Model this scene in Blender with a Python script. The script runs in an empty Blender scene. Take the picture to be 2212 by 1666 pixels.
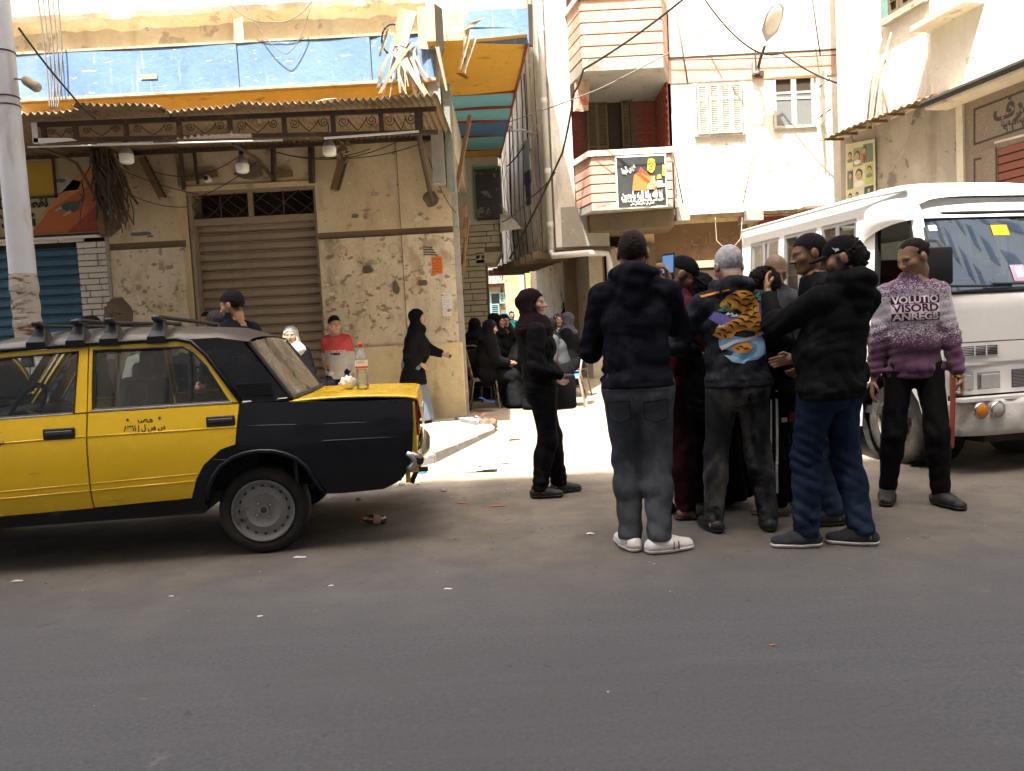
import bpy, bmesh, math, random
import numpy as np
from mathutils import Vector, Matrix, Euler
random.seed(7); np.random.seed(7)
S = bpy.context.scene
COL = S.collection
R_ = math.radians
# ---------------------------------------------------------------- camera
CAMH, PITCH, ROLL, FPX = 1.26, R_(-3.8), R_(3.0), 1662.0
_fw = Vector((0, math.cos(PITCH), math.sin(PITCH)))
_r0 = Vector((1, 0, 0)); _u0 = _r0.cross(_fw)
_rt = _r0*math.cos(ROLL) - _u0*math.sin(ROLL)
_up = _u0*math.cos(ROLL) + _r0*math.sin(ROLL)
cam = bpy.data.cameras.new('camera'); co = bpy.data.objects.new('camera', cam); COL.objects.link(co)
co.matrix_world = Matrix(((_rt.x, _up.x, -_fw.x, 0), (_rt.y, _up.y, -_fw.y, 0), (_rt.z, _up.z, -_fw.z, CAMH), (0, 0, 0, 1)))
cam.sensor_width = 36; cam.sensor_fit = 'HORIZONTAL'; cam.lens = 36*FPX/2212
cam.clip_start = .05; cam.clip_end = 600
S.camera = co
# ---------------------------------------------------------------- light
SUN_EL, SUN_AZ = R_(63), R_(-18)          # azimuth measured from straight behind the viewer, minus = from the left
w = bpy.data.worlds.new('World'); S.world = w; w.use_nodes = True
nt = w.node_tree; bg = nt.nodes['Background']
sky = nt.nodes.new('ShaderNodeTexSky'); sky.sky_type = 'NISHITA'; sky.sun_disc = False
sky.sun_elevation = SUN_EL; sky.air_density = .8; sky.dust_density = 7; sky.ozone_density = .3
nt.links.new(sky.outputs[0], bg.inputs[0]); bg.inputs[1].default_value = .15
# direction the light travels
ldir = Vector((-math.sin(SUN_AZ)*math.cos(SUN_EL), math.cos(SUN_AZ)*math.cos(SUN_EL), -math.sin(SUN_EL)))
sky.sun_rotation = math.atan2(-ldir.x, -ldir.y)
sun = bpy.data.lights.new('sun', 'SUN'); sun.energy = 4.6; sun.angle = R_(.53); sun.color = (1, .955, .87)
so = bpy.data.objects.new('sun', sun); COL.objects.link(so)
so.rotation_euler = ldir.to_track_quat('-Z', 'Y').to_euler()
vs = S.view_settings; vs.view_transform = 'Standard'; vs.look = 'None'; vs.exposure = 1.8; vs.gamma = 1
S.render.engine = 'CYCLES'
S.cycles.use_denoising = True; S.cycles.max_bounces = 8; S.cycles.diffuse_bounces = 4
S.cycles.transparent_max_bounces = 12; S.cycles.caustics_reflective = False; S.cycles.caustics_refractive = False

# ---------------------------------------------------------------- helpers
def P(px, py, y):
    d = _fw*FPX + _rt*(px-1106) - _up*(py-833)
    p = d*(y/d.y); return Vector((p.x, y, p.z+CAMH))
def G(px, py, z=0):
    d = _fw*FPX + _rt*(px-1106) - _up*(py-833)
    p = d*((z-CAMH)/d.z); return Vector((p.x, p.y, z))
def tag(o, label=None, cat=None, group=None, kind=None):
    if label: o['label'] = label
    if cat: o['category'] = cat
    if group: o['group'] = group
    if kind: o['kind'] = kind
    return o
def thing(name, label, cat, loc=(0, 0, 0), rz=0, group=None):
    o = bpy.data.objects.new(name, None); COL.objects.link(o)
    o.location = loc; o.rotation_euler = (0, 0, rz); o.empty_display_size = .1
    return tag(o, label, cat, group)
def link(name, me, parent=None, loc=None):
    o = bpy.data.objects.new(name, me); COL.objects.link(o)
    if parent: o.parent = parent
    if loc is not None: o.location = loc
    return o
def copy_tree(o, parent=None):
    c = o.copy(); COL.objects.link(c); c.parent = parent
    for ch in o.children: copy_tree(ch, c)
    return c
def V(*a): return Vector(a)
class MB:
    def __init__(s): s.v = []; s.f = []; s.m = []
    def add(s, vs_, fs, mi=0, M=None):
        b = len(s.v)
        s.v += [tuple(M @ Vector(v)) for v in vs_] if M is not None else [tuple(v) for v in vs_]
        s.f += [tuple(i+b for i in f) for f in fs]
        s.m += [mi]*len(fs); return s
    def box(s, c, d, mi=0, rot=None, ch=0):
        x, y, z = d[0]/2, d[1]/2, d[2]/2
        M = Matrix.Translation(Vector(c))
        if rot is not None: M = M @ (rot.to_4x4() if isinstance(rot, Matrix) else Euler(rot).to_matrix().to_4x4())
        if ch <= 0:
            vs_ = [(-x,-y,-z),(x,-y,-z),(x,y,-z),(-x,y,-z),(-x,-y,z),(x,-y,z),(x,y,z),(-x,y,z)]
            fs = [(3,2,1,0),(4,5,6,7),(0,1,5,4),(1,2,6,5),(2,3,7,6),(3,0,4,7)]
            return s.add(vs_, fs, mi, M)
        bm = bmesh.new(); bmesh.ops.create_cube(bm, size=1)
        bmesh.ops.scale(bm, vec=d, verts=bm.verts)
        bmesh.ops.bevel(bm, geom=bm.edges[:], offset=ch, segments=2 if ch > .012 else 1, affect='EDGES', profile=.5)
        s.bm(bm, mi, M); bm.free(); return s
    def bm(s, bm, mi=0, M=None):
        bm.verts.ensure_lookup_table(); bm.verts.index_update()
        return s.add([v.co.copy() for v in bm.verts], [tuple(v.index for v in f.verts) for f in bm.faces], mi, M)
    def b2(s, lo, hi, mi=0, ch=0):
        return s.box([(a+b)/2 for a, b in zip(lo, hi)], [abs(b-a) for a, b in zip(lo, hi)], mi, None, ch)
    def tube(s, pts, r, n=8, mi=0, cap=True):
        pts = [Vector(p) for p in pts]; N = len(pts)
        if not hasattr(r, '__len__'): r = [r]*N
        t = [(pts[min(i+1, N-1)]-pts[max(i-1, 0)]).normalized() for i in range(N)]
        a = Vector((0, 0, 1)) if abs(t[0].z) < .9 else Vector((1, 0, 0))
        u = t[0].cross(a).normalized(); vs_ = []; fs = []
        for i in range(N):
            u = (u - t[i]*u.dot(t[i])).normalized(); v = t[i].cross(u)
            for k in range(n):
                an = 2*math.pi*k/n; vs_.append(pts[i] + (u*math.cos(an)+v*math.sin(an))*r[i])
        for i in range(N-1):
            for k in range(n):
                k2 = (k+1) % n; fs.append((i*n+k, i*n+k2, (i+1)*n+k2, (i+1)*n+k))
        if cap: fs += [tuple(range(n-1, -1, -1)), tuple((N-1)*n+k for k in range(n))]
        return s.add(vs_, fs, mi)
    def lathe(s, prof, M=None, n=24, mi=0, a0=0, a1=2*math.pi):
        full = abs(a1-a0-2*math.pi) < 1e-4; vs_ = []; fs = []
        nn = n if full else n+1
        for (r, h) in prof:
            for k in range(nn):
                an = a0+(a1-a0)*k/n; vs_.append((r*math.cos(an), r*math.sin(an), h))
        for i in range(len(prof)-1):
            for k in range(n):
                k2 = (k+1) % nn; fs.append((i*nn+k, i*nn+k2, (i+1)*nn+k2, (i+1)*nn+k))
        return s.add(vs_, fs, mi, M)
    def prism(s, poly, o, u, v, wv, mi=0):
        """polygon (list of 2D) in frame o,u,v pushed along vector wv"""
        o, u, v, wv = map(Vector, (o, u, v, wv)); n = len(poly)
        a = [o+u*p[0]+v*p[1] for p in poly]; b = [p+wv for p in a]
        fs = [tuple(range(n)), tuple(range(2*n-1, n-1, -1))]
        fs += [((i+1) % n, i, n+i, n+(i+1) % n) for i in range(n)]
        return s.add(a+b, fs, mi)
    def grid(s, fn, nu, nv, mi=0):
        vs_ = [fn(i/nu, j/nv) for j in range(nv+1) for i in range(nu+1)]
        fs = [(j*(nu+1)+i, j*(nu+1)+i+1, (j+1)*(nu+1)+i+1, (j+1)*(nu+1)+i) for j in range(nv) for i in range(nu)]
        return s.add(vs_, fs, mi)
    def sphere(s, c, r, n=10, mi=0, M=None):
        r = r if hasattr(r, '__len__') else (r, r, r); vs_ = []; fs = []; m = n*2
        for i in range(n+1):
            th = math.pi*i/n
            for k in range(m):
                ph = 2*math.pi*k/m
                vs_.append((c[0]+r[0]*math.sin(th)*math.cos(ph), c[1]+r[1]*math.sin(th)*math.sin(ph), c[2]+r[2]*math.cos(th)))
        for i in range(n):
            for k in range(m):
                fs.append((i*m+k, (i+1)*m+k, (i+1)*m+(k+1) % m, i*m+(k+1) % m))
        return s.add(vs_, fs, mi, M)
    def mesh(s, name, mats, smooth=False):
        me = bpy.data.meshes.new(name); me.from_pydata(s.v, [], s.f)
        mats = mats if isinstance(mats, (list, tuple)) else [mats]
        for m in mats: me.materials.append(m)
        if len(mats) > 1: me.polygons.foreach_set('material_index', s.m)
        bm = bmesh.new(); bm.from_mesh(me); bmesh.ops.remove_doubles(bm, verts=bm.verts, dist=1e-5)
        bmesh.ops.recalc_face_normals(bm, faces=bm.faces); bm.to_mesh(me); bm.free()
        if smooth is not False and smooth is not None:
            me.polygons.foreach_set('use_smooth', [True]*len(me.polygons))
            if smooth is not True: me.set_sharp_from_angle(angle=R_(smooth))
        return me
    def build(s, name, mats, parent=None, smooth=False, loc=None, bev=0):
        o = link(name, s.mesh(name, mats, smooth), parent, loc)
        if bev:
            m = o.modifiers.new('b', 'BEVEL'); m.width = bev; m.segments = 2; m.limit_method = 'ANGLE'; m.angle_limit = R_(40)
        return o
def one(name, mats, parent, fn, *a, smooth=False, **k):
    b = MB(); getattr(b, fn)(*a, **k); return b.build(name, mats, parent, smooth)

# ---------------------------------------------------------------- materials
class NT:
    def __init__(s, m): s.t = m.node_tree; s.t.nodes.clear()
    def n(s, typ, **k):
        x = s.t.nodes.new('ShaderNode'+typ)
        for a, b in k.items():
            if a.startswith('i_'):
                key = a[2:]; key = int(key) if key.isdigit() else key.replace('_', ' ')
                x.inputs[key].default_value = b
            else: setattr(x, a, b)
        return x
    def l(s, a, b): s.t.links.new(a, b)
    def noise(s, vec, scale, detail=5, rough=.6, dist=0):
        x = s.n('TexNoise', i_Scale=scale, i_Detail=detail, i_Roughness=rough, i_Distortion=dist)
        s.l(vec, x.inputs['Vector']); return x.outputs['Fac']
    def ramp(s, fac, a, b):
        x = s.n('MapRange', interpolation_type='SMOOTHSTEP'); x.inputs[1].default_value = a; x.inputs[2].default_value = b
        s.l(fac, x.inputs[0]); return x.outputs[0]
    def mix(s, fac, a, b, mode='MIX'):
        x = s.n('Mix', data_type='RGBA', blend_type=mode)
        for sock, val in ((x.inputs[0], fac), (x.inputs[6], a), (x.inputs[7], b)):
            if isinstance(val, (int, float)): sock.default_value = val
            elif isinstance(val, tuple): sock.default_value = val+(1,) if len(val) == 3 else val
            else: s.l(val, sock)
        return x.outputs[2]
    def math(s, op, a, b=None, c=None):
        x = s.n('Math', operation=op)
        for i, val in enumerate((a, b, c)):
            if val is None: continue
            if isinstance(val, (int, float)): x.inputs[i].default_value = val
            else: s.l(val, x.inputs[i])
        return x.outputs[0]
    def mapv(s, vec, scale=(1, 1, 1), rot=(0, 0, 0)):
        x = s.n('Mapping'); x.inputs['Scale'].default_value = scale; x.inputs['Rotation'].default_value = rot
        s.l(vec, x.inputs[0]); return x.outputs[0]
MATS = {}
def mat(name, base, rough=.6, var=.12, scale=6, bump=0, bscale=None, metal=0, spec=.4, layers=(), coat=0, alpha=None, stretch=(1, 1, 1), rvar=.1, emit=None, sheen=0, attr=None, coord='Object'):
    """layers: (colour, scale, lo, hi[, stretch[, strength]]) masks of wear over the base"""
    if name in MATS: return MATS[name]
    m = bpy.data.materials.new(name); m.use_nodes = True; q = NT(m)
    out = q.n('OutputMaterial'); b = q.n('BsdfPrincipled'); q.l(b.outputs[0], out.inputs[0])
    tc = q.n('TexCoord'); ob = tc.outputs[coord]; vec = ob if stretch == (1, 1, 1) else q.mapv(ob, stretch)
    if attr:
        a = q.n('Attribute', attribute_name=attr); base_s = a.outputs['Color']
    else: base_s = tuple(base)
    n1 = q.noise(vec, scale); n2 = q.noise(vec, scale*7.3, 3)
    f = q.math('MULTIPLY_ADD', n2, .4, q.math('MULTIPLY', n1, .6))
    sc = q.math('MULTIPLY_ADD', f, var*4, 1-var*2)
    cc = q.n('CombineColor'); [q.l(sc, cc.inputs[i]) for i in range(3)]
    col = q.mix(1.0, base_s, cc.outputs[0], 'MULTIPLY')
    hgt = f
    for i, L in enumerate(layers):
        c, ls, lo, hi = L[:4]; st = L[4] if len(L) > 4 else (1, 1, 1); am = L[5] if len(L) > 5 else 1
        v2 = q.mapv(ob, tuple(st)); v3 = q.n('VectorMath', operation='ADD'); q.l(v2, v3.inputs[0]); v3.inputs[1].default_value = (i*3.7+1, i*5.1, i*1.3)
        k = q.ramp(q.noise(v3.outputs[0], ls, 7, .62, .3), lo, hi)
        if am != 1: k = q.math('MULTIPLY', k, am)
        col = q.mix(k, col, tuple(c)); hgt = q.math('MULTIPLY_ADD', k, -.35, hgt)
    q.l(col, b.inputs['Base Color'])
    if rvar:
        rr = q.math('MULTIPLY_ADD', n1, rvar*2, rough-rvar); q.l(rr, b.inputs['Roughness'])
    else: b.inputs['Roughness'].default_value = rough
    b.inputs['Metallic'].default_value = metal; b.inputs['Specular IOR Level'].default_value = spec
    if coat: b.inputs['Coat Weight'].default_value = coat; b.inputs['Coat Roughness'].default_value = .12
    if sheen: b.inputs['Sheen Weight'].default_value = sheen; b.inputs['Sheen Roughness'].default_value = .5
    if alpha is not None: b.inputs['Alpha'].default_value = alpha
    if emit: b.inputs['Emission Color'].default_value = tuple(emit[:3])+(1,); b.inputs['Emission Strength'].default_value = emit[3]
    if bump:
        if bscale:
            h2 = q.noise(vec, bscale, 6); hgt = q.math('MULTIPLY_ADD', h2, .6, hgt)
        bp = q.n('Bump', i_Strength=min(1, bump), i_Distance=.02 if bump <= 1 else .02*bump); q.l(hgt, bp.inputs['Height']); q.l(bp.outputs[0], b.inputs['Normal'])
    MATS[name] = m; return m
def glass(name, tint=(.8, .85, .85), a=.25, rough=.02, dirt=.0, dcol=(.55, .48, .38), gcol=(1, 1, 1)):
    if name in MATS: return MATS[name]
    m = bpy.data.materials.new(name); m.use_nodes = True; q = NT(m)
    out = q.n('OutputMaterial'); tr = q.n('BsdfTransparent'); tr.inputs[0].default_value = tint+(1,)
    gl = q.n('BsdfGlossy'); gl.inputs['Color'].default_value = gcol+(1,); gl.inputs['Roughness'].default_value = rough
    fr = q.n('Fresnel', i_IOR=1.5); mx = q.n('MixShader'); mn = q.math('MAXIMUM', fr.outputs[0], a)
    q.l(mn, mx.inputs[0]); q.l(tr.outputs[0], mx.inputs[1]); q.l(gl.outputs[0], mx.inputs[2])
    res = mx.outputs[0]
    if dirt:
        df = q.n('BsdfDiffuse'); df.inputs[0].default_value = dcol+(1,)
        tc = q.n('TexCoord'); k = q.math('MULTIPLY', q.ramp(q.noise(tc.outputs['Object'], 4), .2, .9), dirt)
        m2 = q.n('MixShader'); q.l(k, m2.inputs[0]); q.l(res, m2.inputs[1]); q.l(df.outputs[0], m2.inputs[2]); res = m2.outputs[0]
    q.l(res, out.inputs[0]); MATS[name] = m; return m
# ---------------------------------------------------------------- writing
_AR = {'ا': (0xFE8D, 0xFE8E), 'أ': (0xFE83, 0xFE84), 'إ': (0xFE87, 0xFE88), 'ة': (0xFE93, 0xFE94), 'د': (0xFEA9, 0xFEAA), 'ذ': (0xFEAB, 0xFEAC), 'ر': (0xFEAD, 0xFEAE), 'ز': (0xFEAF, 0xFEB0), 'و': (0xFEED, 0xFEEE), 'ى': (0xFEEF, 0xFEF0)}
for c, b0 in zip('بتثجحخسشصضطظعغفقكلمنه', (0xFE8F, 0xFE95, 0xFE99, 0xFE9D, 0xFEA1, 0xFEA5, 0xFEB1, 0xFEB5, 0xFEB9, 0xFEBD, 0xFEC1, 0xFEC5, 0xFEC9, 0xFECD, 0xFED1, 0xFED5, 0xFED9, 0xFEDD, 0xFEE1, 0xFEE5, 0xFEE9)):
    _AR[c] = (b0, b0+1, b0+2, b0+3)
_AR['ي'] = (0xFEF1, 0xFEF2, 0xFEF3, 0xFEF4)
def arab(t):
    out = ''
    for i, c in enumerate(t):
        F = _AR.get(c)
        if not F: out += c; continue
        pv = i > 0 and len(_AR.get(t[i-1], ())) == 4; nx = len(F) == 4 and i+1 < len(t) and t[i+1] in _AR
        out += chr(F[(3 if pv else 2) if nx else (1 if pv else 0)])
    return out[::-1]
def text_mesh(body, size=1, bold=0.0, width=None, shear=0, align='CENTER', ext=0):
    c = bpy.data.curves.new('t', 'FONT'); c.body = body; c.size = size; c.align_x = align; c.align_y = 'CENTER'
    c.offset = bold; c.shear = shear; c.resolution_u = 3; c.fill_mode = 'FRONT' if not ext else 'BOTH'; c.extrude = ext
    o = bpy.data.objects.new('t', c); COL.objects.link(o); dg = bpy.context.evaluated_depsgraph_get()
    me = bpy.data.meshes.new_from_object(o.evaluated_get(dg)); bpy.data.objects.remove(o); bpy.data.curves.remove(c)
    if width:
        xs = [v.co.x for v in me.vertices]; k = width/max(1e-6, max(xs)-min(xs))
        for v in me.vertices: v.co.x *= k
    return me
def text(body, o, u, v, size, m, parent=None, name='lettering', lift=.003, **k):
    """flat lettering on the plane through o with unit axes u (reading direction) and v (up)"""
    me = text_mesh(body, size, **k); u, v = Vector(u).normalized(), Vector(v).normalized(); n = u.cross(v)
    for p in me.vertices: p.co = Vector(o) + u*p.co.x + v*p.co.y + n*(lift + p.co.z)
    me.materials.clear(); me.materials.append(m); return link(name, me, parent)
# ================================================================ materials of the place
def ground_mat():
    m = bpy.data.materials.new('street'); m.use_nodes = True; q = NT(m)
    out = q.n('OutputMaterial'); b = q.n('BsdfPrincipled'); q.l(b.outputs[0], out.inputs[0])
    tc = q.n('TexCoord'); ob = tc.outputs['Object']; sp = q.n('SeparateXYZ'); q.l(ob, sp.inputs[0])
    big = q.noise(ob, .7, 4); mid = q.noise(ob, 3, 6); fine = q.noise(ob, 190, 3, .7); gr = q.noise(ob, 55, 4, .7)
    yy = q.math('MULTIPLY_ADD', big, 1.6, q.math('ADD', sp.outputs[1], q.math('MULTIPLY', mid, .7)))
    asp = q.mix(q.ramp(gr, .25, .75), (.066, .0655, .067), (.102, .101, .102))
    asp = q.mix(q.ramp(fine, .60, .72), asp, (.18, .175, .165))
    asp = q.mix(q.math('MULTIPLY', q.ramp(mid, .52, .7), .5), asp, (.085, .08, .076))
    vor = q.n('TexVoronoi', feature='F1'); vor.inputs['Scale'].default_value = 2.3; q.l(ob, vor.inputs['Vector'])
    asp = q.mix(q.math('MULTIPLY', q.ramp(q.noise(ob, 1.6, 5, .7, .6), .66, .72), .55), asp, (.050, .048, .047))
    strk = q.noise(q.mapv(ob, (.25, 3.5, 1)), 2.2, 4)
    asp = q.mix(q.math('MULTIPLY', q.ramp(strk, .45, .7), .3), asp, (.112, .110, .109))
    pat = q.ramp(q.noise(q.mapv(ob, (.5, 1.2, 1)), .55, 3, .4), .50, .515); asp = q.mix(q.math('MULTIPLY', pat, .28), asp, (.075, .072, .071))
    cv = q.n('TexVoronoi', feature='DISTANCE_TO_EDGE'); cv.inputs['Scale'].default_value = .55
    wv_ = q.n('VectorMath', operation='ADD'); nn_ = q.n('TexNoise', i_Scale=2.5, i_Detail=5); q.l(ob, nn_.inputs['Vector']); sc_ = q.n('VectorMath', operation='SCALE'); q.l(nn_.outputs['Color'], sc_.inputs[0]); sc_.inputs['Scale'].default_value = .5; q.l(ob, wv_.inputs[0]); q.l(sc_.outputs[0], wv_.inputs[1]); q.l(wv_.outputs[0], cv.inputs['Vector'])
    ck = q.math('MULTIPLY', q.math('SUBTRACT', 1, q.ramp(cv.outputs['Distance'], .002, .009)), q.ramp(q.noise(ob, .8, 3), .52, .6)); asp = q.mix(q.math('MULTIPLY', ck, .12), asp, (.045, .042, .04))
    asp = q.mix(q.math('MULTIPLY', q.ramp(q.noise(ob, 5.5, 4, .6), .68, .71), .6), asp, (.05, .047, .045)); asp = q.mix(q.math('MULTIPLY', q.ramp(q.noise(ob, 3.7, 6, .7), .64, .70), .45), asp, (.19, .178, .162))
    du = q.mix(q.ramp(mid, .3, .7), (.118, .103, .086), (.175, .153, .125)); du = q.mix(q.ramp(fine, .55, .75), du, (.25, .22, .175))
    du = q.mix(q.math('MULTIPLY', q.ramp(q.noise(ob, 9, 6, .7), .58, .66), .6), du, (.07, .062, .052))
    dirt = q.mix(q.ramp(mid, .3, .75), (.27, .225, .165), (.37, .315, .24)); dirt = q.mix(q.ramp(q.noise(ob, 26, 5, .7), .60, .68), dirt, (.16, .13, .095))
    c = q.mix(q.ramp(yy, 4.0, 6.6), asp, du); c = q.mix(q.ramp(yy, 7.1, 8.3), c, dirt)
    q.l(c, b.inputs['Base Color']); b.inputs['Roughness'].default_value = .86; b.inputs['Specular IOR Level'].default_value = .3
    h = q.math('MULTIPLY_ADD', gr, .5, q.math('MULTIPLY', fine, .5)); h = q.math('MULTIPLY_ADD', mid, .8, h)
    bp = q.n('Bump', i_Strength=.55, i_Distance=.008); q.l(h, bp.inputs['Height']); q.l(bp.outputs[0], b.inputs['Normal'])
    return m
M_street = ground_mat()
def plaster(name, base, dark, light, grime=(.12, .09, .06), bump=.7, peel=.60, scale=1.0):
    return mat(name, base, .9, .14, 2.2*scale, bump, 30, spec=.15, layers=(
        (light, 1.7*scale, peel-.10, peel+.02, (1, 1, 1), .8), (dark, 2.6*scale, peel, peel+.03), (grime, .9*scale, .50, .78, (3.2, 3.2, .55), .55),
        (tuple(x*.55 for x in dark), 9*scale, .66, .70, (1, 1, 1), .7)))
M_tan = mat('tan_plaster', (.60, .485, .31), .9, .14, 2.4, .6, 30, spec=.15, layers=(((.68, .575, .405), 1.5, .45, .7, (1, 1, 1), .8), ((.28, .20, .12), 1.8, .5, .75, (1.6, 1.6, .5), .7), ((.25, .18, .11), 9, .63, .68, (1, 1, 1), .7)))
M_tan_low = mat('worn_tan_plaster', (.63, .52, .355), .9, .16, 3.5, .8, 30, spec=.15, layers=(((.73, .645, .49), 2.1, .44, .66, (1, 1, 1), .85), ((.36, .25, .135), 2.9, .50, .68, (1, 1, .7), .7), ((.29, .20, .12), 7.5, .585, .63, (1, 1, 1.2), .8), ((.16, .11, .07), 15, .655, .69, (1, 1, 1), .8), ((.64, .57, .44), 12, .63, .68, (1, 1, 1), .7), ((.22, .16, .10), .9, .52, .8, (3.2, 3.2, .5), .5)))
M_dado = mat('ochre_plaster', (.65, .52, .30), .9, .14, 2.4, .6, 30, spec=.15, layers=(((.60, .49, .30), 1.5, .48, .7, (1, 1, 1), .8), ((.30, .21, .12), 2.2, .52, .75, (1.6, 1.6, .6), .7), ((.26, .18, .11), 11, .63, .68, (1, 1, 1), .7)))
M_cream = plaster('cream_plaster', (.66, .595, .46), (.46, .41, .33), (.74, .70, .60), grime=(.36, .28, .17), peel=.60, bump=.5)
M_white = plaster('white_plaster', (.72, .68, .60), (.52, .48, .42), (.78, .75, .69), grime=(.50, .44, .36), peel=.70, bump=.35)
M_streak = mat('streaked_plaster', (.68, .65, .59), .9, .15, 2, .9, 20, spec=.15, layers=(((.46, .43, .38), 2.2, .50, .66, (2, 2, .3)), ((.28, .25, .21), 3.5, .61, .69, (2.5, 2.5, .6), .7), ((.74, .71, .66), 1.5, .56, .64, (1, 1, .5))))
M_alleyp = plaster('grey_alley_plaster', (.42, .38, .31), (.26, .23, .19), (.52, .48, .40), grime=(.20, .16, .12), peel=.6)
M_yel = plaster('yellow_alley_plaster', (.55, .42, .18), (.30, .22, .11), (.64, .53, .30), peel=.58)
M_conc = mat('raw_concrete', (.36, .34, .30), .9, .15, 5, .8, 40, spec=.2, layers=(((.22, .19, .15), 3, .55, .7), ((.50, .47, .42), 5, .62, .68)))
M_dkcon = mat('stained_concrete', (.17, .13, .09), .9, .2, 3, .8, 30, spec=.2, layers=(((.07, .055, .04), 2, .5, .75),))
M_brown = mat('brown_wall', (.20, .125, .07), .85, .15, 3, .4, 25, spec=.2, layers=(((.11, .075, .05), 2, .55, .75), ((.27, .19, .12), 6, .62, .7)))
M_cut = mat('dark_recess', (.06, .048, .036), .9, .2, 8, 0, spec=.1)
M_groove = mat('moulding_band', (.17, .125, .08), .9, .2, 6, .4, spec=.15)
M_kerb = mat('kerb_stone', (.27, .265, .255), .9, .16, 7, .9, 45, spec=.2, layers=(((.26, .23, .19), 5, .56, .66), ((.40, .385, .36), 3, .58, .7)))
M_tile = mat('pavement_tile', (.42, .38, .32), .9, .14, 4, .5, 60, spec=.2, layers=(((.33, .28, .21), 2, .55, .8),))
M_blue = mat('blue_board', (.135, .235, .39), .6, .14, 1.6, .4, 18, spec=.3, layers=(((.27, .36, .47), .9, .46, .70, (1, 1, 1), .5), ((.62, .58, .48), 7, .625, .65, (.6, 1, 2.6)), ((.09, .16, .27), 2, .55, .75, (1, 1, 1), .6), ((.50, .48, .42), 3, .58, .72, (3, 1, .4), .5)))
M_oran = mat('orange_board', (.60, .34, .045), .55, .14, 2, .2, 14, spec=.35, layers=(((.30, .17, .04), 6, .60, .68, (.5, 1, 2)), ((.24, .13, .05), 1.2, .5, .8, (1, 1, 1), .4)))
M_ply = mat('bare_plywood', (.55, .44, .29), .8, .2, 3, .5, 12, spec=.2, stretch=(4, 4, .5), layers=(((.38, .28, .17), 4, .55, .7, (3, 3, .4)),))
M_lam = mat('peeling_strip', (.40, .33, .24), .75, .18, 8, .3, spec=.2, layers=(((.30, .22, .14), 5, .5, .65), ((.62, .56, .46), 4, .58, .7)))
M_paleblue = mat('pale_blue_panel', (.16, .42, .52), .5, .1, 2, .1, 8, spec=.35)
M_dkblue = mat('dark_blue_panel', (.06, .16, .32), .5, .14, 2, .1, 8, spec=.35)
M_redtrim = mat('red_trim', (.22, .05, .025), .6, .12, 4)
M_iron = mat('rusty_iron', (.075, .052, .038), .8, .25, 9, .5, 30, spec=.3, layers=(((.17, .085, .04), 8, .56, .66),))
M_corr = mat('rusted_corrugated_sheet', (.23, .165, .105), .75, .22, 3, .4, 20, spec=.3, layers=(((.11, .065, .035), 3, .5, .7), ((.38, .32, .25), 4, .6, .7)))
M_shut = mat('brown_steel_slat', (.29, .22, .15), .55, .16, 2.5, .25, 18, spec=.4, layers=(((.115, .08, .052), 2, .52, .75), ((.27, .21, .15), 7, .64, .70, (.5, 1, 2), .6)))
M_shutb = mat('blue_steel_slat', (.045, .115, .18), .55, .2, 2, .25, 18, spec=.4, layers=(((.17, .095, .05), 3, .60, .66), ((.075, .19, .28), 2, .52, .7), ((.05, .055, .06), 1, .5, .7, (1, 1, 2))))
M_shuto = mat('olive_steel_slat', (.27, .27, .13), .6, .15, 3, .2, 18, spec=.3)
M_shutr = mat('maroon_steel_slat', (.22, .075, .05), .5, .15, 3, .2, 18, spec=.4)
M_wood = mat('old_wood', (.22, .135, .07), .8, .2, 5, .5, 25, spec=.25, stretch=(1, 1, 6))
M_greyframe = mat('weathered_grey_wood', (.50, .48, .42), .8, .2, 9, .5, 30, spec=.2, layers=(((.28, .23, .17), 9, .58, .66),))
M_teal = mat('weathered_teal_wood', (.17, .33, .32), .75, .2, 7, .4, 30, layers=(((.33, .36, .32), 8, .58, .66),))
M_brshut = mat('brown_louvre_wood', (.17, .125, .075), .75, .15, 7, .3, 30)
M_pink = mat('pink_render', (.58, .36, .28), .9, .14, 5, .8, 60, spec=.15, layers=(((.66, .53, .43), 3, .52, .66), ((.42, .33, .27), 5, .64, .70)))
M_redbrick = mat('red_brick', (.30, .085, .055), .8, .22, 11, .4, 50, spec=.2)
M_mortar = mat('brick_mortar', (.25, .11, .085), .9, .1, 12)
M_ybrick = mat('cream_wall_tile', (.47, .415, .29), .8, .13, 5, .4, 40, spec=.25, layers=(((.32, .26, .18), 2, .55, .75),))
M_wbrick = mat('whitewashed_brick', (.62, .60, .54), .85, .14, 6, .6, 40, spec=.2, layers=(((.50, .37, .22), 3, .60, .68), ((.36, .32, .27), 7, .62, .7)))
M_granite = mat('speckled_granite', (.235, .185, .135), .45, .10, 3, .06, spec=.45, layers=(((.42, .37, .30), 60, .58, .64), ((.10, .08, .065), 75, .58, .63)))
M_grave = mat('incised_dark', (.065, .052, .042), .7, .1, 4)
M_black = mat('black_paint', (.012, .012, .013), .5, .2, 4)
M_wpaint = mat('white_paint', (.75, .74, .70), .6, .06, 5)
M_pvc = mat('white_pipe', (.62, .62, .60), .5, .1, 5, .1, layers=(((.42, .36, .28), 4, .6, .7, (1, 1, .4)),))
M_galv = mat('grey_painted_steel', (.44, .45, .48), .42, .08, 3, .15, 20, spec=.5, layers=(((.36, .35, .34), 5, .55, .7, (1, 1, .3)),))
M_rustband = mat('rust_and_tape', (.33, .30, .26), .8, .2, 6, .9, 25, spec=.2, layers=(((.15, .075, .03), 4, .53, .60, (.7, .7, 2.4)), ((.15, .11, .08), 7, .58, .64, (.7, .7, 3))))
M_cable = mat('black_cable', (.028, .026, .026), .6, .1, 5)
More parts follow.
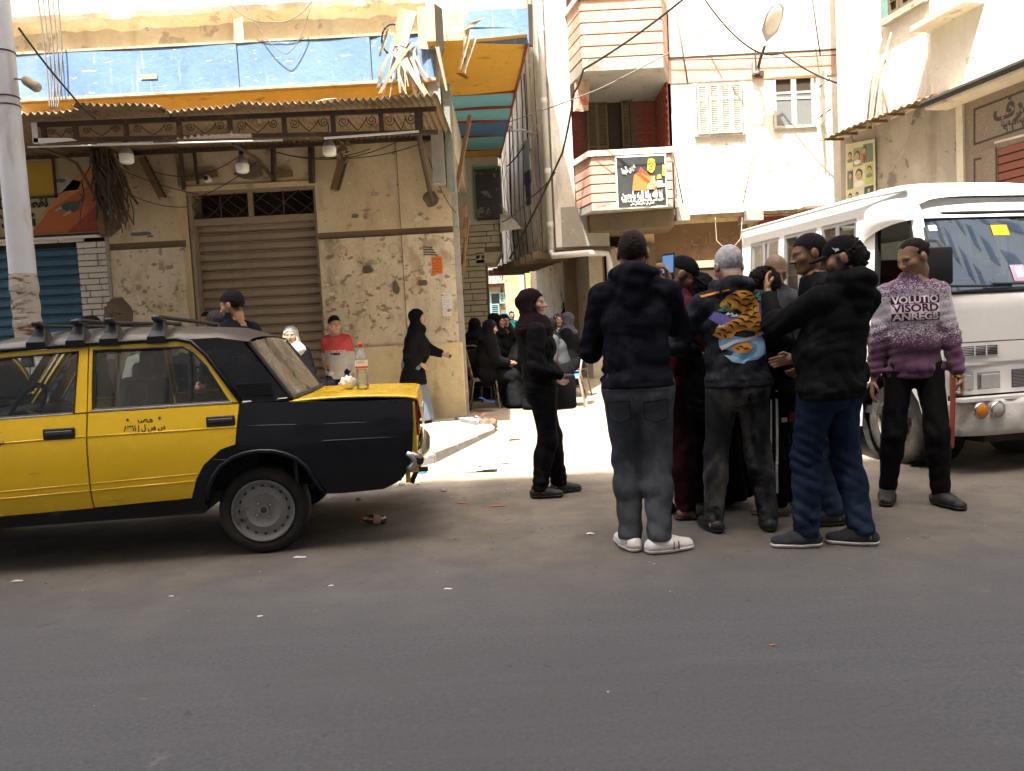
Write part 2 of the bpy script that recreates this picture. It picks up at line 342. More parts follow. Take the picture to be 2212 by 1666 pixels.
M_gcable = mat('grey_cable', (.20, .18, .16), .7, .15, 5)
M_bulbglass = mat('milky_lamp_glass', (.80, .79, .74), .3, .02, 5, spec=.5)
M_plgrey = mat('grey_plastic', (.30, .30, .29), .5, .08, 5)
M_darkglass = mat('dark_window_glass', (.035, .038, .04), .12, .05, 3, spec=.6, rvar=0)
M_dustyglass = mat('dusty_window_glass', (.17, .18, .18), .3, .12, 3, spec=.6)
M_fabric_dk = mat('dark_cloth', (.03, .03, .035), .9, .2, 12, .3)
M_paperw = mat('white_paper', (.74, .72, .67), .8, .06, 6)
M_papero = mat('orange_paper', (.72, .16, .02), .75, .06, 6)
M_ink = mat('black_ink', (.03, .027, .025), .8, .05, 6)
M_inkgrey = mat('grey_ink', (.16, .155, .15), .8, .05, 6)
def flat(name, c, r=.6): return mat(name, c, r, .06, 6, 0, spec=.3)

# ================================================================ ground
def zg(x, y):
    return max(0., min(.30, (y-7)*.038))
b = MB(); ys = [-80, -30, -8, 0, 2, 4, 6, 7, 8, 9, 10, 11, 12, 13, 14, 15, 18, 25, 40, 220]; xs = [-200, -60, -20, -9, -5, -2, 0, 2, 4, 7, 12, 30, 80, 200]
vs_ = [(x, y, zg(x, y)) for y in ys for x in xs]; n = len(xs)
b.add(vs_, [(j*n+i, j*n+i+1, (j+1)*n+i+1, (j+1)*n+i) for j in range(len(ys)-1) for i in range(n-1)])
road = tag(b.build('road', M_street), kind='structure')
# pavement with kerb stones and paving tiles
KP = [(-9.5, 7.25), (-1.15, 7.25), (-.80, 7.6), (-.24, 9.2), (-.22, 9.5), (-.30, 9.75), (-.62, 10.4)]
b = MB(); poly = [(-9.5, 7.45), (-1.25, 7.45), (-.98, 7.7), (-.44, 9.22), (-.42, 9.45), (-.62, 10.4), (-.62, 10.75), (-9.5, 10.75)]
b.prism(poly, (0, 0, .02), (1, 0, 0), (0, 1, 0), (0, 0, .118))
pave = tag(b.build('pavement', M_conc), kind='structure')
def arc_pts(pts, step):
    out = [Vector(pts[0]+(0,))]; 
    for a, c in zip(pts[:-1], pts[1:]):
        a, c = Vector(a+(0,)), Vector(c+(0,)); k = max(1, round((c-a).length/step))
        out += [a.lerp(c, (i+1)/k) for i in range(k)]
    return out
kp = arc_pts(KP, .58)
for a, c in zip(kp[:-1], kp[1:]):
    if a.x < -6: continue
    d = (c-a); L = d.length; d.normalize(); nrm = Vector((-d.y, d.x, 0))
    h0 = .165+random.uniform(-.012, .012); bb = MB(); zb = zg(a.x, (a.y+c.y)/2)-.02
    o = a + d*.006
    bb.prism([(0, 0), (0, h0*.72), (.035, h0), (.20, h0), (.20, 0)], (o.x, o.y, zb*.4), tuple(nrm), (0, 0, 1), tuple(d*(L-.012)))
    bb.build('kerb_stone', M_kerb, pave, bev=.008)
tile_me = MB().box((0, 0, 0), (.288, .288, .03), ch=.004).mesh('paving_tile', M_tile)
for i in range(-12, -1):
    for j in range(11):
        x, y = i*.294+.02+.02*math.sin(j), 7.75+j*.294
        if y > 10.5 or (x > -.6-(.05 if y > 9.2 else (9.4-y)*.36)): continue
        t = link('paving_tile', tile_me, pave, (x, y, .138+random.uniform(-.005, .005))); t.rotation_euler = (random.gauss(0, .008), random.gauss(0, .008), random.gauss(0, .006))

# ================================================================ building behind the viewer (throws the big shade)
M_cool = mat('grey_render', (.56, .53, .47), .9, .08, 1, .2)
bl = thing('apartment_block', 'tall plain apartment block across the street behind the viewer', 'building')
def far_block(x0, x1, y0, y1, h, parent, m):
    MB().b2((x0, y0, 0), (x1, y1, h)).build('wall', m, parent)
    bb = MB()
    for k in range(int(h//3.1)):
        for i in range(int((x1-x0)//2.4)):
            bb.box((x0+1.4+i*2.4, y1+.0, 1.9+k*3.1), (1.1, .12, 1.3))
    tag(bb.build('window_glass', M_dustyglass, parent), kind='stuff')
TB = math.tan(SUN_EL)/math.cos(SUN_AZ)
YB = -4.6
SHX = math.tan(-SUN_AZ)*(7-YB)
far_block(-1.4-SHX, 42, YB-10, YB, (6.75-YB)*TB, bl, M_cool)
bl2 = thing('added_shade_block', 'unseen taller block behind the viewer, added to shade the ground behind the taxi', 'building')
far_block(-4.2-SHX, -1.4-SHX-.06, YB-10, YB, (7.85-YB)*TB, bl2, M_cool)  # unseen block, added to carry the shade past the taxi
bl3 = thing('added_shade_tower', 'unseen tallest block at the left behind the viewer, added to shade the street pole', 'building')
far_block(-40, -4.2-SHX-.06, YB-10, YB, (10.3-YB)*TB, bl3, M_cool)  # unseen block, added so that the street pole stands in shade

# ================================================================ corner building on the left
CB = thing('corner_building', 'weathered tan corner building with a brown roller shutter and blue fascia', 'building', (-4, 10.7, 0))
CB.location = (0, 0, 0)
FY = 10.7
def cbox(x0, x1, z0, z1, y0=FY, y1=None, m=None, name='wall', p=CB, ch=0, bev=0):
    bb = MB(); bb.b2((x0, y0, z0), (x1, (y0+.5) if y1 is None else y1, z1), 0, ch); return bb.build(name, m or M_tan, p, bev=bev)
# piers
cbox(-2.555, -1.415, 2.79, 4.2); cbox(-2.555, -1.415, 1.19, 2.695, m=M_tan_low); cbox(-1.405, -.70, 2.79, 4.2, y0=FY-.025); cbox(-1.405, -.70, 1.19, 2.695, y0=FY-.025, m=M_tan_low)
cbox(-2.555, -.68, 2.695, 2.79, y0=FY+.03, m=M_groove, name='moulding'); cbox(-1.415, -1.405, .1, 4.2, y0=FY+.02, m=M_groove, name='joint')
cbox(-2.52, -.655, .06, 1.19, y0=FY-.05, m=M_dado, name='dado', bev=.012)
cbox(-.70, -.62, .05, 4.6, y0=FY+.02, y1=FY+.14, m=M_conc, name='corner_render')
cbox(-5.43, -4.42, 2.79, 4.2); cbox(-5.43, -4.42, .1, 2.695, m=M_tan_low); cbox(-5.44, -4.40, 2.695, 2.79, y0=FY+.03, m=M_groove, name='moulding')
cbox(-4.42, -4.33, .1, 4.2, y0=FY+.06, m=M_tan, name='jamb')
cbox(-4.33, -2.555, 3.50, 4.2, y0=FY+.01)                       # over the roller door
cbox(-4.33, -2.555, 3.44, 3.50, y0=FY-.015, y1=FY+.2, m=M_dado, name='door_lintel')
cbox(-9.5, -.70, .0, 4.2, y0=FY+.55, y1=FY+.9, m=M_cut, name='inner_wall')
cbox(-9.5, -5.43, 4.0, 4.2, y0=FY+.02, m=M_tan)
MB().prism([(-.72, FY+.14), (-1.12, 16.3), (-1.4, 16.3), (-1.0, FY+.14)], (0, 0, 0), (1, 0, 0), (0, 1, 0), (0, 0, 5.0)).build('side_wall', M_conc, CB)
# upper storey
cbox(-9.5, -.72, 4.2, 5.76, y0=FY+.08, y1=16, m=M_cream, name='upper_wall')
cbox(-9.5, -.72, 5.78, 10.5, y0=FY+.05, y1=16, m=M_cream, name='upper_wall')
bb = MB(); x = -9.5; rnd = random.Random(3)
prof = []
while x < -.7: prof.append((x, rnd.uniform(-.03, .02))); x += .12
for (xa, da), (xb, db) in zip(prof[:-1], prof[1:]):
    bb.add([(xa, FY-.14+da*.4, 5.735+da), (xb, FY-.14+db*.4, 5.735+db), (xb, FY-.16, 5.80+db*.5), (xa, FY-.16, 5.80+da*.5), (xa, FY+.1, 5.66+da), (xb, FY+.1, 5.66+db), (xb, FY+.1, 5.84), (xa, FY+.1, 5.84)], [(0, 1, 2, 3), (4, 5, 1, 0), (3, 2, 6, 7)])
bb.build('cornice', M_cream, CB, smooth=30)
# roller door with lattice above
RD = MB().b2((-4.33, FY+.24, .1), (-2.555, FY+.3, 3.02)).build('roller_shutter', M_cut, CB)
pr = [(0, 0), (.006, .010), (.030, .022), (.034, .05), (.033, .085), (.022, .104), (.012, .107), (.026, .112), (.026, .122), (.0, .126)]
sl = MB(); sl.prism(pr, (0, 0, 0), (0, -1, 0), (0, 0, 1), (1.775, 0, 0)); sl_me = sl.mesh('slat', M_shut)
for k in range(22):
    o = link('slat', sl_me, RD, (-4.33, FY+.238, .13+k*.1315)); o.rotation_euler.y = random.gauss(0, .0012); o.location.y += random.gauss(0, .002)
cbox(-4.33, -2.555, 2.985, 3.075, y0=FY+.08, y1=FY+.25, m=M_shut, name='shutter_box', bev=.008)
cbox(-4.33, -2.555, 3.40, 3.44, y0=FY+.02, y1=FY+.14, m=M_shut, name='grille_frame')
cbox(-4.345, -4.28, .1, 3.44, y0=FY+.06, y1=FY+.24, m=M_shut, name='guide_rail'); cbox(-2.60, -2.545, .1, 3.44, y0=FY+.06, y1=FY+.24, m=M_shut, name='guide_rail')
cbox(-3.50, -3.44, 3.075, 3.40, y0=FY+.05, y1=FY+.11, m=M_shut, name='grille_post')
for x0, x1 in ((-4.28, -3.50), (-3.44, -2.60)):
    gr = MB().b2(((x0+x1)/2-.008, FY+.07, 3.075), ((x0+x1)/2+.008, FY+.085, 3.40)).build('grille', M_iron, CB)
    w4 = (x1-x0)/2
    for k in range(2):
        for s_ in (0, 1):
            for o_ in (0, .5):
                for e in (0, 1):
                    a0 = x0+w4*k+(w4*.5 if o_ else 0); a1 = a0+w4*.5
                    za, zb = ((3.08, 3.24) if e == 0 else (3.24, 3.40))
                    xs_ = (a0, a1) if (s_ ^ e ^ (1 if o_ else 0)) else (a1, a0)
                    if s_: continue
                    MB().tube([(xs_[0], FY+.09, za), (xs_[1], FY+.09, zb)], .006, 5).build('lattice_bar', M_iron, gr)
                    MB().tube([(xs_[1], FY+.102, za), (xs_[0], FY+.102, zb)], .006, 5).build('lattice_bar', M_iron, gr) if o_ == 0 and False else None
    for k in range(4):
        a0 = x0+(x1-x0)*k/4; a1 = a0+(x1-x0)/2
        if a1 <= x1+.001: MB().tube([(a1, FY+.1, 3.08), (a0, FY+.1, 3.40)], .005, 5).build('lattice_bar', M_iron, gr)
# blue roller door of the next shop, whitewashed bricks
BD = MB().b2((-7.8, FY+.24, .1), (-5.86, FY+.3, 2.86)).build('roller_shutter', M_cut, CB); BD['label'] = 'blue rusty roller shutter of the neighbouring shop'
slb_me = MB().prism(pr, (0, 0, 0), (0, -1, 0), (0, 0, 1), (1.94, 0, 0)).mesh('slat', M_shutb)
for k in range(20): link('slat', slb_me, BD, (-7.8, FY+.238, .12+k*.1345))
cbox(-5.88, -5.44, .1, 2.84, y0=FY+.03, y1=FY+.5, m=M_mortar, name='brick_pier'); BP = CB.children[-1]
cbox(-5.47, -5.43, .1, 4.0, y0=FY-.03, y1=FY+.1, m=M_conc, name='corner_bead')
rows = 0; z = 1.2
while z < 2.80:
    hh = random.choice((.078, .083, .09)); x = -5.885
    for L in random.choice(((.28, .16), (.14, .30), (.44,), (.08, .22, .14))):
        bb = MB(); bb.box((x+L/2, FY+.03, z+hh/2), (L-.012, .05+random.uniform(0, .02), hh-.012), ch=.008); bb.build('brick', M_wbrick, BP); x += L
    z += hh
x = -7.9
for L in (.42, .55, .33, .48, .34):
    MB().box((x+L/2, FY+.02, 2.885), (L-.012, .08, .085), ch=.01).build('brick', M_wbrick, BP); x += L
for (x, z, r_) in ((-5.42, 3.02, .16), (-5.38, 1.83, .2)):
    bb = MB(); bb.lathe([(0, .05), (r_*.5, .045), (r_*.8, .03), (r_, 0)], Matrix.Translation((x, FY-.002, z)) @ Matrix.Rotation(R_(90), 4, 'X'), 11)
    for i, v in enumerate(bb.v): bb.v[i] = (v[0]+random.uniform(-.04, .04), v[1], v[2]+random.uniform(-.05, .05))
    bb.build('mortar_patch', M_dkcon, CB, smooth=50)
for (x, z, sx, sz) in ((-3.42, 3.66, .22, .14), (-.99, 3.16, .11, .12), (-1.9, 2.25, .1, .06), (-1.53, 1.98, .05, .1), (-1.15, 2.03, .09, .05)):
    bb = MB(); N = 13; pp = [(sx*math.cos(6.283*i/N)*random.uniform(.65, 1.15), sz*math.sin(6.283*i/N)*random.uniform(.65, 1.15)) for i in range(N)]
    bb.prism(pp, (x, FY-.030, z), (1, 0, 0), (0, 0, 1), (0, -.006, 0)); bb.build('mortar_patch', M_dkcon, CB)

# fascia: blue boards, peeling, with orange soffit
FB = thing('shop_fascia', 'long peeling blue signboard above the corrugated canopy', 'signboard')
SY = FY-.38
for x0, x1 in ((-6.42, -3.36), (-3.35, -1.62), (-1.61, -.80)):
    bb = MB(); bb.grid(lambda u, v: (x0+(x1-x0)*u, SY+.012*math.sin(u*9+v*2)*(1 if x0 > -3 else .5), 4.66+.565*v+.006*math.sin(u*23)), 24, 6); bb.build('board', M_blue, FB, smooth=True)
MB().b2((-6.46, SY-.03, 4.615), (-.78, SY+.02, 4.655)).build('edge_strip', M_lam, FB, bev=.006)
MB().b2((-6.46, SY-.01, 5.23), (-.80, SY+.06, 5.262)).build('edge_strip', M_lam, FB)
MB().b2((-6.44, SY-.01, 4.62), (-6.40, SY+.02, 5.25)).build('edge_strip', M_wpaint, FB)
MB().b2((-6.40, SY+.025, 4.60), (-.78, FY+.07, 4.63)).build('soffit', M_oran, FB)
MB().b2((-6.44, SY+.04, 4.64), (-.79, FY+.07, 5.24)).build('frame_box', M_ply, FB)
bb = MB(); bb.grid(lambda u, v: (-4.9+3.9*u, SY+.05+.10*v, 4.60-.17*v*min(1, 6*u*(1-u))), 20, 3); bb.build('sagging_soffit', M_oran, FB, smooth=True)
one('torn_label', M_lam, FB, 'b2', (-4.63, SY-.012, 4.83), (-4.42, SY-.006, 4.89))
# the torn corner: bare panels, strips hanging down
TC = thing('torn_sign_panels', 'torn wooden sign panels with peeling strips at the building corner', 'sign panel')
def sheet(pts, t, m, parent, name='panel', bend=0):
    """quad sheet given by 4 corners, slight bend, thickness t"""
    a, b_, c, d = [Vector(p) for p in pts]; nn = (b_-a).cross(d-a).normalized(); bb = MB()
    f = lambda u, v, s: (a.lerp(b_, u)).lerp(d.lerp(c, u), v) + nn*(s*t/2 + bend*math.sin(math.pi*u))
    bb.grid(lambda u, v: f(u, v, 1), 6, 4); bb.grid(lambda u, v: f(u, v, -1), 6, 4)
    return bb.build(name, m, parent, smooth=50)
def PX(l, y): return [P(px, py, y) for px, py in l]
sheet(PX([(900, 15), (940, 10), (942, 105), (905, 105)], 10.25), .02, M_ply, TC, bend=.03)
sheet(PX([(862, 15), (900, 26), (878, 102), (848, 90)], 9.95), .02, M_ply, TC, bend=.03)
sheet(PX([(938, 8), (955, 20), (960, 105), (944, 150)], 10.1), .03, M_cut, TC)
sheet(PX([(960, 22), (1035, 30), (1035, 92), (965, 92)], 10.25), .02, M_ply, TC, bend=.02)
sheet(PX([(1010, 25), (1143, 18), (1146, 62), (1000, 60)], 10.22), .02, M_blue, TC, bend=-.015)
sheet(PX([(1015, 64), (1146, 58), (1146, 95), (1010, 92)], 10.2), .02, M_blue, TC, bend=.01)
sheet(PX([(968, 62), (1040, 42), (1052, 34), (985, 76)], 10.0), .02, M_ply, TC, bend=.04)
sheet(PX([(1140, 10), (1150, 12), (1152, 100), (1143, 100)], 10.2), .05, M_cut, TC)
rnd = random.Random(11)
for i in range(26):
    x0 = rnd.uniform(-.03, .08)*1; top = P(rnd.uniform(845, 900), rnd.uniform(85, 115), rnd.uniform(9.95, 10.2))
    bot = P(rnd.uniform(815, 935), rnd.uniform(150, 232), rnd.uniform(9.8, 10.2)); mid = top.lerp(bot, .5)+Vector((rnd.uniform(-.12, .12), -rnd.uniform(.0, .15), rnd.uniform(-.02, .1)))
    w_ = rnd.uniform(.008, .045); bb = MB()
    def cv(t): return top*(1-t)**2 + mid*2*t*(1-t) + bot*t*t
    bb.grid(lambda u, v: cv(v)+Vector(((u-.5)*w_*2*(1-.5*v), .004*math.sin(v*9+i), 0)), 1, 9); bb.build('strip', M_blue if i in (2, 7, 12) else (M_ply if i % 3 == 0 else M_lam), TC, smooth=True)
for (a, c, d) in (((1010, 75), (990, 150), 9.95), ((1022, 82), (1000, 155), 9.95), ((1000, 78), (1003, 158), 9.98), ((940, 100), (962, 195), 10.0), ((836, 62), (818, 120), 10.1)):
    A, B_ = P(*a, d), P(*c, d-.05); sheet([A, A+Vector((.05, 0, 0)), B_+Vector((.03, 0, 0)), B_], .004, M_lam, TC, 'strip', bend=.03)
bb = MB(); bb.tube([P(848+24*math.cos(t), 85+34*math.sin(t), 10.15+.02*math.sin(3*t)) for t in [k*.6 for k in range(24)]], .012, 6); bb.build('cable_coil', M_cable, TC)
# projecting floor over the alley: painted soffit in stripes
OV = thing('alley_overhang', 'overhang above the alley with a striped yellow and blue painted soffit', 'overhang')
ZS = 5.06
OX0, OX1 = P(1141, 98, 10.1).x, P(1079, 345, 16.7).x
def ovx(y): return OX0+(OX1-OX0)*(y-10.1)/6.6
stripes = [(10.1, 12.35, M_oran), (12.42, 13.15, M_paleblue), (13.17, 13.95, M_paleblue), (14.0, 14.95, M_dkblue), (15.0, 16.0, M_paleblue), (16.05, 16.7, M_oran)]
for y0, y1, m in stripes:
    bb = MB(); bb.grid(lambda u, v: (-.86+(ovx(y0+(y1-y0)*v)+.86)*u, y0+(y1-y0)*v, ZS+.02*math.sin(u*3+y0)-.035*math.sin(math.pi*v)), 10, 5); bb.build('soffit_panel', m, OV, smooth=True)
    one('trim', M_redtrim, OV, 'b2', (-.86, y1-.01, ZS-.018), (ovx(y1), y1+.05, ZS+.02))
bb = MB(); bb.prism([(ovx(10.25), 10.25), (ovx(16.8), 16.8), (ovx(16.8)+.03, 16.8), (ovx(10.25)+.03, 10.25)], (0, 0, ZS-.04), (1, 0, 0), (0, 1, 0), (0, 0, .08)); bb.build('trim', M_redtrim, OV)
bb = MB(); bb.prism([(-.86, 10.3), (ovx(10.3), 10.3), (ovx(16.8), 16.8), (-.86, 16.8)], (0, 0, ZS+.05), (1, 0, 0), (0, 1, 0), (0, 0, 5.4)); bb.build('wall', M_cream, OV)
one('post', M_conc, OV, 'b2', (-.90, 10.35, 3.3), (-.74, 10.62, 5.2))
one('post', mat('mouldy_post', (.24, .26, .22), .9, .2, 6, .5, 20), OV, 'b2', (-.72, 10.45, 3.2), (-.62, 10.62, 4.62))
for (a, c, r_) in (((985, 415), (1015, 250), .035), ((985, 700), (1012, 470), .03), ((1002, 590), (1006, 440), .02), ((975, 150), (1010, 170), .02)):
    one('timber', M_wood, OV, 'tube', [P(*a, 11.2), P(*c, 11.3)], r_, 5)
for py in (460, 505, 582): one('bracket', M_wood, OV, 'box', P(990, py, 11.0), (.2, .1, .12))
# ================================================================ corrugated canopy over the pavement
CN = thing('corrugated_canopy', 'rusty corrugated canopy with scrolled iron fascia over the pavement', 'canopy')
def corr_sheet(x0, x1, y0, z0, y1, z1, m, parent, amp=.02, pitch=.076, wob=0, seg=6, seed=0):
    rr = random.Random(seed); n_ = int((x1-x0)/pitch*6); bb = MB(); ph = rr.uniform(0, 6)
    def f(u, v):
        x = x0+(x1-x0)*u; k = 1-v
        return (x, y0+(y1-y0)*v-wob*.5*k*math.sin(x*2.1+ph), z0+(z1-z0)*v+amp*math.sin(2*math.pi*x/pitch)+wob*k*k*math.sin(x*1.7+ph)+.006*math.sin(x*11))
    bb.grid(f, n_, seg); o = bb.build('sheet', m, parent, smooth=True)
    md = o.modifiers.new('s', 'SOLIDIFY'); md.thickness = .004; return o
xx = [-9.6, -8.5, -7.4, -6.3, -5.35, -4.5, -3.6, -2.72, -1.85, -.66]
for i in range(len(xx)-1):
    corr_sheet(xx[i]-.03, xx[i+1]+.03, 8.42+.05*math.sin(i*2.3), 3.955-.012*i+.012*(i % 2), 10.72, 4.02-.004*(i % 2), M_corr, CN, wob=.035 if i < 8 else .01, seed=i)
YF = 8.62
zt0, zt1 = P(90, 270, YF).z, P(940, 236, YF).z; zb0, zb1 = P(80, 304, YF).z, P(940, 286, YF).z; xl, xr = P(85, 290, YF).x, P(945, 260, YF).x
def beam(p0, p1, w_, h_, m, name, parent):
    p0, p1 = Vector(p0), Vector(p1); d = p1-p0; rot = d.to_track_quat('X', 'Z').to_matrix()
    return one(name, m, parent, 'box', (p0+p1)/2, (d.length, w_, h_), 0, rot)
beam((xl, YF, zt0), (xr, YF, zt1), .04, .05, M_iron, 'top_rail', CN); beam((xl, YF, zb0), (xr, YF, zb1), .04, .045, M_iron, 'bottom_rail', CN)
beam((xl, 10.6, 3.96), (xr, 10.6, 3.96), .04, .05, M_iron, 'wall_rail', CN)
px_ = [95, 164, 273, 388, 498, 615, 721, 825, 906]
vx = [P(p, 280, YF).x for p in px_]
lerp = lambda a, c, t: a+(c-a)*t
for i, x in enumerate(vx):
    t = (x-xl)/(xr-xl); za, zb = lerp(zb0, zb1, t), lerp(zt0, zt1, t)
    beam((x, YF-.003, za), (x, YF-.003, zb), .036, .05 if i < 8 else .09, M_iron, 'post', CN)
    if i+1 < len(vx):
        x2 = vx[i+1]; sc = MB(); h_ = zb-za-.05
        for s_ in (-1, 1):
            cx = lerp(x, x2, .5)+s_*(x2-x)*.30; cz = za+.025+h_*.60; rmax = h_*.34; sp = []
            for k in range(26):
                a = k/25*2*math.pi*1.75; r_ = rmax*(.14+.86*k/25); sp.append((cx-s_*math.cos(a+2.2)*r_, YF+.004, cz+math.sin(a+2.2)*r_))
            xm = lerp(x, x2, .5); zm = za+.03; e = Vector(sp[-1])
            sp += [e.lerp(Vector((xm, YF+.004, zm)), k/5)+Vector((0, 0, -.012*math.sin(math.pi*k/5))) for k in range(1, 6)]
            MB().tube(sp, .0055, 5).build('scroll', M_iron, CN, smooth=True)
sheet([(xl-.06, YF-.03, zb0-.03), (xl, YF-.03, zb0-.03), (xl, YF-.03, zt0+.02), (xl-.06, YF-.03, zt0+.02)], .01, M_wpaint, CN, 'end_plate')
sheet([(xl-.05, YF-.03, zb0-.045), (xl+.42, YF-.03, zb0-.03), (xl+.36, YF-.03, zb0), (xl-.05, YF-.03, zb0+.02)], .01, M_wpaint, CN, 'end_plate')
for i, (a, ya, c, yc, r_) in enumerate((((60, 318), YF, (610, 303), YF-.02, .009), ((700, 299), YF-.02, (905, 284), YF-.02, .013), ((210, 313), YF-.03, (330, 309), YF-.03, .014))):
    one('tube_lamp', M_pvc, CN, 'tube', [P(*a, ya), P(*c, yc)], r_, 8)
for pts in ([((242, 490), 10.6), ((165, 352), 9.7), ((85, 318), 8.7)], [((592, 388), 10.6), ((558, 345), 9.9), ((505, 312), 8.8)], [((934, 440), 10.55), ((912, 335), 9.6), ((905, 288), 8.75)]):
    one('strut', M_iron, CN, 'tube', [P(*a, y) for a, y in pts], .03 if pts[0][0][0] > 900 else .02, 7, smooth=True)
for (a, c, r_) in (((389, 308), (397, 410), .04), ((672, 308), (674, 396), .04), ((417, 308), (428, 398), .012), ((590, 312), (592, 392), .03)):
    A, B_ = P(*a, 10.62), P(*c, 10.64); beam(A, B_, .05, r_*2, M_iron, 'hanger', CN)
# tangle of dry stuff hanging in the left corner of the canopy
bb = MB(); rnd = random.Random(5)
for i in range(150):
    a = P(rnd.uniform(195, 245), rnd.uniform(318, 345), rnd.uniform(10.0, 10.5)); L = rnd.uniform(.25, 1.0); pts = [a]
    for k in range(5): pts.append(pts[-1]+Vector((rnd.gauss(.02, .035), rnd.gauss(0, .03), -L/5)))
    bb.tube(pts, rnd.uniform(.006, .016), 4)
tag(bb.build('hanging_wire_tangle', mat('dry_tangle', (.10, .07, .05), .9, .3, 9)), 'brown tangle of wires and rags hanging at the left end of the canopy', 'tangle')
# lamps
def bulb_lamp(px, py, y, lab, cord=True):
    o = P(px, py, y); t = thing('hanging_lamp', lab, 'lamp', o, 0, 'lamps under the canopy')
    MB().lathe([(0, -.105), (.055, -.104), (.078, -.085), (.082, -.02), (.078, .0)], None, 20).build('diffuser', M_bulbglass, t, smooth=True)
    MB().lathe([(.078, .0), (.07, .03), (.04, .075), (.026, .085), (.026, .12), (.0, .12)], None, 20).build('cap', M_plgrey, t, smooth=True)
    MB().lathe([(.03, .115), (.028, .165), (.0, .17)], None, 12).build('holder', M_black, t, smooth=True)
    if cord: MB().tube([(0, 0, .16), (.01, 0, .26), (-.01, 0, max(.3, 3.93-o.z))], .006, 5).build('cord', M_cable, t)
bulb_lamp(273, 334, 9.2, 'milky bulb lamp under the left part of the canopy')
bulb_lamp(523, 355, 9.6, 'milky bulb lamp on a black cord above the brown roller shutter')
bulb_lamp(711, 318, 9.4, 'milky bulb lamp hanging right of the brown roller shutter')
def board(a, c, y0, y1, w_, lab):
    t = thing('wooden_beam', lab, 'beam'); A, B_ = P(*a, y0), P(*c, y1)
    beam(A, B_, .05, w_, M_wood, 'plank', t); beam(A+Vector((w_*.6, -.03, 0)), B_+Vector((w_*.55, -.03, 0)), .03, .03, M_iron, 'edge_rail', t)
    one('end_cap', M_lam, t, 'box', B_, (w_*1.0, .06, .02))
board((306, 340), (352, 428), 10.55, 10.58, .10, 'slanting wooden plank on the wall left of the roller shutter')
board((742, 340), (722, 412), 10.5, 10.55, .11, 'slanting wooden plank with dry leaves right of the roller shutter')
rnd = random.Random(9); bb = MB()
for i in range(46):
    a = P(rnd.uniform(728, 752), rnd.uniform(305, 350), rnd.uniform(10.3, 10.5)); s_ = rnd.uniform(.03, .07)
    M = Matrix.Translation(a) @ Euler((rnd.uniform(0, 6), rnd.uniform(0, 6), rnd.uniform(0, 6))).to_matrix().to_4x4()
    bb.add([(-s_, 0, 0), (0, -s_*.4, .01), (s_, 0, 0), (0, s_*.4, .01)], [(0, 1, 2, 3)], 0, M)
tag(bb.build('dry_leaves', mat('dry_leaf', (.19, .14, .08), .9, .3, 20)), 'bunch of dry leaves hanging above the right wooden plank', 'leaves')
for (a, c) in (((402, 385), (470, 375)), ((600, 378), (632, 374))): beam(P(*a, 10.66), P(*c, 10.66), .04, .09, M_wood, 'timber_rail', CB)
t = thing('security_camera', 'small white dome camera above the roller shutter', 'camera', P(447, 386, 10.6))
MB().sphere((0, 0, 0), .05, 8).build('housing', M_wpaint, t, smooth=True); MB().lathe([(.034, -.04), (.03, -.055), (0, -.056)], Matrix.Rotation(R_(90), 4, 'X') @ Matrix.Scale(-1, 4, (0, 0, 1)), 14).build('lens', M_black, t); MB().box((0, .06, -.0), (.05, .1, .05)).build('bracket', M_wpaint, t)
t = thing('wall_spotlight', 'little grey spotlight above the left end of the canopy fascia', 'spotlight', P(487, 558/1.8445, 8.55)) if False else None
# ad board of the shop on the left
AD = thing('shop_sign', 'orange and yellow shop sign with a drawn plug and black lettering', 'sign')
AX0, AX1, AZ0, AZ1, AY = -8.2, -5.50, 2.94, 3.96, FY-.06
def quad(parent, m, pts, y, name='print', t=.004):
    bb = MB(); bb.prism(pts, (0, y, 0), (1, 0, 0), (0, 0, 1), (0, -t, 0)); return bb.build(name, m, parent)
quad(AD, flat('ad_cream', (.46, .37, .20)), [(AX0, AZ0), (AX1, AZ0), (AX1, AZ1), (AX0, AZ1)], AY+.03, 'board', .03)
quad(AD, flat('ad_yellow', (.52, .35, .05)), [(-6.9, AZ1-.04), (-6.9, 3.45), (-6.05, 3.45), (-6.05, AZ1-.04)], AY-.002)
quad(AD, flat('ad_orange', (.46, .14, .05)), [(-6.45, AZ0+.02), (-5.53, AZ0+.02), (-5.53, 3.75), (-6.1, 3.35)], AY-.004)
quad(AD, flat('ad_red', (.30, .06, .03)), [(-5.95, AZ0+.02), (-5.53, AZ0+.02), (-5.53, 3.3)], AY-.008)
quad(AD, flat('ad_peach', (.55, .24, .08)), [(-6.3, 3.2), (-5.53, 3.62), (-5.53, 3.82), (-5.75, 3.72)], AY-.007)
quad(AD, flat('ad_scale', (.45, .42, .33)), [(-6.05, 3.5), (-5.75, 3.53), (-5.7, 3.63), (-5.95, 3.72), (-6.05, 3.62)], AY-.007)
quad(AD, flat('ad_pad', (.12, .16, .15)), [(-6.03+.07*math.cos(a)+.06, 3.66+.028*math.sin(a)) for a in [k*.524 for k in range(12)]], AY-.011)
PG = flat('ad_plug', (.07, .10, .08)); PP = flat('ad_pin', (.5, .44, .33))
quad(AD, PG, [(-5.99, 3.34), (-5.88, 3.37), (-5.76, 3.37), (-5.72, 3.40), (-5.74, 3.34), (-5.77, 3.26), (-5.83, 3.23), (-5.93, 3.25), (-5.99, 3.29)], AY-.011)
quad(AD, PG, [(-5.74, 3.38), (-5.70, 3.42), (-5.74, 3.46), (-5.72, 3.465), (-5.675, 3.42), (-5.71, 3.36)], AY-.012)
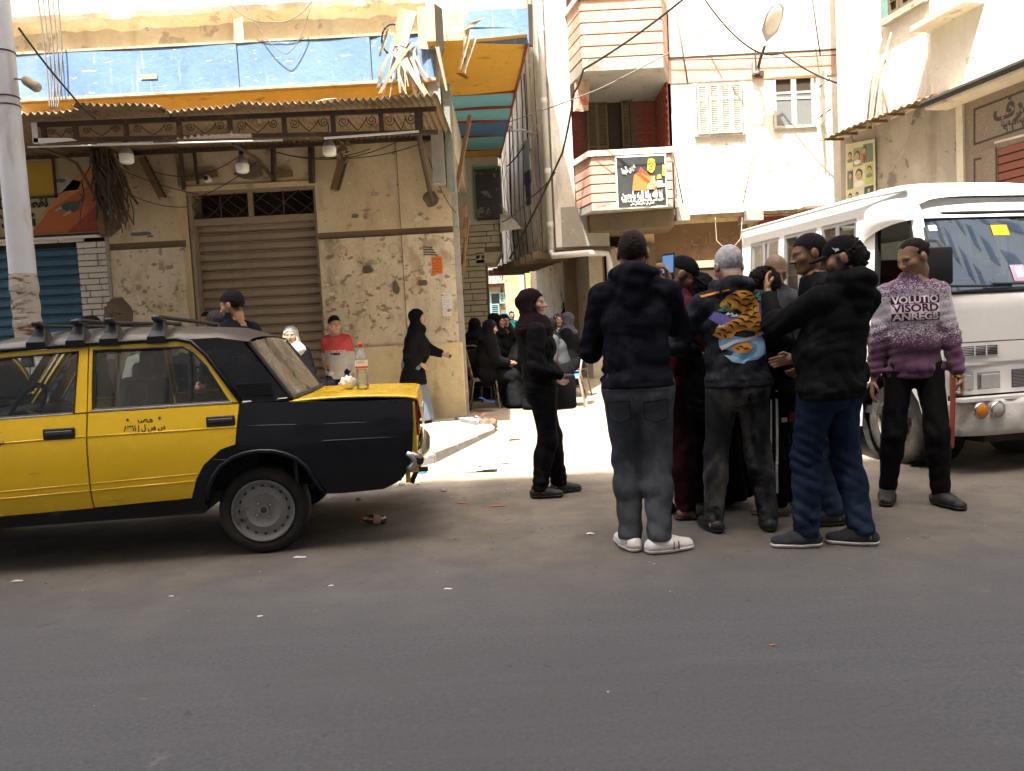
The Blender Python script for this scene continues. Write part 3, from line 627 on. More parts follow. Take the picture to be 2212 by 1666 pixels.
quad(AD, PP, [(-6.09, 3.27), (-6.08, 3.25), (-5.99, 3.285), (-5.99, 3.315)], AY-.012); quad(AD, PP, [(-5.98, 3.20), (-5.97, 3.18), (-5.87, 3.225), (-5.88, 3.26)], AY-.012)
for s_, x, z, sz in (('لقطع الغيار وجد', -6.68, 3.375, .17), ('و الندوات كهربا', -6.72, 3.235, .125), ('الخلاطات جوان', -6.72, 3.11, .125)):
    me = text(arab(s_), (x-.02, AY-.006, z), (1, 0, 0), (0, 0, 1), sz, M_ink, AD, bold=.008)
for z0, z1 in ((AZ0-.035, AZ0), (AZ1, AZ1+.035)): one('frame', M_iron, AD, 'b2', (AX0, AY-.03, z0), (AX1+.02, AY+.03, z1))
one('frame', M_wood, AD, 'b2', (AX1, AY-.035, AZ0-.03), (AX1+.07, AY+.04, AZ1+.04)); one('sill', M_wpaint, AD, 'b2', (AX0, AY-.07, AZ0-.06), (AX1-.02, AY+.05, AZ0-.037))
for a, c in (((-6.05, 3.45), (-6.05, 3.96)), ((-7.0, 3.45), (-6.05, 3.45))): one('bar', M_iron, AD, 'b2', (a[0]-.015, AY-.03, a[1]-.015), (c[0]+.015, AY-.012, c[1]+.015))
# notices on the wall
def notice(name, lab, cat, x0, x1, z0, z1, m, lines, y=FY-.027, inkm=M_ink, title=None):
    t = thing(name, lab, cat, ((x0+x1)/2, y, z0)); t.location = (0, 0, 0)
    bb = MB(); bb.grid(lambda u, v: (x0+(x1-x0)*u+.006*math.sin(v*3), y-.004-.004*math.sin(u*5+v*4), z0+(z1-z0)*v), 4, 5); bb.build('paper', m, t, smooth=True)
    rr = random.Random(len(lab)); n_ = len(lines)
    for k, s_ in enumerate(lines):
        zz = z1-(z1-z0)*(k+.8)/(n_+.6)
        text(arab(s_), ((x0+x1)/2, y-.012, zz), (1, 0, 0), (0, 0, 1), (z1-z0)/(n_+1)*.8, inkm, t, width=(x1-x0)*rr.uniform(.6, .85))
notice('orange_notice', 'orange paper notice stuck on the wall near the corner', 'notice', -1.02, -.875, 2.145, 2.375, M_papero, ['الوفاة', 'ينعي', 'محمد', 'بجوار', 'رقم'])
notice('white_notice', 'white printed sheet stuck low on the wall corner', 'notice', -.905, -.785, 1.56, 1.875, M_paperw, ['اعلان', 'بسم الله', 'من يريد', 'الاتصال', 'علي رقم', 'تليفون', 'شقة', 'للبيع', 'سعر'], inkm=M_inkgrey)
for (x, z, w_, h_, m) in ((-2.03, 2.99, .10, .07, M_inkgrey), (-1.88, 2.98, .08, .1, M_lam), (-1.9, 3.06, .2, .03, M_lam), (-1.75, 3.27, .1, .06, M_lam), (-4.98, 2.9, .3, .06, M_inkgrey), (-4.85, 2.86, .1, .03, M_inkgrey), (-1.08, 2.58, .07, .16, M_lam), (-1.02, 2.55, .06, .12, M_lam), (-2.36, 1.45, .1, .12, M_lam), (-1.83, 2.35, .16, .08, M_lam), (-4.73, 2.43, .08, .2, M_lam)):
    bb = MB(); N = 9; pp = [(w_/2*max(-1, min(1, 1.3*math.cos(6.283*i/N+.3)))*random.uniform(.8, 1), h_/2*max(-1, min(1, 1.3*math.sin(6.283*i/N+.3)))*random.uniform(.7, 1)) for i in range(N)]
    bb.prism(pp, (x, FY-(.027 if x > -1.4 else .001), z), (1, 0, 0), (0, 0, 1), (0, -.004, 0)); bb.build('paper_scrap', m, CB)
for x in (-2.25, -1.52):
    bb = MB(); bb.tube([(x+.075*math.cos(a), FY-.004, 2.52+.075*math.sin(a)) for a in [k*.35 for k in range(19)]], .003, 4); bb.build('sticker_ring', M_lam, CB)
for k in range(4):
    beam((-1.12, FY-.034, 2.52-.035*k), (-.99+.02*k, FY-.034, 2.505-.035*k), .004, .012, M_ink, 'paper_scrap', CB)

# ---------------------------------------------------------------- street pole on the left
pb = P(45, 542, 7.55)
t = thing('street_pole', 'grey steel street pole with rusty taped lower part behind the taxi', 'pole', (pb.x, 7.55, .14))
MB().lathe([(.118, 1.95), (.110, 3.6), (.104, 8.5), (0, 8.5)], None, 28).build('shaft', M_galv, t, smooth=True)
bb = MB(); prf = [(.122, 0)] + [(.121+.006*math.sin(k*1.9)+(.006 if k % 5 == 0 else 0), k*.06) for k in range(1, 32)] + [(.119, 1.95)]
bb.lathe(prf, None, 28); bb.build('base_wrap', M_rustband, t, smooth=True)
for z in (3.55, 3.63, 4.05): MB().lathe([(.112, -.008), (.118, 0), (.112, .008)], Matrix.Translation((0, 0, z)), 20).build('wire_band', M_cable, t)
a = P(62, 178, 7.5)-Vector(t.location); MB().tube([(.10, -.02, a.z+.05), (.16, -.03, a.z+.04), a], .008, 5).build('lamp_arm', M_cable, t)
M = Matrix.Translation(a) @ Matrix.Rotation(R_(125), 4, 'Y'); bb = MB(); bb.lathe([(0, -.06), (.03, -.06), (.045, -.03), (.05, .09), (.04, .11), (0, .11)], M, 14); bb.build('lamp_head', M_lam, t, smooth=True)
# cables
def cable(lab, pts, r_=.008, m=M_cable, sag=0, n_=14, group='overhead cables'):
    """pts: (px,py,depth) fixings, a hanging curve between each pair"""
    W = [P(*q) for q in pts]; out = []
    for a, c in zip(W[:-1], W[1:]):
        for k in range(n_): 
            s_ = k/n_; out.append(a.lerp(c, s_)-Vector((0, 0, sag*4*s_*(1-s_))))
    out.append(W[-1]); o = MB().tube(out, r_, 6).build('cable', m, None, smooth=True); tag(o, lab, 'cable', group)
cable('black cable slanting from the pole top down to the canopy edge', [(45, 60, 7.5), (280, 380/1, 8.4)], .012, n_=4) if False else None
cable('black cable slanting from the grey pole down to the canopy', [(40, 60, 7.45), (150, 200, 8.0), (208, 258, 8.4)], .010, sag=.02)
for i in range(5): cable(('leftmost', 'second', 'middle', 'fourth', 'rightmost')[i]+' of five wires dangling down the wall left of the blue signboard', [(80+i*11, -20, 10.25), (98+i*9, 120, 10.25), (108+i*4, 235, 10.2)], .007 if i % 2 else .010, M_gcable, sag=.02*i)
cable('thin wire looping over the blue signboard below the cornice', [(525, 2, 10.25), (618, 117, 10.22), (672, 10, 10.25)], .006, M_gcable, sag=.12)
cable('thin wire hanging in a curve below the cornice', [(480, -5, 10.2), (590, 48, 10.2), (680, -5, 10.2)], .006, M_gcable, sag=.10)
for i, (a, c, sg) in enumerate((((238, 355), (430, 420), .05), ((238, 395), (405, 447), .10), ((330, 370), (520, 335), .16), ((430, 425), (560, 345), .05), ((575, 322), (800, 322), .12), ((575, 322), (870, 300), .2), ((690, 340), (935, 300), .1), ((925, 340), (985, 460), .1))):
    cable('thin wire %s across the tan wall under the canopy' % ('sagging', 'looping', 'slung', 'drooping', 'stretched', 'hanging', 'strung', 'trailing')[i], [(a[0], a[1], 10.5), (c[0], c[1], 10.5)], .006, M_cable, sag=sg)

# flaked paint and torn poster remains on the piers
rnd = random.Random(17); FL = [flat('flake_pale', (.66, .59, .46), .9), flat('flake_brown', (.34, .25, .155), .9), flat('flake_cream', (.61, .52, .38), .9), flat('flake_rust', (.42, .29, .16), .9), flat('flake_grey', (.44, .39, .32), .9)]
for k in range(210):
    right_ = rnd.random() < .62; x = rnd.uniform(-2.5, -.8) if right_ else rnd.uniform(-5.35, -4.5); z = rnd.triangular(1.25, 2.62, 1.9) if rnd.random() < .85 else rnd.uniform(2.85, 3.6)
    if abs(x+1.41) < .12: continue
    s_ = rnd.uniform(.010, .034)*(1.8 if rnd.random() < .10 else 1); N = 17; pp = []; r0 = 1
    for i in range(N):
        r0 = max(.35, min(1.25, r0+rnd.uniform(-.38, .38))); pp.append((s_*1.25*r0*math.cos(6.283*i/N), s_*.8*r0*math.sin(6.283*i/N)))
    MB().prism(pp, (x, FY-(.0262 if x > -1.4 else .0012)-.0006*(k % 4), z), (1, 0, 0), (0, 0, 1), (0, -.0025, 0)).build('flake', FL[rnd.choice((0, 0, 1, 1, 2, 3, 4))], CB)

sheet(PX([(505, 42), (524, 38), (531, 114), (508, 117)], 10.5), .03, M_ply, FB, 'loose_board', bend=.01)
sheet(PX([(548, 238), (640, 232), (700, 214), (760, 212)], 9.9), .01, M_lam, FB, 'loose_board', bend=.02)
# ================================================================ alley: tiled house with a poster
TH = thing('tiled_house', 'cream house in the alley with brick-shaped wall tiles and a framed dark poster', 'house')
YT = 16.4
tx0, tx1, tx2 = P(985, 420, YT).x-.3, P(1078, 420, YT).x, P(1048, 540, YT).x
zt_ = P(1040, 482, YT).z; zlow = P(1040, 556, YT).z
MB().b2((tx0, YT, zt_-.03), (tx1, YT+1.6, 5.0)).build('upper_wall', plaster('greenish_cream_plaster', (.50, .47, .36), (.38, .34, .26), (.56, .53, .42), peel=.68), TH)
MB().b2((tx0, YT+.04, .1), (tx2, YT+1.6, zt_-.03)).build('wall', M_groove, TH); TW = TH.children[-1]
MB().b2((tx2, YT+.04, zlow+.1), (tx1-.02, YT+1.5, zt_-.03)).build('bay', M_groove, TH); TWB = TH.children[-1]
MB().prism([(tx2-.2, zlow+.1), (tx1-.02, zlow+.1), (tx1-.14, zlow-.12), (tx2-.2, zlow-.12)], (0, YT+.02, 0), (1, 0, 0), (0, 0, 1), (0, 1.2, 0)).build('bay_soffit', M_ybrick, TH)
z = 1.2; k = 0
while z < zt_-.1:
    hh = .145 if k % 2 else .095; x = tx0-(.0 if k % 2 else .2); xe = tx1-.03 if z > zlow+.1 else tx2-.01
    while x < xe:
        L = random.uniform(.44, .56); a, c = max(x, tx0), min(x+L, xe)
        if c-a > .05:
            MB().box(((a+c)/2, YT+.035, z+hh/2), (c-a-.018, .03, hh-.018), ch=.005).build('wall_tile', M_ybrick, TWB if a > tx2 else TW)
        x += L
    z += hh; k += 1
fx0, fx1, fz0, fz1 = P(1025, 366, YT).x, P(1079, 366, YT).x, P(1040, 473, YT).z, P(1040, 366, YT).z
PO = thing('framed_poster', 'dark faded poster in a thin green frame on the cream alley house', 'poster')
MB().b2((fx0, YT-.03, fz0), (fx1, YT-.005, fz1)).build('sheet', mat('faded_black_print', (.05, .045, .045), .7, .2, 5, layers=(((.22, .20, .18), 5, .56, .62), ((.28, .10, .09), 3, .66, .70), ((.36, .34, .30), 13, .66, .69))), PO)
G_ = flat('green_frame', (.10, .22, .11))
for lo, hi in (((fx0-.04, fz0), (fx0, fz1+.04)), ((fx0, fz1), (fx1, fz1+.04)), ((fx1, fz0-.04), (fx1+.03, fz1+.04))): MB().b2((lo[0], YT-.05, lo[1]), (hi[0], YT-.001, hi[1])).build('frame', G_, PO)
MB().b2((fx0, YT-.05, fz0-.03), (fx1, YT-.001, fz0)).build('frame', M_cut, PO)
# small awning hood sticking out beyond the poster house
t = thing('cement_hood', 'small sloping cement hood projecting into the alley beside the poster', 'hood')
MB().add([P(1080, 440, 16.6), P(1127, 494, 16.0), P(1080, 500, 16.0), P(1080, 440, 17.6), P(1118, 488, 17.6), P(1080, 492, 17.6)], [(0, 1, 2), (5, 4, 3), (0, 3, 4, 1), (1, 4, 5, 2), (2, 5, 3, 0)]).build('slab', M_alleyp, t)
# far stone house closing the alley
FH = thing('stone_house', 'far stone house with shingled roof and a blue-green shuttered window', 'house')
YH = 34.
hx0, hx1 = P(1000, 640, YH).x, P(1102, 640, YH).x; hz = P(1060, 612, YH).z
M_stone = mat('pinkish_stone', (.27, .20, .16), .9, .15, 2, .6, 12, layers=(((.16, .12, .10), 1.5, .55, .7),))
SW = MB().b2((hx0, YH+.02, 0), (hx1, YH+5, hz)).build('wall', M_groove, FH)
z = .8; k = 0
wx0, wx1, wz0, wz1 = P(1041, 660, YH).x, P(1080, 660, YH).x, P(1060, 692, YH).z, P(1060, 630, YH).z
while z < hz-.02:
    x = hx0-(.35 if k % 2 else 0)
    while x < hx1:
        a, c = max(x, hx0), min(x+.7, hx1)
        if c-a > .1 and not (a < wx1-.1 and c > wx0+.1 and z < wz1 and z+.32 > wz0): MB().box(((a+c)/2, YH, z+.16), (c-a-.025, .06, .30), ch=.015).build('stone_block', M_stone, SW)
        x += .7
    z += .325; k += 1
z0r = hz; M_shing = mat('grey_brown_shingle', (.13, .10, .085), .9, .2, 5, .4)
RF = MB().prism([(-.35, -.12), (3.2, 1.55), (3.2, 1.45), (-.35, -.22)], (hx0, YH, z0r+.1), (0, 1, 0), (0, 0, 1), (hx1-hx0+.1, 0, 0)).build('roof', M_cut, FH)
for r_ in range(8):
    x = hx0-(.12 if r_ % 2 else 0)
    while x < hx1:
        MB().box((x+.16, YH-.25+r_*.36, z0r+.02+r_*.17), (.30, .42, .03), 0, (R_(25), 0, random.gauss(0, .02))).build('shingle', M_shing, RF); x += .32
WF = MB().b2((wx0-.06, YH-.07, wz1-.02), (wx1+.06, YH+.0, wz1+.2)).build('window_cornice', M_stone, FH)
WN = MB().b2((wx0, YH-.02, wz0), (wx1, YH+.05, wz1)).build('window', M_darkglass, FH)
def louvre_leaf(x0, x1, y, z0, z1, m, parent, pitch=.06, name='shutter_leaf', fr=.05, split=None):
    lf = MB()
    for lo, hi in (((x0, z0), (x0+fr, z1)), ((x1-fr, z0), (x1, z1)), ((x0+fr, z0), (x1-fr, z0+fr)), ((x0+fr, z1-fr), (x1-fr, z1))): lf.b2((lo[0], y-.02, lo[1]), (hi[0], y+.02, hi[1]))
    if split: lf.b2((x0+fr, y-.02, split-fr/2), (x1-fr, y+.02, split+fr/2))
    L = lf.build(name, m, parent); z = z0+fr+pitch/2
    me = MB().box((0, 0, 0), (x1-x0-2*fr, .035, .012), 0, (R_(-40), 0, 0)).mesh('louvre', m)
    while z < z1-fr:
        if not split or abs(z-split) > fr/2: link('louvre', me, L, ((x0+x1)/2, y, z))
        z += pitch
    return L
xm = (wx0+wx1)/2; louvre_leaf(wx0+.03, xm, YH-.06, wz0+.05, wz1-.55, M_teal, FH, .09); louvre_leaf(xm, wx1-.03, YH-.06, wz0+.05, wz1-.55, M_teal, FH, .09)
for x0, x1 in ((wx0-.28, wx0), (wx1, wx1+.22)): louvre_leaf(x0, x1, YH-.10, wz1-.55, wz1-.08, M_teal, FH, .09)
MB().b2((wx0-.03, YH-.05, wz1-.1), (wx1+.03, YH, wz1)).build('frame', M_teal, FH); one('mullion', M_teal, FH, 'b2', (xm-.04, YH-.05, wz1-.55), (xm+.04, YH, wz1-.1))
# washing line of the far house
cols = [(.03, .035, .05), (.6, .6, .58), (.42, .06, .10), (.05, .10, .08), (.45, .5, .52)]
for i, c in enumerate(cols):
    a = P(1043+i*11, 700, 30); bb = MB(); w_ = .19; hL = (.55, .35, .5, .6, .42)[i]
    bb.grid(lambda u, v: (a.x+w_*u, a.y+.03*math.sin(u*9+i), a.z-hL*v+.01*math.sin(u*7)), 6, 4); o = bb.build('laundry', mat('laundry_%d' % i, c, .9, .15, 20), None, smooth=True)
    tag(o, ('navy shirt', 'white shirt', 'red patterned cloth', 'dark green cloth', 'pale patterned shirt')[i]+' on the washing line below the blue-green shutters', 'laundry', 'washing in the alley')
# ================================================================ upper storey along the alley's right side
AB = thing('alley_building', 'tall pale alley building with streaked plaster and cable ladders under its overhang', 'building')
A0, A1 = Vector((.98, 14.75, 0)), Vector((-.20, 19.3, 0)); ta = (A1-A0).normalized(); na = Vector((-ta.y, ta.x, 0))*1; na = na if na.x < 0 else -na
ZO = 2.86
MB().prism([(0, 0), ((A1-A0).length, 0), ((A1-A0).length, .42), (0, .42)], (A0.x, A0.y, ZO), tuple(ta), tuple(-na), (0, 0, 11)).build('upper_wall', M_streak, AB)
B0, B1 = A0-na*.75+ta*.3, A1-na*1.0
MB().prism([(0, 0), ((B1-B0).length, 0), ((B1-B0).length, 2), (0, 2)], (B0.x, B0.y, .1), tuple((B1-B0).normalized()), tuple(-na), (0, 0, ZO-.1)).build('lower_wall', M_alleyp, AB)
for k in range(9):
    c = A0+ta*(.5+k*.47)-na*.1; c.z = ZO-.09+.0
    MB().box(c, (.9, .07, .14), 0, (0, 0, math.atan2(na.y, na.x)), .01).build('joist', M_dkcon, AB)
    c2 = A0+ta*(.5+k*.47)+na*.06; MB().box((c2.x, c2.y, ZO+.02), (.1, .05, .12), 0, (0, 0, math.atan2(na.y, na.x))).build('joist_end', M_lam, AB)
MB().prism([(0, -.1), ((A1-A0).length, -.1), ((A1-A0).length, 1.2), (0, 1.2)], (A0.x, A0.y, ZO-.04), tuple(ta), tuple(-na), (0, 0, .035)).build('floor_slab', M_dkcon, AB)
# farther houses, yellow, filling the alley's end
AY_ = thing('yellow_alley_house', 'ochre alley house lit by the sun behind the seated women', 'house')
yx0, yx1 = P(1092, 650, 22.).x, P(1215, 650, 22.).x
MB().b2((yx0, 22, .2), (yx1+2, 27, 4.3)).build('wall', M_yel, AY_)
for px in (1125, 1152): MB().b2((P(px, 650, 21.9).x, 21.85, .2), (P(px+9, 650, 21.9).x, 22.1, 3.2)).build('pilaster', M_streak, AY_)
MB().b2((P(1171, 650, 21.9).x, 21.88, .2), (P(1180, 650, 21.9).x, 22.1, 2.1)).build('door_frame', M_wood, AY_); MB().b2((P(1180, 650, 21.9).x, 21.93, .2), (P(1194, 650, 21.9).x, 22.1, 2.0)).build('doorway', M_cut, AY_)
BX = thing('alley_end_block', 'tall cream block closing the upper end of the alley', 'building')
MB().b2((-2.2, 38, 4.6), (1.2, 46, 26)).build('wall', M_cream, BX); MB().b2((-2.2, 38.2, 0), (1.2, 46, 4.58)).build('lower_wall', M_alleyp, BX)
wgx = P(1112, 210, 20.5); 
t = thing('green_shutter', 'green louvred shutter on the alley wall beside the striped soffit', 'shutter')
gA = A0+ta*3.9+na*.05
for k in range(9): MB().box((gA.x, gA.y, 6.55+k*.08), (.05, .8, .05), 0, (0, 0, math.atan2(ta.y, ta.x)-R_(90))).build('louvre', flat('green_paint', (.04, .30, .16)), t)
for s_ in (-.42, .42): q_ = gA+ta*s_; MB().box((q_.x, q_.y, 6.87), (.06, .06, .82), 0, (0, 0, math.atan2(ta.y, ta.x))).build('stile', flat('green_paint', (.04, .30, .16)), t)
# pipes, wires and washing on the alley wall
def wpt(s_, z, off=.06): q_ = A0+ta*s_+na*off; return Vector((q_.x, q_.y, z))
t = thing('drain_pipe', 'white plastic drain pipe at the corner of the alley building', 'pipe')
MB().tube([wpt(.05, 12, .09), wpt(.05, 2.75, .09)], .062, 12).build('pipe', M_pvc, t, smooth=True)
for z in (3.3, 4.3, 5.6, 6.9, 8.2): MB().lathe([(.066, -.05), (.072, 0), (.066, .05)], Matrix.Translation(wpt(.05, z, .09)), 14).build('coupling', M_pvc, t, smooth=True)
MB().tube([wpt(.05, 2.8, .09), wpt(-.02, 2.7, .1), (1.55, 14.7, 2.72), (1.95, 14.8, 2.7), (1.98, 14.8, 2.5), (1.98, 14.8, .2)], .06, 10).build('pipe', M_pvc, t, smooth=True)
rnd = random.Random(21)
wl = ['beside the white drain pipe', 'right of the green shutter', 'near the street lamp in the alley', 'in the middle of the alley wall', 'above the joists of the overhang', 'beside the hanging grey shirt']
for i in range(12):
    s_ = .25+i*.36; o = MB().tube([wpt(s_, 9.5, .05), wpt(s_+rnd.uniform(-.1, .1), 6, .06), wpt(s_+rnd.uniform(-.15, .15), 4, .07), wpt(s_+rnd.uniform(-.1, .1), 2.8, .06)], rnd.choice((.008, .012, .018)), 5).build('wall_wire', rnd.choice((M_gcable, M_lam, M_cable)))
    tag(o, 'vertical wire on the streaked alley wall, '+['first', 'second', 'third', 'fourth', 'fifth', 'sixth', 'seventh', 'eighth', 'ninth', 'tenth', 'eleventh', 'twelfth'][i]+' from the drain pipe', 'wire', 'wires down the alley wall')
for i in range(8):
    x = rnd.uniform(.2, 3.8); pts = [wpt(x+.8*k/6*rnd.uniform(.5, 1.2), 5.2-2.4*k/6+.25*math.sin(k*1.3+i), .12+.1*math.sin(k)) for k in range(7)]
    tag(MB().tube(pts, .007, 5).build('loose_wire', rnd.choice((M_lam, M_gcable, M_cable)), None, smooth=True), ('pale ' if i % 2 else 'dark ')+'loose wire looping on the streaked alley wall, number %s from the street side' % ('one', 'two', 'three', 'four', 'five', 'six', 'seven', 'eight')[i], 'wire', 'loose wires on the alley wall')
def shirt(o, u, lab, c, w_=.42, h_=.6):
    bb = MB(); o = Vector(o); u = Vector(u).normalized(); nn = Vector((0, 0, 1)).cross(u)
    prof = [(-.5, 0), (.5, 0), (.62, -.38), (.42, -.42), (.40, -1), (-.40, -1), (-.42, -.42), (-.62, -.38)]
    bb.prism([(p*w_, q_*h_) for p, q_ in prof], o, tuple(u), (0, 0, 1), tuple(nn*.03)); ob = bb.build('hanging_shirt', mat('shirt_'+lab[:5], c, .9, .2, 9, .5, 14)); tag(ob, lab, 'shirt')
shirt(wpt(.75, 5.05, .25), (-.3, 1, 0), 'grey shirt drying on the alley wall beside the drain pipe', (.25, .28, .33))
shirt(wpt(.80, 4.5, .25), (-.3, 1, 0), 'dark trousers drying below the grey shirt on the alley wall', (.03, .035, .06), .3, .7)
# street lamp over the alley
t = thing('street_lamp', 'street lamp arm reaching out from the alley wall beside the striped soffit', 'street lamp')
a, c = P(1170, 297, 15.6), P(1095, 283, 15.2)
MB().tube([a, P(1130, 281, 15.4), c], .022, 8).build('arm', M_galv, t, smooth=True)
def lamp_head(c, d, upv, parent, L=.62, w_=.13):
    d = Vector(d).normalized(); s_ = d.cross(Vector(upv)).normalized(); u_ = s_.cross(d); M = Matrix((( s_.x, u_.x, d.x, c[0]), (s_.y, u_.y, d.y, c[1]), (s_.z, u_.z, d.z, c[2]), (0, 0, 0, 1)))
    def ring(k): 
        return [(0, .04), (.10, .06), (.35, .95), (.7, 1.0), (.92, .8), (1.0, .25)][k]
    bb = MB(); vs_ = []; N = 16
    for k in range(6):
        t_, r_ = ring(k); 
        for i in range(N):
            an = 2*math.pi*i/N; vs_.append((w_*r_*math.cos(an), (.085 if math.sin(an) > 0 else .03)*r_*math.sin(an), L*t_))
    bb.add(vs_, [(k*N+i, k*N+(i+1) % N, (k+1)*N+(i+1) % N, (k+1)*N+i) for k in range(5) for i in range(N)]+[tuple(range(N-1, -1, -1)), tuple(5*N+i for i in range(N))], 0, M)
    bb.build('housing', M_galv, parent, smooth=50)
    bb = MB(); bb.sphere((0, -.015, L*.62), (w_*.82, .065, L*.34), 8, 0, M); bb.build('lens', mat('lamp_lens', (.72, .68, .58), .25, .06, 9, spec=.6), parent, smooth=True)
lamp_head(P(1112, 280, 15.3), P(1080, 272, 14.9)-P(1112, 280, 15.3), (0, 0, 1), t, .75, .14)

# ================================================================ middle building with balconies
MBD = thing('balcony_building', 'white and pink house with faceted balconies above shuttered shops', 'building')
YM = 15.0
mx0 = P(1447, 300, YM).x; mx1 = 7.2; zm0 = P(1600, 458, YM).z
def mpx(px, py, y=YM): q_ = P(px, py, y); return q_.x, q_.z
MB().b2((mx0, YM, zm0), (mx1, YM+.4, 5.86)).build('wall', M_white, MBD)
MB().b2((mx0, YM-.02, 5.86), (mx1, YM+.4, 6.32)).build('pink_band', M_pink, MBD)
MB().b2((mx0, YM, 6.34), (mx1, YM+.4, 13)).build('wall', M_white, MBD)
MB().b2((mx0, YM-.03, 6.32), (mx1, YM+.4, 6.345)).build('string_course', M_cut, MBD)
MB().b2((mx0, YM+.4, zm0), (mx1, YM+6, 13)).build('inner_block', M_cut, MBD)
# loggia recess of red brick
lx0, lx1 = P(1238, 300, YM).x, mx0; YR = 16.15; zf, zc = P(1350, 330, 15.2).z-.95, P(1350, 150, 14.8).z+.1
LB = MB().b2((lx0-.3, YR+.02, 3.5), (lx1+.2, YR+.3, 13)).build('loggia_back_wall', M_mortar, MBD)
LS = MB().b2((lx1-.02, YM+.0, 3.5), (lx1+.05, YR+.02, 13)).build('loggia_side_wall', M_mortar, MBD)
dx0, dx1, dz1 = P(1268, 250, YR).x, P(1362, 250, YR).x, P(1300, 222, YR).z
br_me = MB().box((0, 0, 0), (.212, .03, .064)).mesh('brick', M_redbrick)
z = 4.6; k = 0
while z < 6.45:
    x = lx0+(.11 if k % 2 else 0)
    while x < lx1-.05:
        if not (x+.1 > dx0-.05 and x-.1 < dx1+.05 and z < dz1): link('brick', br_me, LB, (x, YR+.012, z))
        x += .222
    y = YM+.1+(.11 if k % 2 else 0)
    while y < YR:
        o = link('brick', br_me, LS, (lx1-.027, y, z)); o.rotation_euler.z = R_(90); y += .222
    z += .073; k += 1
MB().b2((lx0-.35, YM+.0, 3.4), (lx0-.02, YR+.3, 13)).build('corner_wall', M_streak, MBD)
MB().b2((dx0, YR-.005, 3.8), (dx1, YR+.01, dz1)).build('doorway', M_cut, MBD)
one('door_head', M_brshut, MBD, 'b2', (dx0-.05, YR-.06, dz1), (dx1+.05, YR, dz1+.06))
w3 = (dx1-dx0)
louvre_leaf(dx0-.02, dx0+w3*.22, YR-.09, 3.8, dz1, M_brshut, MBD, .045, 'door_leaf', .035, 5.0); louvre_leaf(dx0+w3*.22, dx0+w3*.46, YR-.06, 3.8, dz1, M_brshut, MBD, .045, 'door_leaf', .035, 5.0)
louvre_leaf(dx1-w3*.22, dx1-w3*.04, YR-.09, 3.8, dz1, M_brshut, MBD, .045, 'door_leaf', .03, 5.0); louvre_leaf(dx1-w3*.03, dx1+.02, YR-.16, 3.8, dz1, M_brshut, MBD, .045, 'door_leaf', .012, 5.0)
# balconies: facet points in plan
YB_ = 14.15
def balcony(zb, zt, pxl, pxm, pxr, thick, top):
    ym = YB_; pl = Vector((P(pxl, 400, YM-.1).x, YM-.1, 0)); pm = Vector((P(pxm, 400, ym).x, ym, 0)); pr_ = Vector((P(pxr, 400, ym).x, ym, 0)); pe = Vector((lx1+.02, YM, 0))
    pts = [pl, pm, pr_, pe]; B = thing('x', '', '') if False else None
    plan = [(p.x, p.y) for p in pts]
    MB().prism(plan+[(pe.x, YR), (pl.x, YR)], (0, 0, zb-thick), (1, 0, 0), (0, 1, 0), (0, 0, thick)).build('balcony_slab', M_conc, MBD)
    pw = None
    for i, (a, c) in enumerate(zip(pts[:-1], pts[1:])):
        d = (c-a); L = d.length; d.normalize(); nn = Vector((d.y, -d.x, 0)); z = zb; k = 0; n_ = 5; hh = (zt-zb)/n_
        w_ = MB().prism([(0, 0), (L, 0), (L, .1), (0, .1)], a+nn*-.1, d, nn, (0, 0, zt-zb)); 
        wv = MB().prism([(0, 0), (L, 0), (L, .09), (0, .09)], (a-nn*.11)+Vector((0, 0, zb)), tuple(d), tuple(nn), (0, 0, zt-zb)).build('parapet', M_groove, MBD)
        for k in range(n_):
            MB().box((a+c)/2-nn*.02+Vector((0, 0, zb+hh*(k+.5))), (L-.012, .06, hh-.022), 0, (0, 0, math.atan2(d.y, d.x)), .006).build('render_course', M_pink, wv)
        if top: MB().box((a+c)/2-nn*.05+Vector((0, 0, zt+.05)), (L+.06, .2, .10), 0, (0, 0, math.atan2(d.y, d.x))).build('coping', M_white, MBD)
    return pts
zb1, zt1_ = P(1350, 452, YB_).z, P(1360, 335, YB_).z
bpts = balcony(zb1+.14, zt1_, 1243, 1277, 1452, .14, True)
zb2 = P(1350, 150, YB_).z; balcony(zb2+.22, zb2+1.25, 1240, 1270, 1443, .22, True)
# stepped underside of the lower balcony
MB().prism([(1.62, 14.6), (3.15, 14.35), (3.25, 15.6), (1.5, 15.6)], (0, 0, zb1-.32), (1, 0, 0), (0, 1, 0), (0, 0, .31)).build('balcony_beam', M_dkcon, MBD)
MB().prism([(lx0-.33, 14.78), (lx0+.15, 14.75), (lx0+.6, 14.9), (lx0+.6, 15.6), (lx0-.33, 15.6)], (0, 0, 2.86), (1, 0, 0), (0, 1, 0), (0, 0, .75)).build('corner_corbel', M_conc, MBD)
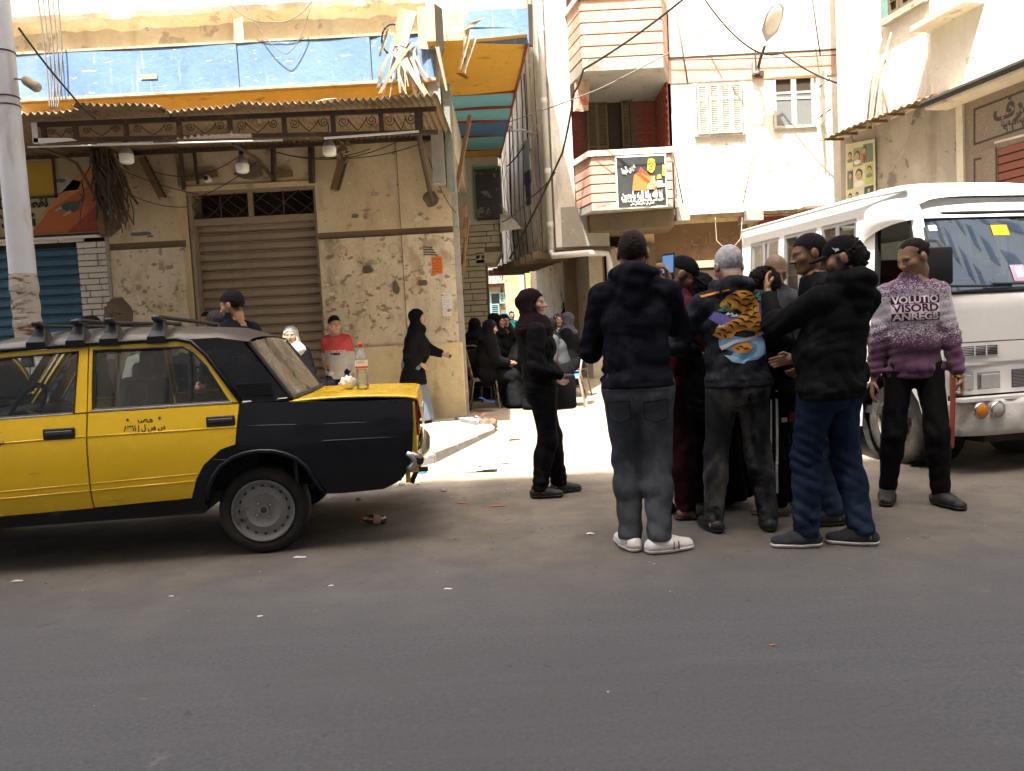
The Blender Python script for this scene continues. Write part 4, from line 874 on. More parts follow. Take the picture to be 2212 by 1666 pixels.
# windows of the white wall
x0, z1w = mpx(1502, 187); x1, z0w = mpx(1603, 288)
W1 = MB().b2((x0-.02, YM-.07, z0w-.04), (x1+.02, YM+.0, z0w)).build('window_sill', M_greyframe, MBD)
MB().b2((x0, YM-.035, z0w), (x1, YM+.01, z1w)).build('window_frame', M_cut, MBD)
ws = (x1-x0)/4
for k in range(4): louvre_leaf(x0+ws*k+.006, x0+ws*(k+1)-.006, YM-.07-(.02 if k in (1, 2) else 0), z0w, z1w, M_greyframe, MBD, .034, 'shutter_leaf', .04, z0w+(z1w-z0w)*.70)
for a, c in ((x0-.05, x0-.012), (x1+.012, x1+.05)): MB().b2((a, YM-.09, z0w-.03), (c, YM+.01, z1w+.03)).build('frame_post', M_greyframe, MBD)
x0, z1w = mpx(1668, 172); x1, z0w = mpx(1758, 272)
MB().b2((x0, YM-.008, z0w), (x1, YM+.0, z1w)).build('window_opening', M_cut, MBD)
MB().b2((x0, YM-.05, z0w-.03), (x1+.05, YM, z0w+.02)).build('window_sill', M_greyframe, MBD); MB().b2((x0, YM-.05, z1w-.02), (x1+.05, YM, z1w+.03)).build('lintel', M_wood, MBD)
xm = (x0+x1)/2
for a, c in ((x0, x0+.05), (xm-.045, xm), (xm+.005, xm+.05), (x1-.05, x1)): MB().b2((a, YM-.045, z0w+.02), (c, YM-.01, z1w-.02)).build('sash_stile', M_greyframe, MBD)
zmid = z0w+(z1w-z0w)*.58; zm2 = z0w+(z1w-z0w)*.70
for a, c in ((x0+.05, xm-.045), (xm+.05, x1-.05)):
    MB().b2((a, YM-.04, zmid-.02), (c, YM-.012, zmid+.02)).build('sash_rail', M_greyframe, MBD); MB().b2((a, YM-.04, zm2-.02), (c, YM-.012, zm2+.02)).build('sash_rail', M_greyframe, MBD)
    MB().b2((a, YM-.028, z0w+.02), (c, YM-.022, zmid-.02)).build('pane', M_dustyglass, MBD); MB().b2((a, YM-.028, zmid+.02), (c, YM-.022, zm2-.02)).build('pane', M_dustyglass, MBD)
L = MB().box((0, 0, 0), (.42, .035, z1w-z0w)).build('shutter_leaf', M_greyframe, MBD); L.location = (x1+.10, YM-.25, (z0w+z1w)/2); L.rotation_euler.z = R_(78)
for k in range(2): MB().box((x1+.1, YM-.3, z0w+.15+k*.55), (.02, .5, .02)).build('stay', M_iron, MBD)
# wall scars and a long crack
M_scar = flat('plaster_scar', (.36, .31, .25), .9)
rnd = random.Random(2)
for (px, py) in ((1560, 330), (1700, 352), (1568, 357), (1648, 378), (1663, 368), (1604, 385), (1718, 410), (1606, 412), (1760, 385), (1700, 402), (1570, 312), (1480, 330), (1490, 412), (1640, 352), (1720, 318), (1500, 50), (1700, 20), (1775, 95)):
    q_ = P(px, py, YM); N = 7; s_ = rnd.uniform(.015, .05)
    MB().prism([(s_*1.5*math.cos(6.28*i/N)*rnd.uniform(.5, 1.2), s_*math.sin(6.28*i/N)*rnd.uniform(.4, 1.2)) for i in range(N)], (q_.x, YM-.001, q_.z), (1, 0, 0), (0, 0, 1), (0, -.004, 0)).build('plaster_scar', M_scar, MBD)
pts = []; py = 195; px = 1478
while py < 440: pts.append(P(px+rnd.uniform(-5, 5)-(py-195)*.08, py, YM-.001)); py += 9
MB().tube(pts, .008, 4).build('crack', M_scar, MBD)
# ragged lower edge with beams, ground floor in shade
MB().b2((mx0+.05, YM-.12, zm0-.12), (mx0+.3, YM+.6, zm0+.14)).build('beam_end', M_conc, MBD)
MB().b2((mx0+.3, YM+.05, zm0-.05), (mx1, YM+.6, zm0)).build('slab_edge', M_lam, MBD)
q_ = mpx(1630, 455); MB().b2((q_[0]-.2, YM-.15, q_[1]-.2), (q_[0]+.12, YM+.5, q_[1])).build('beam_end', M_conc, MBD)
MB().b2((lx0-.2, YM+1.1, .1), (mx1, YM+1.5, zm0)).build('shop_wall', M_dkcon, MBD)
YG = YM+.45
gx0, gz1 = mpx(1400, 488, YG); gx1, gz0 = mpx(1623, 560, YG)
MB().b2((gx0-.1, YG, .1), (gx1+.1, YG+.4, gz1+.12)).build('shop_front', M_brown, MBD)
for lo, hi in (((gx0-.1, gz1), (gx1+.1, gz1+.13)), ((gx0-.1, gz0-.35), (gx0+.1, gz1)), ((gx1-.06, .2), (gx1+.12, gz1))): MB().b2((lo[0], YG-.06, lo[1]), (hi[0], YG-.001, hi[1])).build('surround', M_dado, MBD)
MB().b2((gx0+.1, YG-.05, gz0-.12), (gx1-.06, YG-.001, gz0+.02)).build('lintel', M_lam, MBD)
SO = MB().b2((gx0+.1, YG-.02, .2), (gx1-.06, YG-.003, gz0-.12)).build('roller_shutter', M_cut, MBD); SO['label'] = 'olive green roller shutter behind the crowd'
slo = MB().prism([(p[0]*1.2, p[1]) for p in pr], (0, 0, 0), (0, -1, 0), (0, 0, 1), (gx1-gx0-.16, 0, 0)).mesh('slat', M_shuto)
for k in range(18): link('slat', slo, SO, (gx0+.1, YG-.02, .25+k*.1)) if .25+k*.1 < gz0-.25 else None
text('محلات'[::1] and arab('محلات'), ((gx0+gx1)/2+.3, YG-.004, (gz0+gz1)/2+.05), (1, 0, 0), (0, 0, 1), .35, flat('faint_paint', (.25, .165, .10)), MBD)
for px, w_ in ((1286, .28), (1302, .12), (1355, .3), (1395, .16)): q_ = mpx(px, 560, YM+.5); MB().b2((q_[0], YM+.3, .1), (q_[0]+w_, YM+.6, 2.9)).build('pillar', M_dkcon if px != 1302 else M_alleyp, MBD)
for px in (1210, 1235, 1258): q_ = P(px, 600, 17.5); MB().b2((q_.x, 17.4, .1), (q_.x+.18, 17.7, 3)).build('pillar', M_alleyp, MBD)
MB().b2((P(1200, 600, 18).x, 18, .1), (3.6, 18.3, 3.2)).build('lane_wall', M_alleyp, MBD)
# red shop sign of the next shop
sx0, sz1 = mpx(1634, 470, YM+.2); sx1, sz0 = mpx(1790, 505, YM+.2)
t = thing('red_shop_sign', 'dark red shop sign with a veiled woman drawn on it, above the minibus', 'sign')
MB().b2((sx0, YM+.15, sz0-.1), (sx1+.6, YM+.2, sz1)).build('board', flat('sign_red', (.22, .035, .03)), t); MB().b2((sx0-.03, YM+.14, sz1), (sx1+.6, YM+.21, sz1+.03)).build('frame', M_lam, t); MB().b2((sx0-.03, YM+.14, sz0-.1), (sx0, YM+.21, sz1)).build('frame', M_lam, t)
fx = sx0+.42; disc = lambda cx, cz, rx, rz, y, m, nm='print': quad(t, m, [(cx+rx*math.cos(a*.449), cz+rz*math.sin(a*.449)) for a in range(14)], y, nm)
disc(fx, sz0+.14, .16, .20, YM+.148, M_ink); disc(fx, sz0+.19, .07, .09, YM+.142, flat('drawn_skin', (.5, .36, .26)))
text(arab('للعبايات'), (sx0+1.3, YM+.145, sz0+.2), (1, 0, 0), (0, 0, 1), .25, flat('sign_pink', (.5, .2, .2)), t)
MB().b2((mx0+2.4, YM-.4, zm0-.06), (mx1, YM+.3, zm0-.01)).build('shop_awning', M_corr, MBD)
# electric lamp on the white wall
t = thing('street_lamp', 'street lamp on a bracket above the open window of the white wall', 'street lamp')
base = P(1637, 152, YM-.1); tip = P(1652, 100, YM-.55); 
MB().tube([base, P(1643, 125, YM-.3), tip], .028, 8).build('arm', M_iron, t, smooth=True)
lamp_head(tip, (.13, -.52, .66), (0, .66, .52), t, .74, .165)
MB().box(P(1632, 147, YM-.08), (.12, .14, .24), 0, None, .01).build('control_box', M_plgrey, t); MB().box(P(1640, 160, YM-.05), (.16, .08, .10)).build('bracket', M_iron, t)
one('bolt_rod', M_iron, t, 'tube', [P(1631, 108, YM-.15), P(1633, 150, YM-.15)], .018, 6)
# poster on the lower balcony
a, c = bpts[1], bpts[2]; py0 = YB_-.045
pz1, pz0 = P(1383, 340, YB_).z, P(1383, 447, YB_).z; pxa, pxb = P(1333, 395, YB_).x, P(1436, 395, YB_).x
t = thing('memorial_banner', 'black memorial banner with a man in an orange jacket on the lower balcony', 'banner')
W_, H_ = pxb-pxa, pz1-pz0
MB().b2((pxa-.03, py0-.004, pz0-.03), (pxb+.03, py0+.005, pz1+.03)).build('border', M_wpaint, t)
bb = MB(); bb.grid(lambda u, v: (pxa+W_*u, py0-.012-.006*math.sin(u*13+v*4)*(1-v), pz0+H_*v), 16, 8); bb.build('sheet', mat('banner_black', (.045, .05, .052), .35, .2, 5, spec=.5), t, smooth=True)
def bq(m, pts, k=0): quad(t, m, [(pxa+W_*u, pz0+H_*v) for u, v in pts], py0-.022-k*.003, 'print', .002)
OJ, YF_, YS = flat('banner_orange', (.70, .18, .05)), flat('banner_face', (.62, .50, .05)), flat('banner_skin', (.72, .62, .28))
bq(OJ, [(.30, .32), (.32, .47), (.35, .63), (.40, .68), (.50, .70), (.60, .69), (.66, .60), (.76, .60), (.80, .50), (.82, .32)])
bq(flat('banner_hood', (.50, .06, .04)), [(.44, .68), (.49, .79), (.58, .70), (.66, .61), (.60, .62), (.52, .68)], 1)
bq(YF_, [(.63, .72), (.64, .88), (.66, .94), (.74, .95), (.79, .92), (.80, .82), (.78, .72), (.73, .66), (.69, .67)], 1)
for u, v, w_, h_ in ((.675, .835, .045, .016), (.75, .83, .04, .016), (.70, .735, .09, .016), (.715, .785, .03, .03)): bq(M_ink, [(u-w_/2, v-h_/2), (u+w_/2, v-h_/2), (u+w_/2, v+h_/2), (u-w_/2, v+h_/2)], 2)
bq(YS, [(.60, .34), (.63, .42), (.68, .50), (.74, .57), (.79, .60), (.76, .50), (.80, .45), (.79, .36), (.70, .33)], 2)
bq(flat('banner_bulb', (.75, .6, .08)), [(.82, .53), (.83, .61), (.90, .62), (.92, .54)], 1); bq(M_wpaint, [(.81, .36), (.82, .50), (.93, .50), (.93, .44), (.98, .43), (.98, .37)], 1); bq(flat('banner_leaf', (.42, .45, .05)), [(.93, .60), (.95, .82), (.99, .80), (.985, .58)], 1)
text(arab('عريس الجنة'), (pxa+W_*.235, py0-.026, pz0+H_*.76), (1, 0, .45), (-.35, 0, 1), .15, M_wpaint, t, bold=.006, width=W_*.30)
text(arab('إنا لله وإنا إليه راجعون'), (pxa+W_*.5, py0-.026, pz0+H_*.225), (1, 0, 0), (0, 0, 1), .17, M_wpaint, t, bold=.008, width=W_*.9)
text(arab('يا أيتها النفس المطمئنة ارجعي إلى ربك راضية مرضية'), (pxa+W_*.5, py0-.026, pz0+H_*.12), (1, 0, 0), (0, 0, 1), .065, M_wpaint, t, bold=.002, width=W_*.84)
text(arab('فادخلي في عبادي وادخلي جنتي'), (pxa+W_*.5, py0-.026, pz0+H_*.06), (1, 0, 0), (0, 0, 1), .06, M_wpaint, t, bold=.002, width=W_*.5)
# cloth hanging over the upper balcony, iron rods
o = MB(); o.grid(lambda u, v: (P(1248-10*v, 75+165*v, 14.6).x+.28*u, 14.62-.03*math.sin(u*8), P(1248, 75+165*v, 14.6).z), 8, 8)
tag(o.build('hanging_blanket', mat('faded_blanket', (.55, .40, .27), .9, .15, 4, .3, layers=(((.55, .16, .13), 3, .5, .56),)), None, smooth=True), 'faded red and cream blanket hanging beside the upper balcony', 'blanket')
cable('thick black cable running from the alley corner up past the upper balcony', [(1100, 560, 15.3), (1215, 330, 14.2), (1240, 200, 13.8), (1260, 150, 13.6), (1480, -5, 12.5)], .019, sag=.05)
cable('thin wire crossing the white wall from the soffit up to the right', [(1085, 268, 14.5), (1300, 190, 13.5), (1655, 0, 13.0)], .010, M_gcable, sag=.02)
cable('black cable sweeping down the white wall past the street lamp', [(1520, -5, 14.6), (1615, 100, 14.4), (1690, 115, 14.5), (1826, 184, 14.2)], .016, sag=.08)
cable('thin black cable along the top of the pink band', [(1445, 130, 14.9), (1824, 118, 14.9)], .009, sag=.02)
cable('iron rod slanting down the left end of the white wall', [(1458, 0, 14.9), (1486, 180, 14.9)], .014, M_gcable, n_=2)
cable('iron wire dropping from the street lamp box to the slab edge', [(1651, 222, 14.9), (1604, 445, 14.9)], .011, M_gcable, n_=2)
cable('iron rod above the pink band near the right house', [(1755, 0, 14.8), (1772, 120, 14.8)], .013, M_iron, n_=2)
cable('thin rod leaning beside the memorial banner', [(1452, 315, 14.4), (1475, 440, 14.6)], .014, M_gcable, n_=2)
cable('black wire hanging in a loop in front of the alley wall', [(1085, 480, 14.6), (1140, 430, 14.8), (1200, 372, 14.4)], .012, sag=.06)
cable('black wire reaching from the striped soffit down the alley', [(1132, 160, 15.5), (1140, 300, 15.5), (1095, 360, 15.6)], .016, sag=.05)
cable('pale loop of wire in front of the brown shop front', [(1545, 470, 14.6), (1548, 520, 14.6), (1575, 538, 14.6), (1600, 515, 14.6), (1603, 470, 14.6)], .008, M_lam, sag=.03)
# ================================================================ house and granite shop on the right
RA = Vector((6.04, 13.95, 0)); rt_ = Vector((.2055, -.9786, 0)).normalized(); rn = Vector((rt_.y, -rt_.x, 0)).normalized()
def RP(px, py, off=0):
    d = _fw*FPX + _rt*(px-1106) - _up*(py-833); o = Vector((0, 0, CAMH)); p0 = RA+rn*off
    return o + d*((p0-o).dot(rn)/d.dot(rn))
def rs(px, py, off=0):
    q_ = RP(px, py, off); return (q_-RA-rn*off).dot(rt_), q_.z
RB = thing('cream_house', 'cream house right of the white wall with a shuttered window and tin eave', 'building')
def rbox(s0, s1, z0, z1, o0, o1, m, name, parent=RB, ch=0):
    c = RA+rt_*((s0+s1)/2)+rn*((o0+o1)/2); bb = MB()
    bb.box((c.x, c.y, (z0+z1)/2), (abs(s1-s0), abs(o1-o0), z1-z0), 0, (0, 0, math.atan2(rt_.y, rt_.x)), ch); return bb.build(name, m, parent)
sE, zE0 = rs(1812, 292); _, zE1 = rs(2058, 208); zE = (zE0+zE1)/2
s1, _ = rs(2022, 100); s2, _ = rs(2090, 300)
M_pale = plaster('pale_plaster', (.72, .68, .58), (.52, .47, .38), (.78, .75, .67), grime=(.50, .42, .30), peel=.63, bump=.6)
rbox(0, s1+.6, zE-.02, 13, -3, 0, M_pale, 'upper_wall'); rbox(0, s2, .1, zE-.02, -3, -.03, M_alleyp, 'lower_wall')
# nearer house
NB = thing('granite_shop', 'house with a speckled granite shop front and engraved lettering on the right', 'building')
zF = rs(2100, 212)[1]
rbox(s1, 9, zF+.02, 13, -3.02, .10, M_pale, 'upper_wall', NB); rbox(s2, 9, .1, zF, -3.02, .04, M_granite, 'granite_front', NB); rbox(s2-.12, s2, .1, zF-.03, -.03, .08, M_cream, 'pilaster', NB)
rbox(s1+.25, 9, zF-.05, zF+.02, .041, .42, M_cream, 'eave_slab', NB)
c0, c1 = RA+rt_*(s1+.25)+rn*.45, RA+rt_*9+rn*.45
MB().tube([(c0.x, c0.y, zF+.03), (c1.x, c1.y, zF+.03)], .05, 8).build('eave_pipe', M_cable, NB)
# engraved frame and letters
def rline(a, c, w_, m=M_grave, off=.041, parent=NB, name='engraving'):
    p, q_ = RP(*a, off), RP(*c, off); d = q_-p; L = d.length; d.normalize(); v = d.cross(rn).normalized()
    MB().prism([(-w_/2, -w_/2), (L+w_/2, -w_/2), (L+w_/2, w_/2), (-w_/2, w_/2)], p, tuple(d), tuple(v), tuple(rn*.003)).build(name, m, parent)
rline((2105, 237), (2212, 196), .03); rline((2105, 237), (2105, 312), .03); rline((2105, 312), (2212, 276), .03); rline((2105, 345), (2105, 405), .03); rline((2123, 340), (2123, 405), .03); rline((2105, 346), (2123, 341), .03)
rline((2090, 330), (2150, 308), .025, M_granite); rline((2150, 308), (2240, 285), .03, M_cream)
rd = Vector((rt_.x, rt_.y, 0))
def rtext(s_, px, py, size, w_=None, m=M_grave, off=.041, parent=NB, bold=.004):
    text(arab(s_), RP(px, py, off), rd, (0, 0, 1), size, m, parent, width=w_, bold=bold, lift=.002)
rtext('الشرف', 2212, 222, .36, .95, bold=.012); rtext('شارع موسى أبو مينا', 2215, 250, .13, .75); rtext('٠١٢٢٣٦٩', 2205, 268, .13, .55)
# maroon shutter of the granite shop
sM, _ = rs(2162, 340); zM = rs(2175, 318)[1]
rbox(sM, 9, .2, zM, .042, .046, M_cut, 'shutter_opening', NB); SM = MB(); c = RA
SMo = rbox(sM, 6, .2, zM-.02, .047, .05, M_cut, 'roller_shutter', NB)
for k in range(14): rbox(sM+.02, 6, zM-.10-k*.11, zM-.01-k*.11, .05, .066, M_shutr, 'slat', SMo, .006)
rbox(sM-.25, sM-.02, .2, zM+.03, .041, .075, M_granite, 'pier', NB, .006)
# tin eave of the cream house
TE = thing('tin_eave', 'narrow corrugated tin eave on the cream house above the photo poster', 'eave')
n_ = 120; bb = MB(); s_a, s_b = sE, s1+.35
def ef(u, v):
    q_ = RA+rt_*(s_a+(s_b-s_a)*u)+rn*(-.02+.42*v); return (q_.x, q_.y, zE+.05-.10*v+.014*math.sin(u*n_*.9)+.02*math.sin(u*5))
bb.grid(ef, n_*3, 3); o = bb.build('sheet', M_corr, TE, smooth=True); md = o.modifiers.new('s', 'SOLIDIFY'); md.thickness = .005
for k in range(7): rbox(s_a+.1+k*.38, s_a+.14+k*.38, zE-.06, zE-.02, 0, .36, M_wood, 'rafter', TE)
# window with shutters
wA, wz = rs(1918, 42); wB, _ = rs(2002, 10); 
rbox(wA-.05, wB+.05, wz-.10, wz, 0, .10, M_alleyp, 'window_sill')
rbox(wA, wB, wz, wz+1.6, -.001, .012, M_cut, 'window_opening')
MBx = rbox(wA-.07, wA+.06, wz, wz+1.6, .0, .06, M_teal, 'frame_post')
w3 = (wB-wA-.06)/3
for k in range(3):
    a0 = wA+.06+k*w3; lf = rbox(a0, a0+w3-.02, wz+.0, wz+.07, .012, .05, M_brshut, 'shutter_leaf')
    for e in (a0, a0+w3-.07): rbox(e, e+.05, wz+.07, wz+1.6, .012, .05, M_brshut, 'stile', lf)
    for j in range(22):
        c = RA+rt_*(a0+w3/2-.01)+rn*.03
        MB().box((c.x, c.y, wz+.22+j*.06), (w3-.12, .04, .012), 0, (R_(40), 0, math.atan2(rt_.y, rt_.x))).build('louvre', M_brshut, lf)
rbox(s1-.02, s1+1.0, zF+1.15, zF+1.23, .10, .42, M_cream, 'ledge', NB)
for i, (a, c) in enumerate((((1905, 75), (1872, 285)), ((1925, 70), (1885, 280)), ((1912, 130), (1920, 260)))):
    q0, q1 = RP(*a, .06), RP(*c, .10); tag(MB().tube([q0, q0.lerp(q1, .5)+rn*.06, q1], .016, 6).build('cable', M_lam, None, smooth=True), 'pale cable hanging below the shuttered window of the cream house, '+('leftmost', 'middle', 'rightmost')[i], 'cable', 'cables below the shuttered window')
# photo collage poster
t = thing('photo_poster', 'poster of nine tinted portrait photographs on the cream house wall', 'poster')
qa, qb, qc, qd = RP(1829, 442, 0), RP(1894, 422, 0), RP(1892, 300, 0), RP(1829, 312, 0); qa.z -= .2; qb.z -= .2
def pq(m, u0, v0, u1, v1, k=1, nm='photo'):
    L = lambda u, v: (qa.lerp(qb, u)).lerp(qd.lerp(qc, u), v)+rn*(.02+.004*k)
    MB().add([L(u0, v0), L(u1, v0), L(u1, v1), L(u0, v1)], [(0, 1, 2, 3)]).build(nm, m, t)
pq(flat('poster_ground', (.62, .60, .40)), 0, 0, 1, 1, 0, 'sheet')
pale, dk_, grn, rd_ = flat('photo_pale', (.66, .62, .40)), flat('photo_dark', (.07, .085, .08)), flat('photo_green', (.16, .21, .14)), flat('photo_red', (.42, .06, .05)); skin_ = flat('photo_skin', (.55, .42, .18))
for (u0, v0, u1, v1, m) in ((.06, .64, .26, .93, pale), (.28, .66, .60, .92, flat('photo_olive', (.35, .33, .16))), (.62, .68, .94, .95, grn), (.06, .36, .26, .62, grn), (.28, .33, .66, .63, pale), (.68, .36, .94, .66, flat('photo_lime', (.48, .50, .18))), (.06, .1, .26, .34, pale), (.28, .08, .62, .31, flat('photo_cream', (.66, .62, .48))), (.64, .08, .94, .34, dk_)): pq(m, u0, v0, u1, v1, 1)
def pdisc(m, u, v, ru, rv, k):
    L = lambda u, v: (qa.lerp(qb, u)).lerp(qd.lerp(qc, u), v)+rn*(.02+.004*k)
    MB().add([L(u+ru*math.cos(a*.5236), v+rv*math.sin(a*.5236)) for a in range(12)], [tuple(range(12))]).build('portrait', m, t)
for (u, v, s_) in ((.16, .82, .06), (.42, .80, .08), (.66, .86, .06), (.18, .54, .06), (.47, .52, .11), (.82, .56, .07), (.16, .24, .06), (.40, .24, .05), (.80, .27, .05)):
    pdisc(dk_, u, v+.022, s_*1.08, s_*.72, 2); pdisc(skin_, u, v, s_*.85, s_*.62, 3); pdisc(grn if s_ < .08 else M_paperw, u, v-s_*1.05, s_*1.5, s_*.42, 2.5)
    for e in (-.3, .3): pdisc(dk_, u+s_*e, v+s_*.1, s_*.14, s_*.07, 4)
    pdisc(rd_, u, v-s_*.3, s_*.3, s_*.05, 4)
pq(rd_, .60, .70, .70, .80, 2.6)
# ================================================================ taxi
M_yellow = mat('taxi_yellow', (.80, .505, .008), .26, .07, 3, .05, 12, spec=.5, coat=.35, layers=(((.55, .36, .04), 1.6, .5, .85, (1, 1, 1.5), .5), ((.20, .12, .03), 22, .70, .73, (.35, 1, 2), .8)))
M_tblack = mat('taxi_black', (.006, .0068, .0105), .16, .25, 3, .04, 10, spec=.28, coat=.12, layers=(((.030, .027, .025), 1.5, .52, .9, (1, 1, 1.5), .5), ((.10, .095, .09), 26, .715, .73, (.25, 1, 2.5), .7)))
M_tdust = mat('taxi_roof_dusty', (.028, .025, .025), .42, .2, 3, .05, spec=.5, coat=.3, layers=(((.105, .082, .062), 1.1, .38, .78, (1, 1, 1), .7),))
M_rubber = mat('rubber', (.018, .017, .016), .75, .25, 7, .4, 30, spec=.3, layers=(((.07, .06, .05), 3, .5, .8, (1, 1, 1), .6),))
M_rim = mat('grey_steel_rim', (.21, .21, .21), .5, .18, 7, .2, 20, spec=.4, metal=0, layers=(((.10, .085, .07), 6, .56, .68),))
M_chrome = mat('worn_chrome', (.55, .55, .55), .22, .1, 6, metal=1, layers=(((.22, .18, .14), 8, .58, .66),))
M_trim = mat('black_trim', (.012, .012, .012), .5, .2, 8)
M_glass = glass('car_glass', (.62, .68, .66), .07, .02, .05)
M_rglass = glass('dusty_rear_glass', (.55, .55, .5), .16, .03, .42)
M_redl = mat('red_lens', (.35, .01, .008), .15, .05, 20, spec=.6)
M_amber = mat('amber_lens', (.62, .20, .01), .15, .05, 30, spec=.6)
M_clearl = mat('clear_lens', (.42, .42, .40), .12, .15, 30, spec=.7)
M_seat = mat('black_seat_cover', (.012, .011, .011), .9, .2, 14, .4)
M_seatp = mat('pale_seat', (.40, .42, .38), .8, .1, 8)
TX = thing('taxi', 'yellow and black saloon taxi with roof bars parked on the left', 'car', (-1.546, 4.55, 0), R_(6))
CW = 1.62
def fy(x, z):                      # outer skin of the sides, 0 = widest
    y = 0
    if z > .79: y += (z-.79)*.22
    if z < .52: y += (.52-z)**2*1.4
    y += .006*math.sin(math.pi*max(0, min(1, (z-.52)/.27)))*-1
    if x > .25: y += .05*((x-.25)/.75)**2
    if x < -2: y += .06*((-2-x)/1.)**2
    return y
def gy(x, z): return .04+(z-.93)*.245 + (.06*((x-.0)/.2)**2 if x > 0 else 0)
def panel(name, poly, yf, m, parent, th=.018, dx=.09, dz=.07, mirror=False, smooth=35, W=CW, dent=0):
    bm = bmesh.new(); bm.faces.new([bm.verts.new((p[0], 0, p[1])) for p in poly])
    xs_ = [p[0] for p in poly]; zs_ = [p[1] for p in poly]
    x = math.floor(min(xs_)/dx)*dx+dx
    while x < max(xs_): bmesh.ops.bisect_plane(bm, geom=bm.verts[:]+bm.edges[:]+bm.faces[:], plane_co=(x, 0, 0), plane_no=(1, 0, 0)); x += dx
    z = math.floor(min(zs_)/dz)*dz+dz
    while z < max(zs_): bmesh.ops.bisect_plane(bm, geom=bm.verts[:]+bm.edges[:]+bm.faces[:], plane_co=(0, 0, z), plane_no=(0, 0, 1)); z += dz
    for v in bm.verts:
        v.co.y = yf(v.co.x, v.co.z) + (dent*math.sin(v.co.x*7.3+v.co.z*5)*math.sin(v.co.x*3.1-v.co.z*9) if dent else 0)
        if mirror: v.co.y = W-v.co.y
    ext = bmesh.ops.extrude_face_region(bm, geom=bm.faces[:]); 
    for v in [g for g in ext['geom'] if isinstance(g, bmesh.types.BMVert)]: v.co.y += (-th if mirror else th)
    bmesh.ops.recalc_face_normals(bm, faces=bm.faces); me = bpy.data.meshes.new(name); bm.to_mesh(me); bm.free(); me.materials.append(m)
    me.polygons.foreach_set('use_smooth', [True]*len(me.polygons)); me.set_sharp_from_angle(angle=R_(smooth)); return link(name, me, parent)
def ringf(name, outer, inner, yf, m, parent, th=.03, mirror=False, W=CW):
    bb = MB(); n_ = len(outer); ya = lambda p, d: (W-(yf(*p)+d)) if mirror else yf(*p)+d
    vs_ = [(p[0], ya(p, 0), p[1]) for p in outer]+[(p[0], ya(p, 0), p[1]) for p in inner]+[(p[0], ya(p, th), p[1]) for p in outer]+[(p[0], ya(p, th), p[1]) for p in inner]
    fs = []
    for i in range(n_):
        j = (i+1) % n_
        fs += [(i, j, n_+j, n_+i), (2*n_+i, 3*n_+i, 3*n_+j, 2*n_+j), (n_+i, n_+j, 3*n_+j, 3*n_+i), (i, 2*n_+i, 2*n_+j, j)]
    return bb.add(vs_, fs).build(name, m, parent)
ARCH = [(.379, .351), (.345, .43), (.295, .525), (.24, .585), (.17, .622), (.10, .642), (.02, .648), (-.06, .64), (-.13, .618), (-.20, .575), (-.25, .515), (-.285, .44), (-.31, .345)]
RDOOR = [(-.947, .372), (-.392, .388), (-.349, .508), (-.304, .583), (-.198, .671), (-.112, .696), (-.081, .932), (-.937, .929), (-.941, .745)]
FDOOR = [(-1.80, .352), (-.957, .369), (-.951, .745), (-.947, .928), (-1.86, .912), (-1.88, .7), (-1.86, .45)]
QUART = [(-.073, .933), (.10, .931), (.225, .925), (.55, .91), (.943, .887), (.94, .74), (.926, .604), (.905, .49), (.86, .42), (.818, .388), (.736, .352), (.489, .346)]+ARCH+[(-.318, .31), (-.386, .383), (-.343, .508), (-.298, .585), (-.192, .673), (-.106, .698)]
SILL = [(-1.86, .262), (-.32, .30), (-.32, .345), (-.388, .380), (-.95, .362), (-1.86, .345)]
FARCH = [(-x-2.42-.0, z) for x, z in ARCH]
FFEND = [(-1.868, .91), (-1.888, .7), (-1.87, .45), (-1.87, .27), (-2.05, .27)]+[(-2.42+x, z) for x, z in ARCH]+[(-2.80, .36), (-2.93, .42), (-2.95, .80), (-2.90, .86)]
